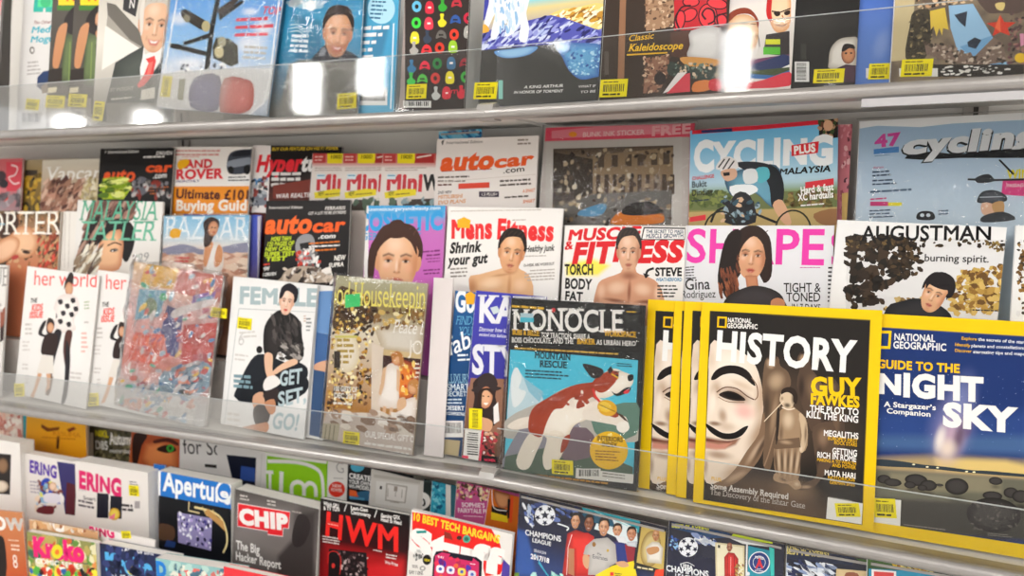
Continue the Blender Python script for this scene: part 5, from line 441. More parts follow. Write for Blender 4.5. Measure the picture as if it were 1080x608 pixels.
MAG("magazine","white bodybuilding magazine with red slanted masthead and bare-chested muscular man","magazine","","R","mid",74.0,0.0,0.51,0,194.5,262.7,6,15394530,15132390,2.4,0,[],[["f",15851823,0.9,71,[39,2013,499,2108,787,2009,599,1842,79,1822]],["t",13836841,"MUSCLE",53,2382,1195,187,30,5,1,""],["t",13836841,"&",14,2233,142,143,79,5,1,""],["t",13836841,"FITNESS",144,2033,1764,329,24,6,1,""],["p",2104605,0,[1292,2613,1931,2608,1931,2423,1259,2413]],["p",15394530,0,[1309,2592,1922,2587,1920,2439,1280,2429]],["t",2375517,"THE SECRET TO MASS",1334,2519,571,52,7,3,0,""],["t",2375517,"MUSCLE GROWTH",1338,2445,570,63,14,3,0,""],["m",13342070,1.3,1,[533,1299,583,1625,665,1779,971,1908,995,2058,1181,2063,1221,1917,1397,1856,1550,1773,1655,1560,1677,1159,556,1085],[["s",14925731,917,1667,221,138,10,0.9,0.9],["s",14925731,1327,1659,193,136,-10,0.9,0.9],["s",9261885,1118,1623,44,264,0,0.9,0.9],["s",9657669,1099,1860,196,95,0,0.9,0.9],["s",8079413,901,1469,277,48,-6,0.9,0.9],["s",8079413,1390,1474,235,47,4,0.9,0.9],["s",14792860,669,1602,101,161,0,0.8,0.9],["s",15255469,1558,1618,74,155,0,0.8,0.9],["s",10116933,598,1357,79,215,0,0.8,0.9],["s",14396815,1155,1335,326,105,0,0.7,0.9]]],["p",3221799,2,[884,2215,866,2403,934,2567,1059,2606,1186,2576,1270,2410,1273,2224,1220,2285,931,2279]],["p",12289384,2,[918,2253,885,2265,885,2183,913,2121,930,2137]],["p",12289384,2,[1235,2260,1267,2273,1275,2193,1255,2130,1236,2145]],["m",13607041,1.39,1,[911,2247,898,2388,954,2524,1062,2556,1171,2526,1241,2394,1243,2254,1237,2099,1184,1957,1097,1908,1004,1951,934,2090],[["s",14463637,1057,2312,181,297,0,1,0.9],["s",15322295,1043,2390,99,110,0,0.7,0.9],["s",10577740,1234,2192,75,310,0,0.8,0.9],["s",10577740,902,2152,55,283,0,0.7,0.9],["s",10577740,1098,1883,144,93,0,0.8,0.9],["s",14721929,1173,2153,54,68,0,0.5,0.9],["s",14721929,993,2148,54,69,0,0.5,0.9],["s",15190195,991,2186,47,56,0,0.6,0.9],["s",10577740,1000,2242,65,53,0,0.9,0.9],["s",6963505,1001,2224,44,23,0,0.9,0.7],["s",15590876,1019,2218,13,11,0,0.8,0.8],["s",15590876,979,2217,13,11,0,0.7,0.8],["s",1116937,1000,2220,18,23,0,1,0.6],["f",3221799,0.85,11,[949,2276,996,2302,1047,2281,1044,2265,998,2281,953,2259]],["s",10577740,1144,2246,65,53,0,0.9,0.9],["s",6963505,1145,2227,43,23,0,0.9,0.7],["s",15590876,1163,2221,13,11,0,0.8,0.8],["s",15590876,1124,2220,13,11,0,0.7,0.8],["s",1116937,1144,2224,18,23,0,1,0.6],["f",3221799,0.85,11,[1094,2279,1141,2305,1190,2284,1188,2268,1142,2284,1098,2262]],["s",10577740,1097,2182,22,94,0,0.7,0.9],["s",15586240,1072,2172,16,87,0,0.8,0.9],["s",6963505,1061,2111,14,12,0,0.8,0.8],["s",6963505,1097,2112,14,12,0,0.8,0.8],["s",10577740,1080,2104,40,19,0,0.7,0.9],["s",10577740,1087,1970,50,19,0,0.6,0.9],["f",11035731,1,14,[1031,2030,1069,2053,1084,2048,1098,2054,1139,2034,1108,1998,1065,1997]],["f",5709856,0.9,9,[1032,2034,1085,2027,1137,2037,1086,2020]],["s",13737101,1086,2012,25,9,0,0.7,0.9]]],["p",3221799,2,[886,2278,889,2451,969,2587,1113,2600,1237,2471,1264,2285,1226,2378,1165,2470,1066,2475,968,2442,916,2357]],["l",4798770,9,1,[923,2424,937,2514,971,2562]],["l",4798770,9,1,[986,2481,1002,2515,1036,2562]],["l",4798770,9,1,[1051,2476,1067,2516,1101,2563]],["l",4798770,9,1,[1115,2494,1132,2516,1165,2564]],["l",4798770,9,1,[1183,2439,1197,2517,1230,2564]],["t",2104605,"TORCH",37,1843,488,165,21,4,0,""],["t",2104605,"BODY",49,1623,454,165,-2,4,0,""],["t",2104605,"FAT",60,1437,305,143,-11,4,0,""],["t",2104605,"STEVE",1512,1876,405,125,21,5,0,""],["l",2104605,37,1,[1485,1989,1392,1949,1369,1870]],["p",2104605,0,[1319,1910,1427,1883,1366,1828]],["t",4161704,"WEATHERFORD",1527,1793,395,52,23,3,0,""],["k",3091755,1553,1711,373,52,25,4,"l",0.92,0.5,699]])
MAG("magazine","white magazine with hot-pink masthead and brown-haired woman in dark top","magazine","","R","mid",269.3,0.0,0.92,4,202.7,265.7,6,14737635,15132390,2.2,0,[],[["v",[[2729,14868965],[1390,14343136]]],["t",14761379,"SHAPE",10,2114,1916,492,1,2,0,""],["t",14761379,"S",1983,2110,278,453,14,2,0,""],["p",14737635,0,[1922,2676,1991,2676,2044,1312,1975,1308]],["k",12805279,1610,2062,309,29,15,1,"l",0.92,0.5,408],["q",3088411,3088411,1,[667,1925,652,2204,704,2498,851,2644,1026,2649,1184,2501,1231,2242,1234,1935,1135,1837,1053,2011,836,2022,743,1835]],["m",13671030,1.6,1,[749,2269,746,2425,827,2570,959,2595,1088,2552,1160,2400,1150,2246,1128,2076,1051,1926,941,1879,833,1935,762,2094],[["s",14461317,931,2328,218,328,-4,1,0.9],["s",15321006,922,2415,120,121,-4,0.7,0.9],["s",11037002,1133,2179,90,342,-4,0.8,0.9],["s",11037002,729,2166,66,313,-4,0.7,0.9],["s",11037002,941,1851,174,103,-4,0.8,0.9],["s",14720895,1057,2142,65,76,-4,0.5,0.9],["s",14720895,839,2153,66,76,-4,0.5,0.9],["s",15188904,840,2194,57,62,-4,0.6,0.9],["s",11037002,867,2255,79,59,-4,0.9,0.9],["s",7356975,867,2235,53,26,-4,0.9,0.7],["s",15590876,889,2226,15,12,-4,0.8,0.8],["s",15590876,840,2229,15,12,-4,0.7,0.8],["s",1116937,868,2231,22,26,-4,1,0.6],["f",3088411,0.85,13,[809,2297,869,2321,927,2293,923,2276,868,2298,813,2277]],["s",11037002,1041,2246,78,58,-4,0.9,0.9],["s",7356975,1041,2225,52,26,-4,0.9,0.7],["s",15590876,1062,2217,15,12,-4,0.8,0.8],["s",15590876,1015,2220,15,12,-4,0.7,0.8],["s",1116937,1042,2222,22,26,-4,1,0.6],["f",3088411,0.85,13,[984,2287,1043,2311,1101,2283,1096,2267,1043,2288,988,2267]],["s",11037002,979,2180,26,103,-4,0.7,0.9],["s",15585210,948,2171,20,97,-4,0.8,0.9],["s",7356975,929,2105,17,14,-4,0.8,0.8],["s",7356975,973,2103,17,14,-4,0.8,0.8],["s",11037002,951,2095,48,21,-4,0.7,0.9],["s",11037002,947,1947,61,21,-4,0.6,0.9],["f",11686213,1,17,[883,2019,931,2041,948,2034,966,2040,1013,2013,973,1977,921,1980]],["f",5709856,0.9,11,[885,2023,948,2011,1011,2017,948,2003]],["s",13995908,947,1994,30,10,-4,0.7,0.9]]],["p",3088411,2,[721,2305,741,2495,851,2637,1026,2638,1162,2485,1178,2279,1140,2384,1076,2491,957,2505,836,2479,765,2390]],["l",4731432,11,1,[780,2463,805,2561,850,2610]],["l",4731432,11,1,[861,2520,884,2555,929,2604]],["l",4731432,11,1,[940,2507,963,2550,1007,2598]],["l",4731432,11,1,[1019,2521,1041,2545,1085,2593]],["l",4731432,11,1,[1095,2455,1118,2539,1163,2588]],["p",3088411,1,[645,1729,588,1926,624,2227,732,2528,895,2637,1094,2603,1162,2432,1160,2139,1103,2383,971,2504,834,2379,771,2180,757,1932,790,1734]],["n",[5319968,4138270,6830889,2365720],90,39,5,75,20,397,[514,2275,760,2428,818,1636,501,1673]],["p",2366232,1,[566,2427,705,2602,804,2528,747,2180,713,1831,549,1700,490,1924]],["n",[7881517,6830375,9655863],50,34,5,75,20,374,[488,1974,767,2031,784,1635,528,1624]],["q",12813666,11037775,0,[877,1935,1042,1940,1074,1745,909,1739]],["q",4143419,2630948,1,[561,1425,649,1629,884,1762,1072,1794,1306,1730,1426,1590,1462,1278,569,1226]],["p",12813666,1,[1243,1581,1333,1634,1426,1590,1409,1468,1271,1461]],["t",2104605,"Gina",19,1695,372,164,38,1,0,""],["t",2104605,"Rodriguez",-27,1570,502,113,36,0,0,""],["k",5327951,15,2022,173,41,48,5,"l",0.92,0.5,235],["t",2104605,"TIGHT &",1408,1719,482,126,23,1,0,""],["t",2104605,"TONED",1449,1586,445,125,26,1,0,""],["t",2104605,"IN 7 DAYS",1522,1464,377,96,15,1,0,""],["k",3091245,1972,2062,61,57,15,9,"l",1,0.5,744]])
MAG("magazine","white-bordered mens magazine with thin black masthead, dark-haired man under leafy trees","magazine","","R","mid",462.6,7.0,-2.08,-3,193.2,270.2,6,15263718,15132390,2.2,0,[],[["f",14408410,1,4,[133,2488,1959,2542,2107,1127,252,885]],["p",14408410,0,[133,2488,1959,2542,2107,1127,252,885]],["n",[3089693,4141348,2235672],210,97,1.5,0,180,31,[134,2478,837,2496,995,2342,959,2058,681,1893,622,1602,222,1513]],["n",[4142117,3089693,6837041],70,44,1.6,0,180,32,[134,2478,1940,2541,1946,2474,147,2333]],["n",[5324585,3418398],50,51,1.6,0,180,332,[630,2460,1044,2486,1041,2065,723,1897]],["n",[11701573,9266991,13479266,6834725,12624211],200,70,1.4,0,180,172,[1516,2126,1930,2226,2012,2054,2046,1655,1446,1569,1381,1862]],["n",[9271361,6837041],20,35,1.6,0,180,901,[1639,2499,1942,2518,1956,2362]],["n",[12822636,9269573],30,51,1.6,0,180,398,[658,1677,1110,1744,1122,1605,669,1549]],["t",1512725,"AUGUSTMAN",313,2441,1480,193,35,2,0,""],["t",2368032,"burning spirit.",1068,2216,716,93,28,1,0,""],["q",3223603,2105122,1,[689,1561,869,1674,1050,1729,1320,1648,1452,1501,1476,1228,706,1135]],["p",2104093,2,[1074,1850,1108,1988,1199,2083,1300,2071,1386,2011,1407,1867,1363,1734,1339,1794,1125,1880]],["m",14264192,1.11,1,[1102,1864,1128,1968,1203,2046,1290,2035,1363,1980,1381,1865,1348,1765,1305,1656,1230,1572,1154,1564,1096,1625,1080,1745],[["s",14792079,1225,1865,141,228,-24,1,0.9],["s",15519412,1235,1924,77,84,-24,0.7,0.9],["s",12286807,1326,1724,59,239,-24,0.8,0.9],["s",12286807,1071,1800,43,218,-24,0.7,0.9],["s",12286807,1148,1546,113,72,-24,0.8,0.9],["s",14919303,1272,1715,42,53,-24,0.5,0.9],["s",14919303,1138,1768,43,53,-24,0.5,0.9],["s",15387311,1145,1796,37,43,-24,0.6,0.9],["s",12286807,1161,1835,51,41,-24,0.9,0.9],["s",8145974,1157,1821,34,18,-24,0.9,0.7],["s",15590876,1169,1811,10,8,-24,0.8,0.8],["s",15590876,1140,1823,10,8,-24,0.7,0.8],["s",1116937,1155,1820,14,18,-24,1,0.6],["f",2104093,0.85,9,[1132,1874,1174,1878,1205,1848,1199,1837,1169,1863,1131,1861]],["s",12286807,1268,1792,50,41,-24,0.9,0.9],["s",8145974,1264,1778,34,18,-24,0.9,0.7],["s",15590876,1276,1769,10,8,-24,0.8,0.8],["s",15590876,1247,1780,10,8,-24,0.7,0.8],["s",1116937,1262,1777,14,18,-24,1,0.6],["f",2104093,0.85,8,[1239,1831,1281,1835,1312,1805,1306,1794,1276,1820,1238,1818]],["s",12286807,1218,1762,17,72,-24,0.7,0.9],["s",15717822,1197,1762,13,67,-24,0.8,0.9],["s",8145974,1173,1722,11,10,-24,0.8,0.8],["s",8145974,1200,1712,11,10,-24,0.8,0.8],["s",12286807,1185,1711,31,14,-24,0.7,0.9],["s",12286807,1157,1613,40,14,-24,0.6,0.9],["f",12280403,1,11,[1132,1674,1166,1678,1175,1670,1187,1670,1212,1642,1181,1627,1149,1639]],["f",5709856,0.9,7,[1134,1676,1171,1655,1212,1645,1169,1649]],["s",14326413,1168,1643,20,7,-24,0.7,0.9]]],["p",2104093,2,[1091,1894,1137,2015,1229,2085,1338,2050,1397,1921,1372,1781,1366,1858,1322,1864,1245,1882,1173,1916,1133,1940]],["l",3878442,8,1,[1153,1975,1188,2044,1224,2067]],["l",3878442,8,1,[1207,1978,1236,2025,1272,2047]],["l",3878442,7,1,[1249,1936,1284,2005,1320,2028]],["l",3878442,7,1,[1303,1939,1332,1985,1368,2008]],["l",3878442,7,1,[1345,1897,1379,1966,1415,1989]],["p",2104093,1,[1120,1861,1134,2026,1281,2093,1414,2026,1450,1891,1409,1772,1349,1776,1373,1861,1254,1943,1166,1935]],["k",4143409,1656,1632,398,36,34,1,"l",0.92,0.5,175],["p",15263718,0,[1961,2564,2057,2570,2180,1136,2084,1124]],["p",3090722,0,[2070,2549,2122,2552,2133,2419,2082,2416]],["p",14408410,0,[2082,2416,2133,2419,2242,1144,2191,1138]],["n",[4142117],12,33,1.6,0,180,94,[2059,2548,2122,2552,2145,2287,2082,2282]]])
MAG("magazine","second white-bordered leafy magazine cut by the right edge","magazine","","R","mid",676.0,0.0,0.0,3,200.0,272.4,6,15132388,15132390,3.0,0,[],[["n",[4142117,9266991,14408410,6834725],60,52,1.6,0,180,850,[25,2539,147,2542,192,1612,70,1604]]])
MAG("magazine","grey edge of a magazine at the left end of the front row","magazine","","L","front",-1347.1,0.0,0.0,-3,200.0,283.1,6,14605271,15132390,3.0,0,[],[["t",9275525,"VOGUE",723,2329,1323,410,24,-1,0,"s"],["p",9261375,0,[1847,1820,2011,1950,2022,1288,1896,1219]],["p",3088928,0,[1877,1459,2023,1589,2001,1226,1901,1159]],["k",12300973,1295,2035,707,122,28,3,"l",0.92,0.5,896]])
MAG("magazine","first of two matching white magazines with red lowercase masthead, fully visible","magazine","white fashion magazines","L","front",-1101.7,12.8,-3.54,-4,208.3,271.0,5,15131616,15132390,3.0,0,[[139,93,303,271,108,15588373,"digits"]],[["s",15789546,1559,1168,554,1144,0,0.6,0.8],["t",15227475,"her world",227,2333,1833,308,45,0,0,""],["p",3089698,1,[1169,2512,1263,2707,1368,2648,1360,2473,1221,2430]],["q",13869952,11695704,1,[1390,2372,1388,2312,1364,2261,1323,2230,1273,2224,1225,2246,1187,2290,1168,2349,1171,2410,1195,2461,1236,2492,1285,2497,1334,2475,1371,2431]],["p",3089698,1,[1138,2334,1157,2540,1289,2640,1392,2477,1332,2499,1213,2487]],["q",15591137,14603215,1,[977,2142,1245,2258,1534,2203,1620,1982,1495,1737,1583,1563,1318,1454,1028,1493,897,1840]],["p",3090733,1,[993,2091,1102,2126,1145,2050,1053,2010]],["p",3090733,1,[1205,2027,1313,2063,1356,1987,1265,1947]],["p",3090733,1,[1348,2159,1455,2194,1498,2118,1407,2079]],["p",3090733,1,[1105,1870,1214,1906,1257,1830,1165,1790]],["p",3090733,1,[1348,1870,1455,1905,1498,1830,1407,1790]],["p",3090733,1,[1049,1689,1158,1725,1201,1649,1110,1609]],["p",3090733,1,[1297,1661,1404,1697,1447,1621,1356,1581]],["p",3090733,1,[1451,1997,1557,2033,1600,1957,1510,1918]],["p",3090733,1,[872,1785,982,1821,1025,1744,933,1704]],["p",15591137,1,[889,1898,710,1701,620,1454,725,1420,925,1639,990,1763]],["p",2367525,1,[1028,1493,1194,1468,1163,1231,1075,869,1043,514,988,494,930,790,938,1260]],["p",5320489,1,[1314,1483,1497,1494,1480,1157,1520,758,1481,578,1290,1073]],["p",2367525,1,[1346,1313,1496,1043,1536,529,1521,179,1450,-6,1385,-5,1410,394,1386,796]],["p",7890008,0,[1019,510,1083,520,1059,224,995,96,910,112]],["p",3089698,1,[735,1527,769,1696,920,1679,970,1556,917,1403,780,1386]],["q",13869952,11695704,1,[959,1520,955,1474,933,1434,897,1409,854,1404,812,1419,780,1452,764,1496,767,1542,789,1581,826,1606,869,1612,911,1596,943,1564]],["p",3088413,1,[723,1320,861,1396,1042,1390,1107,1223,1023,949,696,922,653,1105]],["p",2104093,1,[727,1291,520,1335,604,1570,718,1643,694,1522,633,1367,771,1332]],["p",14801875,0,[696,922,1023,943,1091,579,587,517]],["p",13869952,0,[628,523,752,529,638,158,564,-31,450,-61,564,206]],["p",13869952,0,[874,547,1011,567,1019,276,890,139,930,321]],["t",3091241,"THE",197,1949,201,95,98,3,1,""],["t",15224643,"KIDS",255,1777,333,142,107,4,1,""],["t",15224643,"ISSUE",209,1629,400,130,85,4,1,""],["k",12828088,113,1462,235,95,70,3,"l",0.92,0.5,135],["k",13617605,81,1088,269,83,75,3,"l",0.92,0.5,214],["k",10597005,1743,2123,171,63,102,3,"l",0.92,0.5,528],["k",12828088,1800,1716,171,80,70,1,"l",0.92,0.5,64],["k",14791336,1753,1481,218,91,73,5,"l",0.92,0.5,264],["k",13354433,149,620,236,83,53,2,"l",0.92,0.5,474],["k",13354433,266,398,151,71,84,3,"l",0.92,0.5,44],["k",13617605,1551,647,394,91,42,2,"l",0.92,0.5,638]])
MAG("magazine","second of two matching white magazines with red lowercase masthead, behind the toy bag","magazine","white fashion magazines","L","front",-906.2,11.8,-3.55,2,190.9,270.4,5,15131616,15132390,3.0,0,[[242,91,307,260,111,15588373,"digits"]],[["s",15789546,1463,1218,508,1098,0,0.6,0.8],["t",15227475,"her world",242,2340,1678,295,46,0,0,""],["p",3089698,1,[1104,2509,1189,2696,1285,2639,1278,2472,1151,2431]],["q",13869952,11695704,1,[1306,2375,1304,2317,1282,2268,1245,2238,1199,2233,1155,2254,1120,2297,1103,2353,1105,2411,1127,2460,1165,2490,1210,2495,1254,2474,1288,2431]],["p",3089698,1,[1075,2339,1093,2536,1213,2632,1307,2475,1253,2497,1144,2486]],["q",15591137,14603215,1,[928,2155,1174,2266,1438,2212,1518,2000,1403,1765,1484,1598,1241,1494,976,1533,855,1866]],["p",3090733,1,[943,2106,1042,2140,1082,2066,998,2028]],["p",3090733,1,[1137,2044,1236,2078,1275,2005,1192,1967]],["p",3090733,1,[1268,2171,1366,2204,1405,2131,1322,2094]],["p",3090733,1,[1046,1894,1145,1928,1185,1855,1101,1817]],["p",3090733,1,[1268,1893,1367,1927,1406,1854,1323,1816]],["p",3090733,1,[995,1720,1095,1755,1134,1681,1050,1643]],["p",3090733,1,[1222,1692,1320,1727,1360,1654,1276,1616]],["p",3090733,1,[1362,2015,1460,2048,1499,1976,1416,1938]],["p",3090733,1,[832,1813,933,1847,973,1773,888,1735]],["p",15591137,1,[848,1921,685,1733,603,1497,699,1464,882,1672,940,1792]],["p",2367525,1,[976,1533,1128,1508,1100,1280,1020,933,992,593,941,574,888,858,894,1309]],["p",5320489,1,[1238,1522,1405,1532,1391,1208,1428,825,1392,653,1217,1129]],["p",2367525,1,[1267,1358,1405,1099,1443,605,1429,270,1365,93,1306,94,1328,476,1305,863]],["p",7890008,0,[969,590,1028,598,1007,315,948,193,871,209]],["p",3089698,1,[708,1566,738,1728,876,1711,923,1593,875,1447,749,1431]],["q",13869952,11695704,1,[912,1558,909,1514,890,1476,857,1453,817,1448,779,1462,749,1494,734,1536,737,1580,757,1618,790,1642,830,1647,868,1632,898,1600]],["p",3088413,1,[697,1367,823,1440,989,1434,1048,1273,972,1011,673,986,634,1161]],["p",2104093,1,[701,1340,512,1383,588,1608,692,1677,670,1562,614,1413,741,1379]],["p",14801875,0,[673,986,973,1005,1035,655,574,598]],["p",13869952,0,[611,604,725,609,621,254,554,73,450,45,553,300]],["p",13869952,0,[836,626,962,645,970,365,852,234,889,409]],["t",3091241,"THE",215,1972,184,91,101,3,1,""],["t",15224643,"KIDS",269,1807,305,136,110,4,1,""],["t",15224643,"ISSUE",226,1665,366,125,87,4,1,""],["k",12828088,139,1506,215,91,72,3,"l",0.92,0.5,677],["k",13617605,111,1148,246,79,76,3,"l",0.92,0.5,94],["k",10597005,1630,2134,157,60,105,3,"l",0.92,0.5,459],["k",12828088,1682,1744,157,76,71,1,"l",0.92,0.5,901],["k",14791336,1640,1518,200,87,74,5,"l",0.92,0.5,745],["k",13354433,173,699,216,79,53,2,"l",0.92,0.5,918],["k",13354433,281,486,138,68,86,3,"l",0.92,0.5,180],["k",13617605,1457,718,361,88,42,2,"l",0.92,0.5,837]])
MAG("toy_magazine","crinkled clear bag holding a colourful childrens magazine and small toys","magazine","","L","front",-805.9,20.1,-5.18,-9,222.0,283.5,8,12825261,15132390,3.0,2,[[2228,2149,379,182,23,15588373,"bar"]],[["v",[[2722,15254421],[2133,14398125],[894,14780536],[375,13354951],[-659,14605271]]],["p",15053373,0,[307,2821,1160,2957,1039,2437,207,2389]],["p",13858924,0,[1170,2895,2460,2963,2522,2332,1090,2380]],["p",6857659,0,[218,2326,923,2389,801,1863,191,1708]],["p",4145024,0,[969,2110,1389,2044,1369,1161,1080,1176,888,1590]],["p",14768189,0,[229,1474,979,1540,1120,1182,832,911,148,923]],["t",15627855,"SLOT",190,1189,837,218,50,5,1,""],["t",15229501,"RACER",190,930,756,218,48,5,1,""],["p",13318445,0,[1428,1799,2494,2023,2515,1170,1454,1144]],["p",11678009,0,[1752,1288,2505,1475,2351,988,1723,971]],["p",8429490,1,[1090,860,2085,1189,2262,818,1734,410,1080,413]],["p",4153984,0,[1305,803,1951,1042,2062,844,1464,579]],["p",3423043,0,[1508,556,1850,681,1836,523,1569,429]],["p",14407635,1,[847,306,1889,439,1817,-106,847,-207]],["p",9289691,0,[953,-89,1793,46,1744,-152,943,-283]],["p",14781804,1,[110,102,606,228,600,2,104,-127]],["p",15044445,0,[-179,-281,746,-111,688,-271,-157,-408]],["p",4045686,2,[944,2265,932,2219,888,2185,828,2176,774,2197,749,2238,760,2285,805,2319,865,2327,918,2306]],["p",7900514,2,[730,2044,716,1937,644,1861,542,1846,449,1898,400,1997,415,2105,487,2180,589,2194,682,2142]],["p",9265842,0,[1575,2384,2102,2549,2064,2297,1536,2129]],["p",7776459,0,[1663,2334,2040,2448,2031,2262,1654,2146]],["n",[13853779,5737919,15647557,12280950,10601427,13842741,15262171,5354127],150,92,2.2,-30,90,722,[266,2816,2422,2959,2506,985,2243,692,1744,-152,-72,-391,185,1221]],["n",[13882327,9283775,14802651,6852018,14781804],70,100,2.4,-30,60,700,[673,851,2156,1232,1744,-152,257,-260]],["p",15130331,1,[1295,2125,2050,2388,2102,2303,1473,2025,1170,1886,1091,1969]]])
MAG("magazine","white fashion magazine with grey masthead and seated woman in black","magazine","","L","front",-551.5,8.1,-2.49,-4,185.8,274.3,6,14868960,15461094,2.4,0,[[350,1901,323,206,-1,15588373,"bar"]],[["s",15461096,391,1457,567,1141,0,0.6,0.8],["t",10597046,"FEMALE",174,2263,1735,310,36,5,0,""],["l",12304319,19,0,[185,2161,1910,2261,1979,-44,79,-143,185,2161]],["p",1645860,1,[821,1394,557,1248,297,698,295,514,847,523,1277,690,1541,1061,1794,1067,1800,1261,1578,1344,1382,1292]],["p",1448224,1,[294,525,867,974,1400,1127,1804,1096,1801,819,1197,482,713,469]],["p",13869957,1,[683,608,882,709,953,504,897,382,722,385]],["p",3089701,1,[733,415,907,486,1084,382,1040,149,825,88,723,243]],["p",12551522,1,[821,116,1058,180,1056,10,704,-90,455,-84,468,-13,685,78]],["p",3089701,1,[911,696,1193,831,1283,635,1086,551,944,588]],["p",12551522,1,[950,532,1148,616,1203,427,1111,329,997,425]],["q",3090985,1710361,1,[918,2096,1110,2228,1352,2195,1554,2065,1630,1795,1698,1470,1528,1310,1191,1483,1073,1311,856,1398,794,1646,801,1902]],["n",[7893870,4143929,2104862,10590869],50,61,2.4,30,60,859,[1144,1601,1636,1740,1671,1411,1205,1355]],["n",[4143673,2104862,5327432],40,82,2.4,60,30,29,[948,2144,1564,2094,1606,1709,934,1633]],["p",14398101,1,[856,1398,1028,1407,1057,1140,1140,1009,1053,925,913,1065]],["p",14398101,1,[1493,1390,1581,1317,1293,1169,1134,1065,1062,1095,1217,1244]],["p",15065566,1,[949,984,1137,1037,1253,912,962,743,882,834]],["p",2104605,2,[799,1471,790,1429,758,1401,716,1396,678,1416,661,1454,670,1496,702,1524,744,1529,781,1509]],["p",1906976,2,[1068,2390,1071,2534,1144,2658,1255,2684,1361,2656,1418,2525,1403,2382,1363,2431,1115,2437]],["p",13739404,2,[1101,2418,1074,2428,1067,2365,1084,2317,1101,2328]],["p",13739404,2,[1374,2411,1403,2420,1402,2358,1379,2311,1364,2323]],["m",14530464,1.19,1,[1095,2413,1097,2522,1158,2624,1252,2645,1344,2618,1391,2514,1380,2407,1361,2287,1301,2180,1222,2145,1146,2183,1100,2292],[["s",15057837,1225,2458,155,228,-8,1,0.9],["s",15652549,1221,2518,85,84,-8,0.7,0.9],["s",12816246,1366,2359,65,239,-8,0.8,0.9],["s",12816246,1078,2341,47,217,-8,0.7,0.9],["s",12816246,1221,2126,124,72,-8,0.8,0.9],["s",15118490,1311,2331,46,53,-8,0.5,0.9],["s",15118490,1156,2335,47,53,-8,0.5,0.9],["s",15586242,1157,2363,41,43,-8,0.6,0.9],["s",12816246,1176,2406,56,41,-8,0.9,0.9],["s",8608072,1175,2392,37,18,-8,0.9,0.7],["s",15590876,1190,2387,11,8,-8,0.8,0.8],["s",15590876,1156,2388,11,8,-8,0.7,0.8],["s",1116937,1175,2390,16,18,-8,1,0.6],["f",1906976,0.85,9,[1135,2434,1178,2452,1219,2434,1215,2422,1177,2436,1137,2421]],["s",12816246,1300,2404,56,41,-8,0.9,0.9],["s",8608072,1299,2389,37,18,-8,0.9,0.7],["s",15590876,1314,2384,11,8,-8,0.8,0.8],["s",15590876,1280,2385,11,8,-8,0.7,0.8],["s",1116937,1299,2387,15,18,-8,1,0.6],["f",1906976,0.85,9,[1259,2431,1302,2449,1343,2431,1339,2419,1301,2434,1262,2418]],["s",12816246,1253,2357,19,72,-8,0.7,0.9],["s",15784907,1231,2350,14,67,-8,0.8,0.9],["s",8608072,1216,2303,12,10,-8,0.8,0.8],["s",8608072,1247,2303,12,10,-8,0.8,0.8],["s",12816246,1231,2297,34,14,-8,0.7,0.9],["s",12816246,1225,2194,44,14,-8,0.6,0.9],["f",13318453,1,12,[1181,2242,1216,2259,1228,2254,1241,2258,1274,2241,1245,2215,1207,2215]],["f",5709856,0.9,8,[1183,2245,1227,2238,1273,2243,1227,2232]],["s",14843767,1227,2226,22,7,-8,0.7,0.9]]],["p",1906976,2,[1076,2438,1095,2570,1176,2671,1301,2677,1395,2574,1402,2430,1377,2502,1333,2576,1249,2583,1162,2561,1109,2497]],["l",3746860,7,1,[1122,2549,1142,2617,1175,2652]],["l",3746860,7,1,[1181,2590,1198,2615,1231,2651]],["l",3746860,7,1,[1236,2584,1254,2614,1287,2649]],["l",3746860,7,1,[1293,2596,1309,2612,1342,2647]],["l",3746860,7,1,[1346,2551,1365,2611,1398,2646]],["p",1906976,1,[1095,2429,1089,2620,1261,2724,1453,2629,1448,2428,1386,2383,1385,2511,1215,2586,1145,2478]],["t",11715529,"GET",1237,870,487,256,141,3,1,""],["t",11715529,"SET,",1251,490,629,256,182,3,1,""],["t",11058113,"GO!",1143,92,579,290,50,3,1,""],["k",7902623,211,888,488,92,41,3,"l",0.9,0.7,216],["k",13618119,250,1700,466,80,97,2,"l",0.92,0.5,632],["t",12829119,"6",232,1474,158,218,148,-1,1,""],["k",13618119,195,1290,356,80,22,2,"l",0.92,0.5,225],["k",9277327,1683,2106,132,66,58,4,"l",0.92,0.5,476],["k",12822677,1624,2156,66,44,58,3,"l",0.92,0.5,719],["k",13617603,144,186,350,103,38,4,"l",0.92,0.5,838]])
MAG("magazine","second grey-masthead magazine behind the seated woman cover, blue back showing","magazine","","L","front",-532.9,9.3,-2.63,4,202.1,271.5,6,14803166,15132390,3.0,0,[],[["p",6589115,0,[1655,2605,2042,2651,2050,1861,1669,1874]],["p",4154005,0,[1669,1874,2037,1859,2056,1202,1688,1210]],["p",13869957,1,[1729,1326,2058,1422,2043,1200,1708,1212]],["p",3428214,0,[1688,1210,2056,1202,2013,40,1722,49]]])
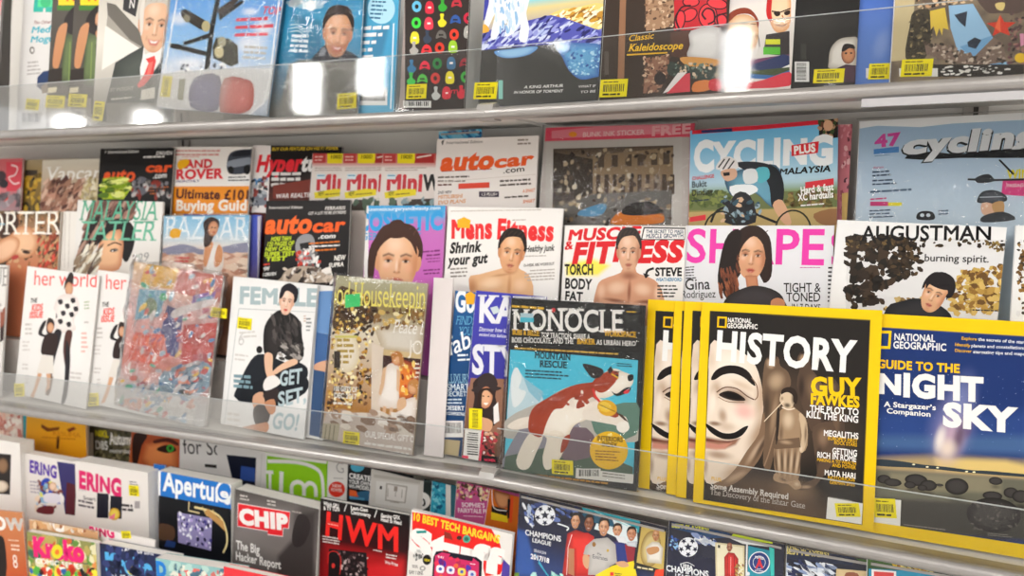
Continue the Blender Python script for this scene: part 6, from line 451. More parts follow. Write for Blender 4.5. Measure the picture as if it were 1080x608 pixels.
MAG("magazine","gold Christmas magazine in plastic with two girls by a fireplace","magazine","","L","front",-326.9,7.4,-2.39,-6,178.4,285.7,6,12296054,15132390,2.2,1,[[596,102,327,211,30,15588373,"bar"]],[["v",[[2751,11709839],[2330,9666378],[1909,14800835],[592,11696945],[175,14800327],[-479,14802649]]],["p",5323038,1,[136,2681,815,2445,814,2122,42,1894,91,2438]],["q",14604235,12825237,0,[859,2009,1922,2177,1938,1696,1027,1677]],["n",[14793560,7883291,15982997,4138255,12815665,16774347,3087884],420,63,1.4,0,180,547,[64,2705,809,2503,856,2038,919,756,49,454,42,1894]],["n",[13873762,9266225,15655346,6834213],60,80,1.6,0,180,879,[826,2328,1897,2431,1922,2177,859,2009]],["t",15852918,"Good Housekeeping",-289,2331,2188,398,29,0,0,"s"],["k",14802635,265,2787,1303,95,36,1,"l",1,0.7,276],["t",15855845,"WAYS TO BE CHRISTMAS",303,2755,1268,65,37,2,0,""],["p",4508278,0,[215,2532,514,2583,537,2360,238,2308]],["p",13876106,0,[1060,1680,1971,1688,1937,1582,1070,1582]],["p",4135698,0,[1070,1582,1884,1604,1939,729,1123,727]],["q",15632941,9249810,1,[1158,1372,1372,1543,1702,1496,1851,1286,1755,960,1508,839,1270,922]],["n",[16235325,13844248,7872018,16769408],50,73,1.6,80,40,177,[1146,1487,1829,1512,1859,888,1210,855]],["p",14799811,0,[829,1771,1064,1710,1108,608,933,612]],["p",14800839,0,[1881,1632,1981,1644,2075,692,1975,677]],["n",[9266229,13873762,4139288],30,77,1.6,0,180,511,[1666,1205,2008,1307,2044,631,1728,584]],["t",16052715,"Peace be",1209,1982,698,219,24,0,1,"s"],["t",15986405,"JOY",1556,1662,396,229,34,0,0,"s"],["k",15459799,1638,1488,319,74,70,4,"r",0.92,0.5,584],["q",15656407,14799794,1,[604,1569,598,1437,553,1320,477,1237,380,1198,277,1212,184,1275,115,1379,82,1508,88,1642,134,1760,212,1843,310,1880,412,1865,504,1800,571,1696]],["k",11703617,131,1711,402,95,63,5,"l",0.9,0.6,672],["p",13880172,0,[79,1808,534,1857,538,1816,83,1766]],["p",3418398,0,[92,1539,218,1554,248,1259,123,1244]],["q",16249323,14799815,1,[1137,1381,1280,1474,1399,1402,1415,1115,1459,803,1389,718,1056,729,1121,1076]],["p",14793621,0,[1092,1364,1155,1400,1141,1079,1093,897,1050,921]],["p",14793621,0,[1354,1396,1425,1347,1439,1003,1385,1024]],["q",14791301,12812371,1,[1422,1566,1418,1515,1397,1473,1363,1446,1322,1441,1284,1459,1254,1496,1240,1544,1244,1595,1266,1638,1300,1664,1340,1669,1379,1651,1408,1614]],["p",12813121,1,[1221,1600,1325,1682,1442,1626,1478,1469,1419,1404,1366,1600,1275,1531]],["p",14793621,0,[1156,732,1223,729,1217,595,1151,585]],["p",14793621,0,[1289,727,1356,725,1347,614,1282,599]],["q",16249323,15062471,1,[1538,872,1755,960,1896,837,1879,492,1419,422,1304,579,1507,724]],["q",14791301,12812371,1,[1789,1136,1785,1081,1761,1034,1722,1004,1677,998,1634,1016,1601,1056,1585,1109,1590,1164,1614,1211,1653,1241,1698,1246,1741,1228,1774,1188]],["p",13340490,1,[1605,1169,1693,1266,1809,1195,1841,1000,1759,920,1741,1101,1647,1145]],["p",14793621,1,[1438,887,1551,931,1591,793,1458,688,1417,769]],["p",13088941,0,[49,454,1135,612,2083,552,2087,-128,-29,-159]],["n",[14800843,9269597,15657185,11703680],60,112,2.4,5,20,210,[183,533,1132,641,2049,575,2009,342,213,239]],["p",11708559,0,[-2,266,346,307,316,-73,-37,-88]],["l",7760975,19,0,[71,247,60,-54]],["l",7760975,19,0,[154,260,143,-41]],["l",7760975,19,0,[238,267,228,-45]],["k",5324585,149,858,484,119,56,2,"l",0.9,0.7,13],["t",16052715,"100 GIFTS OF",150,852,485,89,49,3,0,""],["t",16052715,"DEC 2017",176,736,457,89,49,3,0,""],["k",15657957,173,628,450,77,50,1,"l",0.92,0.5,220],["t",16052717,"OUR SPECIAL GIFT OFFER",857,161,1152,105,33,2,0,""],["k",15263200,857,32,1147,87,27,2,"l",0.92,0.5,507],["k",9274752,1762,-75,287,68,28,1,"l",0.92,0.5,751]])
MAG("shelf_card","bare pale plastic card beside the gold Christmas magazine","display card","","L","front",-130.3,0.2,-0.39,1,34.8,294.8,3,14340559,15132390,3.0,0,[],[])
MAG("magazine","navy food magazine with white script lettering, left of the violet magazine","magazine","","L","front",-101.0,4.5,-2.06,7,126.1,270.0,6,2249093,15132390,3.0,0,[],[["v",[[2829,2385055],[2143,1788799],[267,1522018]]],["k",14346480,31,2787,910,45,27,1,"l",0.92,0.5,146],["t",15199213,"Good",20,2361,661,351,32,4,0,""],["t",6596811,"FINDS",52,2148,345,136,37,-1,1,"s"],["t",6596811,"YOUR",118,1973,295,135,58,-1,1,"s"],["t",15659507,"fab",-12,1619,436,294,258,1,1,""],["k",15068657,138,1624,259,73,89,2,"l",0.92,0.5,308],["t",9288659,"LUXURY",5,1166,409,147,71,-1,0,"s"],["t",13885157,"SMART",4,1041,397,113,73,1,0,""],["t",13885157,"SECRETS",0,949,409,79,75,1,0,""],["k",12833758,6,882,397,56,76,2,"l",0.92,0.5,337],["t",15462128,"DESERT",-4,721,348,73,60,2,0,""],["t",15462128,"10 COMFORTING",3,643,348,51,52,2,1,""],["p",15065566,0,[-50,533,332,588,357,321,-25,263]],["p",3091755,0,[-24,509,-11,511,5,336,-8,334]],["p",3091755,0,[2,513,18,515,34,340,18,338]],["p",3091755,0,[28,517,40,518,56,344,44,342]],["p",3091755,0,[54,520,72,523,88,348,70,346]],["p",3091755,0,[80,524,98,527,114,352,96,350]],["p",3091755,0,[106,528,118,530,134,355,122,354]],["p",3091755,0,[132,532,147,534,163,360,148,357]],["p",3091755,0,[158,535,170,537,186,363,174,361]],["p",3091755,0,[183,539,194,541,210,367,200,365]],["p",3091755,0,[209,543,219,544,235,370,225,369]],["p",3091755,0,[235,547,249,549,265,375,251,373]],["p",3091755,0,[261,550,274,552,290,379,277,377]],["p",3091755,0,[286,554,299,556,315,382,302,380]],["p",11706747,0,[-60,235,313,258,300,-9,-73,-40]],["p",15247397,0,[181,2647,274,2711,364,2662,354,2503,220,2492]]])
MAG("magazine","violet magazine with huge white masthead and a smiling long-haired woman below","magazine","","L","front",-62.0,4.9,-2.32,0,119.8,272.5,6,4145055,15132390,2.4,0,[[190,660,228,330,44,15588373,"digits"]],[["v",[[2704,4145064],[2136,4144543],[1230,3420554],[1146,9266250],[-401,4140841]]],["t",14803432,"KATE",82,2229,1168,433,31,4,0,"s"],["p",12832723,0,[271,2469,387,2508,454,2420,340,2365]],["t",14803435,"Discover how it",109,2075,465,66,33,1,1,"s"],["t",14803435,"evoked into fashion",117,1998,477,55,22,1,1,"s"],["t",14606054,"STYLE",53,1389,1217,466,41,4,0,"s"],["p",9266255,0,[37,1303,672,1367,668,478,251,469,32,715]],["p",3088928,1,[138,1009,87,1225,254,1386,434,1381,508,1225,494,1058,595,742,453,556,243,552,129,785]],["p",3418409,1,[68,1111,240,1218,568,1222,514,1160,192,1083]],["p",3418409,1,[183,1182,197,1351,340,1424,464,1374,503,1213]],["q",14592901,11694417,1,[449,1031,437,954,404,891,357,854,304,851,256,882,223,942,211,1018,223,1095,256,1159,304,1195,357,1198,404,1166,437,1107]],["p",3087896,1,[218,1131,393,1182,445,1079,355,1139,265,1082,272,750,200,684,192,961]],["p",3087896,2,[304,1043,302,1036,293,1031,282,1030,273,1032,269,1038,272,1045,280,1050,291,1052,300,1049]],["p",3087896,2,[394,1050,391,1043,382,1038,372,1036,362,1039,358,1045,361,1052,370,1057,381,1058,390,1056]],["p",15459806,1,[303,932,386,944,348,905]],["p",15657189,0,[480,891,549,983,601,688,512,620]],["p",13868923,1,[230,688,472,669,458,501,248,497]],["p",14802649,0,[19,479,309,489,296,-134,29,-135]],["l",3091241,17,0,[86,416,255,426]],["l",3091241,11,0,[64,385,257,398]],["l",3091241,17,0,[68,347,261,360]],["l",3091241,22,0,[72,308,265,322]],["l",3091241,11,0,[75,270,268,283]],["l",3091241,17,0,[79,231,272,245]],["l",3091241,22,0,[83,193,276,207]],["l",3091241,11,0,[86,154,279,169]],["l",3091241,17,0,[90,116,283,130]],["l",3091241,22,0,[94,77,287,92]],["p",14761821,0,[12,41,121,48,113,-121,3,-128]],["p",13840202,0,[309,489,357,497,353,-96,306,-104]],["p",7880505,0,[340,483,578,492,555,103,349,69]],["n",[15261399,11681605,3088930,13869957],30,54,1.6,0,180,22,[342,456,579,476,555,103,347,96]],["p",2235677,0,[347,96,643,118,642,-184,343,-181]],["t",14761821,"WOMEN",403,6,190,44,63,2,0,""],["k",14802651,399,-72,202,49,35,3,"l",0.92,0.5,826]])
MAG("magazine","plastic-wrapped black-bordered magazine with leaping brown and white dog illustration","magazine","","R","front",10.8,0.0,0.52,-8,216.8,269.2,6,2105374,14802649,2.2,1,[[1020,174,348,216,46,15588373,"bar"]],[["p",14802649,0,[-160,2731,-84,2735,109,-471,34,-483]],["p",2170910,0,[-82,2701,2167,2719,2233,-109,-5,-264]],["p",5357527,0,[31,1879,2104,1891,2125,102,32,-32]],["k",14791213,16,2547,666,68,-6,1,"l",1,0.6,979],["p",13840689,2,[766,2545,760,2525,743,2512,721,2511,702,2522,694,2541,700,2561,717,2574,739,2575,758,2564]],["k",14802647,801,2547,553,66,11,1,"l",1,0.6,372],["k",14791213,1894,2578,216,42,6,1,"l",0.92,0.5,860],["t",15592165,"MONOCLE",50,2187,1807,328,30,2,0,"s"],["t",15249956,"BUBS & BELLE:",54,2119,470,79,14,3,0,"s"],["t",15592165,"TOP TRACTION, SHARE A",550,2110,799,78,19,2,0,"s"],["t",15249956,"WORKSPACE",1571,2207,483,80,17,3,0,"s"],["t",15592165,"BOSS CHOCOLATE, AND THE",49,1994,1041,79,32,2,0,"s"],["t",15249956,"BAKER",1147,2057,286,81,23,3,0,"s"],["t",15592165,"AS URBAN HERO",1455,2070,606,69,25,2,0,"s"],["k",13871173,105,1897,1975,56,16,1,"l",1,0.5,979],["p",12835296,1,[64,1328,135,1617,287,1463,447,1367,642,1166,537,877,172,776,46,789]],["p",15133675,1,[70,1430,160,1608,257,1449,217,1287,344,1245,267,1068,128,996]],["p",9683923,0,[288,1452,635,1276,585,1104,393,1250]],["p",12301997,1,[46,789,585,1104,1107,1326,1514,1209,2119,1017,2125,705,64,481]],["p",6587766,1,[1467,1043,2116,1277,2130,810,1600,687]],["p",9276053,1,[53,253,416,862,767,1070,1243,962,1159,411,762,135,55,0]],["p",5334099,0,[44,196,1150,572,1611,476,2112,339,2125,102,32,-32]],["p",7890028,1,[852,641,1366,816,1556,468,1049,287]],["p",15590358,1,[53,677,233,812,477,869,604,774,365,677,150,633]],["q",16051681,15063235,1,[425,696,502,956,701,1172,987,1368,1273,1451,1505,1368,1575,1136,1387,953,1165,818,1063,560,988,332,851,137,734,103,681,288,736,571,583,606]],["p",15458769,1,[489,649,673,618,569,327,462,78,310,38,240,168,347,463]],["p",15458769,1,[789,688,1028,664,941,325,823,117,701,153,716,403]],["p",10698530,1,[413,695,458,978,701,1183,1073,1404,1340,1485,1555,1491,1511,1262,1358,1164,1226,1257,1084,1215,975,1066,830,1022,722,817,645,586,505,595]],["n",[15590358,10698530],16,82,1.5,0,180,945,[1049,1320,1477,1365,1460,1176,1004,1070]],["p",10698530,1,[1002,606,1115,676,1067,479,973,385]],["p",15590358,1,[1358,1164,1567,1268,1739,1181,1828,1076,1966,1050,2017,900,1925,809,1837,903,1586,924,1301,959]],["p",10698530,1,[1712,1178,1855,1079,1803,1020,1662,1066]],["q",16051681,15260875,1,[1501,1448,1548,1613,1736,1737,1903,1700,2030,1659,2047,1556,1971,1460,1811,1374,1622,1285,1480,1312]],["p",10698530,1,[1415,1466,1493,1591,1645,1681,1793,1705,1825,1624,1749,1500,1628,1381,1517,1369]],["p",3090213,1,[1256,1763,1456,1748,1588,1697,1549,1597,1427,1563,1331,1646]],["p",3090213,0,[1644,1702,1696,1770,1738,1711,1686,1653]],["p",2104603,1,[1960,1653,2040,1676,2044,1603,1981,1576]],["p",2104603,1,[1727,1402,1811,1374,1943,1478,2024,1476,1974,1407,1813,1338]],["p",14761797,2,[2002,1437,1999,1419,1981,1400,1953,1387,1927,1385,1912,1395,1914,1413,1933,1432,1961,1445,1987,1447]],["p",1512210,2,[1825,1634,1820,1618,1807,1607,1790,1606,1776,1614,1770,1629,1774,1645,1788,1656,1805,1657,1819,1649]],["l",3090213,16,0,[1756,1680,1849,1700]],["l",14791213,21,1,[1713,1655,1826,1603]],["l",13841711,37,1,[1435,1414,1481,1301,1570,1215]],["p",14789922,2,[1822,1114,1773,1054,1686,1029,1595,1049,1533,1107,1525,1181,1575,1242,1663,1266,1754,1245,1815,1187]],["p",15649601,2,[1736,1138,1704,1099,1648,1084,1589,1097,1549,1134,1544,1181,1576,1220,1632,1235,1691,1221,1731,1184]],["l",9266200,11,0,[1544,1186,1798,1109]],["p",5323049,0,[1798,1109,1921,1071,2013,977,1941,1005]],["p",15986147,2,[2028,911,2012,860,1965,824,1905,816,1854,840,1833,886,1849,938,1896,974,1956,982,2007,958]],["t",1582383,"MOUNTAIN",460,1780,597,100,18,3,0,"s"],["t",1582383,"RESCUE",552,1655,453,100,25,3,0,"s"],["k",2375503,312,1566,849,50,25,3,"l",0.92,0.5,260],["k",2375503,1788,1810,310,32,13,2,"l",0.92,0.5,82],["p",15580962,2,[2024,571,2015,484,1979,402,1919,331,1840,280,1752,253,1661,253,1576,280,1507,332,1461,404,1441,489,1451,578,1489,662,1551,733,1631,783,1721,809,1812,807,1894,778,1961,725,2006,654]],["t",3089688,"INTERIORS",1545,653,398,69,40,3,0,"s"],["t",3089688,"INDEX",1628,574,232,69,40,3,0,"s"],["k",9266200,1526,485,415,42,52,4,"l",0.92,0.5,243],["p",16048522,2,[1779,763,1772,750,1753,740,1730,737,1710,742,1702,753,1709,767,1727,777,1751,780,1771,775]],["p",14802647,0,[1240,196,2129,237,2125,102,1237,45]],["p",14802647,0,[1264,189,1624,244,1632,97,1272,40]],["p",3091755,0,[1287,178,1305,180,1310,83,1292,80]],["p",3091755,0,[1311,181,1324,183,1330,86,1317,84]],["p",3091755,0,[1336,185,1348,187,1353,90,1341,88]],["p",3091755,0,[1360,189,1370,190,1375,94,1366,92]],["p",3091755,0,[1385,193,1398,195,1404,98,1390,96]],["p",3091755,0,[1409,196,1422,198,1428,102,1415,100]],["p",3091755,0,[1434,200,1451,203,1457,106,1439,104]],["p",3091755,0,[1458,204,1473,206,1478,110,1464,107]],["p",3091755,0,[1483,207,1489,208,1494,112,1488,111]],["p",3091755,0,[1507,211,1518,213,1523,117,1512,115]],["p",3091755,0,[1531,215,1545,217,1550,121,1536,119]],["p",3091755,0,[1555,219,1567,220,1572,124,1561,123]],["p",3091755,0,[1579,222,1594,225,1600,129,1585,126]],["k",9275520,1656,175,454,42,23,2,"l",0.92,0.5,36],["k",12815665,96,-45,2034,56,27,1,"l",1,0.5,169],["k",11698212,289,-138,1739,55,19,1,"l",0.92,0.5,276],["p",11717587,0,[172,2466,395,2468,414,2346,192,2332]],["p",5225423,0,[176,2398,411,2402,415,2335,180,2320]]])
MAG("magazine","yellow-bordered magazine showing a smiling white mask, frontmost of its fan","magazine","","R","front",310.4,0.0,0.96,-5,226.7,280.5,5,15451142,15055622,2.0,0,[[1960,223,285,172,96,15588373,"bar"]],[["f",2235931,1,9,[108,2692,2136,2682,2143,58,131,52]],["s",5324593,1142,1338,717,957,0,0.9,0.9],["s",4141607,1789,1186,468,844,0,0.8,0.9],["s",6573113,1134,175,1165,462,-10,0.9,0.9],["s",3089438,575,23,583,355,0,0.5,0.9],["s",9269590,1317,378,382,201,0,0.6,0.9],["m",14864831,1.1,1,[140,2224,336,2225,573,2146,752,1976,849,1689,879,1368,835,1068,709,809,553,556,414,386,270,298,137,344,135,799,139,1408],[["s",15853016,406,1977,440,330,-10,0.9,0.9],["s",15655121,609,1278,318,326,0,0.8,0.9],["s",12295555,860,1572,141,558,-5,0.9,0.9],["s",10716265,846,1069,170,440,-25,0.9,0.9],["s",11439987,557,467,320,237,30,0.9,0.9],["s",13612444,167,2019,120,212,0,0.6,0.9],["s",9663324,512,1537,291,149,-15,0.9,0.8],["s",11702903,244,1600,107,181,0,0.8,0.9],["s",13480858,592,1694,231,65,-20,0.7,0.9],["s",15115162,630,1340,202,163,-10,0.75,0.9],["s",15589071,207,1415,66,272,-4,0.9,0.9],["s",10584165,348,1249,89,150,10,0.8,0.9],["s",8084549,249,1129,131,48,0,0.9,0.8],["s",12493191,413,1106,176,90,0,0.6,0.9],["f",9266255,1,36,[129,932,273,920,421,915,588,966,539,876,397,798,136,775]],["f",12879219,0.9,30,[132,860,306,852,480,892,397,798,280,770,136,775]],["f",6566185,1,18,[130,908,304,894,479,916,588,966,451,889,132,872]],["s",9663324,312,702,267,90,0,0.8,0.9],["s",14864573,289,548,149,120,0,0.8,0.9],["s",9268307,141,527,60,211,0,0.7,0.9]]],["m",8151628,1.4,1,[686,806,835,1068,879,1368,925,1079,881,779,732,534,561,354,332,235,270,298,414,386,553,556],[["s",12427912,805,828,57,323,-30,0.8,0.9],["s",4272421,876,896,45,351,-25,0.9,0.9],["s",11703931,558,437,233,65,35,0.8,0.9]]],["p",1643023,1,[167,1739,227,1866,366,1944,541,1949,677,1875,763,1710,711,1723,605,1803,470,1844,324,1811,226,1738]],["m",3088409,0.9,1,[283,1538,392,1597,527,1580,646,1497,514,1474,367,1492],[["s",854279,468,1538,175,54,-8,1,0.5]]],["l",6572087,17,1,[252,1565,361,1642,522,1639,661,1552,754,1514]],["l",8084809,14,1,[708,1809,781,1706,798,1566,760,1509]],["l",9268824,11,1,[278,1501,413,1449,630,1462]],["p",1182988,1,[115,1119,237,1067,358,1015,504,1033,630,1126,695,1146,631,1028,536,959,391,929,266,961,167,1028]],["p",15448832,0,[219,2618,349,2619,350,2462,219,2466]],["p",2235931,0,[244,2592,326,2594,325,2485,242,2489]],["t",15592166,"NATIONAL",361,2544,316,66,6,3,0,""],["t",15592166,"GEOGRAPHIC",355,2468,405,66,9,3,0,""],["p",15451142,0,[0,2805,2267,2805,2136,2682,108,2692]],["p",15451142,0,[2267,2805,2267,0,2143,58,2136,2682]],["p",15451142,0,[2267,0,0,0,131,52,2143,58]],["p",15451142,0,[0,0,0,2805,108,2692,131,52]],["m",6968385,1.6,1,[865,1985,922,2123,1042,2111,1071,2002,1174,1924,1213,1753,1104,1597,1086,1216,1005,621,905,665,912,1195,860,1572],[["s",11441015,953,2028,73,100,0,1,0.7],["s",2629145,944,2115,112,59,0,1,0.7],["s",11704443,1027,1794,139,175,-20,0.9,0.9],["s",4141350,916,1431,84,352,0,0.9,0.9],["s",10256484,1018,1324,56,408,-5,0.8,0.9],["s",3220766,1083,1098,55,348,-5,0.9,0.9]]],["m",5324594,1.6,1,[1289,1760,1322,2023,1276,2106,1339,2221,1436,2148,1455,2006,1609,1790,1729,1405,1528,1153,1413,1369],[["s",10585449,1351,2112,59,86,0,1,0.7],["s",2366230,1348,2205,81,40,0,1,0.7],["s",8415056,1506,1723,133,257,15,0.9,0.9],["s",3089438,1344,1736,54,230,0,0.9,0.9],["s",9927778,1622,1450,79,170,20,0.7,0.9]]],["m",4864559,2.0,1,[1609,1790,1657,1909,1763,1862,1849,1644,1892,1198,1879,859,1675,774,1605,1220],[["s",8151887,1715,1772,63,85,0,0.8,0.8],["s",3089438,1651,1396,63,340,0,0.9,0.9],["s",7165507,1785,1298,68,310,0,0.8,0.9]]],["m",10190948,1.4,1,[1082,1332,1111,1422,1232,1479,1296,1443,1414,1340,1448,1143,1425,911,1217,840,1102,955,1072,1155],[["s",13613212,1199,1287,99,173,0,0.9,0.9],["s",4404521,1400,1138,59,200,0,0.9,0.9],["s",6573885,1118,1103,39,174,0,0.8,0.9],["s",13942691,1374,1321,59,57,0,0.8,0.9],["s",12296580,1266,976,109,69,0,0.8,0.9]]],["m",13481626,1.2,1,[1088,1595,1107,1661,1183,1698,1255,1664,1270,1556,1233,1450,1166,1428,1120,1476,1085,1530],[["s",5323821,1258,1583,44,127,0,0.9,0.8],["s",7888197,1111,1568,22,35,0,0.8,0.8],["s",4272164,1180,1482,60,46,0,0.9,0.8]]],["p",2957594,1,[1098,1619,1106,1684,1181,1727,1264,1706,1306,1617,1294,1515,1254,1539,1246,1617,1184,1657,1130,1640]],["l",14799291,16,1,[1115,1452,1193,1426,1274,1452]],["m",9533020,1.3,1,[1062,923,1360,990,1375,814,1355,518,1231,476,1074,563,1044,762],[["s",4141093,1068,713,22,261,6.72,0.9,0.9],["s",13284246,1106,719,22,261,5.04,0.9,0.9],["s",4141093,1145,724,22,260,3.36,0.9,0.9],["s",13284246,1183,729,22,260,1.68,0.9,0.9],["s",4141093,1221,735,22,259,-0.0,0.9,0.9],["s",13284246,1259,740,22,259,-1.68,0.9,0.9],["s",4141093,1297,745,22,258,-3.36,0.9,0.9],["s",13284246,1335,751,22,258,-5.04,0.9,0.9],["s",4141093,1372,756,22,258,-6.72,0.9,0.9]]],["m",12823437,1.2,1,[1331,1390,1403,1341,1441,1196,1437,1023,1399,886,1355,909,1375,1102],[["s",6902335,1422,1136,27,200,0,0.9,0.9],["s",14469551,1371,928,32,57,0,0.8,0.8]]],["m",6968385,1.4,0,[1040,1001,1349,1075,1370,946,1044,879],[["s",11704186,1183,991,110,40,0,0.8,0.9]]],["l",14470066,11,0,[896,1233,1134,1537]],["l",9269850,16,1,[920,634,982,848,1049,1178]],["p",3089437,1,[1052,1383,1089,1416,1086,1095,1058,945]],["m",5719094,1.6,1,[1511,1233,1732,1316,1814,1072,1753,781,1630,565,1542,443,1397,386,1310,413,1512,533,1580,643,1537,922],[["s",8940886,1635,1106,95,170,0,0.9,0.9],["s",3023901,1580,842,53,199,-10,0.9,0.9],["s",11046257,1449,437,108,34,10,0.9,0.9]]],["m",10585449,1.4,1,[1074,568,1231,482,1355,518,1396,421,1317,385,1233,441,1123,445,1044,477],[["s",4141350,1176,496,83,35,-10,0.8,0.9],["s",13481626,1341,458,49,40,0,0.8,0.9]]],["t",15658474,"HISTORY",208,2022,1761,406,-8,4,0,""],["t",15712778,"GUY",1468,1656,590,235,36,5,0,""],["t",15712778,"FAWKES",1465,1533,587,143,14,5,0,""],["t",15789547,"THE PLOT TO",1464,1432,582,86,14,3,0,""],["t",15789547,"KILL THE KING",1419,1352,626,86,-1,3,0,""],["t",15592167,"MEGALITHS",1640,1135,413,79,9,3,0,""],["t",14790165,"EUROPE’S FIRST",1694,1090,350,45,9,2,0,""],["t",14790165,"ROCK STARS",1769,1043,272,45,4,2,0,""],["t",15592167,"GETTING",1753,917,293,79,12,3,0,""],["t",15592167,"RICH IN ROME",1572,847,466,74,3,3,0,""],["t",14790165,"MAKING A TO WEALTH",1574,796,466,43,11,2,0,""],["t",14790165,"AND POWER",1759,748,277,45,13,2,0,""],["t",15592167,"MATA HARI",1670,628,371,73,7,3,0,""],["t",14790165,"NOTORIOUS",1713,583,319,42,26,2,0,""],["t",14790165,"GERMAN SPIES",1736,524,298,42,23,2,0,""],["t",14790165,"PLUS:",232,348,142,48,-10,2,0,""],["t",14472653,"Some Assembly Required",225,232,1021,81,5,2,0,"s"],["t",12629677,"The Discovery of the Ishtar Gate",223,147,1232,78,4,0,0,"s"],["p",15263200,0,[1722,347,2133,335,2128,68,1712,68]],["k",9275520,1730,348,393,22,-13,1,"l",0.92,0.5,160]])
MAG("magazine","narrow yellow edge immediately left of the front yellow-bordered mask magazine","magazine","yellow-bordered mask magazines in a fan","R","front",284.3,0.0,0.86,3,221.8,279.3,3.5,15451142,15055622,3.0,0,[],[["p",2235931,0,[109,2664,2193,2659,2205,-9,139,-23]],["p",4140836,0,[149,430,2189,276,2196,-163,137,11]],["m",14864831,1.1,1,[143,2188,345,2190,589,2110,773,1937,873,1645,905,1319,860,1013,731,750,571,491,429,318,281,228,144,275,141,738,144,1357],[["s",15853016,417,1938,452,336,-10,0.9,0.9],["s",15655121,628,1227,326,332,0,0.8,0.9],["s",12295555,884,1526,145,568,-5,0.9,0.9],["s",10716265,872,1015,175,448,-25,0.9,0.9],["s",11439987,575,401,329,241,30,0.9,0.9],["s",13612444,171,1979,123,216,0,0.6,0.9],["s",9663324,527,1489,299,152,-15,0.9,0.8],["s",11702903,252,1554,110,184,0,0.8,0.9],["s",13480858,609,1650,237,67,-20,0.7,0.9],["s",15115162,649,1290,207,166,-10,0.75,0.9],["s",15589071,214,1365,68,277,-4,0.9,0.9],["s",10584165,359,1196,91,153,10,0.8,0.9],["s",8084549,258,1074,135,49,0,0.9,0.8],["s",12493191,426,1051,181,91,0,0.6,0.9],["f",9266255,1,37,[135,873,283,861,435,856,606,909,557,817,410,737,142,713]],["f",12879219,0.9,31,[138,799,317,792,496,834,410,737,290,708,142,713]],["f",6566185,1,19,[136,849,315,835,495,858,606,909,466,830,138,812]],["s",9663324,324,639,275,92,0,0.8,0.9],["s",14864573,300,483,153,122,0,0.8,0.9],["s",9268307,148,461,62,215,0,0.7,0.9]]],["m",8151628,1.4,1,[708,747,860,1013,905,1319,952,1025,908,720,755,470,580,287,345,164,281,228,429,318,571,491],[["s",12427912,830,769,58,329,-30,0.8,0.9],["s",4272421,902,839,46,358,-25,0.9,0.9],["s",11703931,576,371,239,66,35,0.8,0.9]]],["p",1643023,1,[172,1694,233,1823,376,1903,556,1910,696,1834,785,1667,732,1680,622,1760,483,1802,334,1768,233,1694]],["m",3088409,0.9,1,[291,1490,404,1550,543,1534,665,1449,530,1426,378,1443],[["s",854279,482,1491,180,55,-8,1,0.5]]],["l",6572087,18,1,[260,1517,372,1596,537,1594,681,1505,776,1467]],["l",8084809,14,1,[728,1767,803,1662,821,1520,782,1461]],["l",9268824,12,1,[287,1452,426,1399,649,1414]],["p",1182988,1,[120,1063,246,1010,370,958,520,977,649,1072,716,1092,651,972,553,902,404,871,275,903,174,971]],["p",15448832,0,[223,2589,357,2590,358,2431,224,2435]],["p",2235931,0,[249,2563,334,2565,333,2454,248,2458]],["t",15592166,"NATIONAL",370,2514,325,68,7,3,0,""],["t",15592166,"GEOGRAPHIC",364,2437,416,68,11,3,0,""],["t",15658474,"HISTORY",214,1982,1809,414,-6,4,0,""],["t",14790165,"PLUS:",242,279,146,49,-8,2,0,""],["t",14472653,"Some Assembly Required",235,161,1049,83,7,2,0,"s"],["t",12629677,"The Discovery of the Ishtar Gate",233,75,1266,79,5,0,0,"s"]])
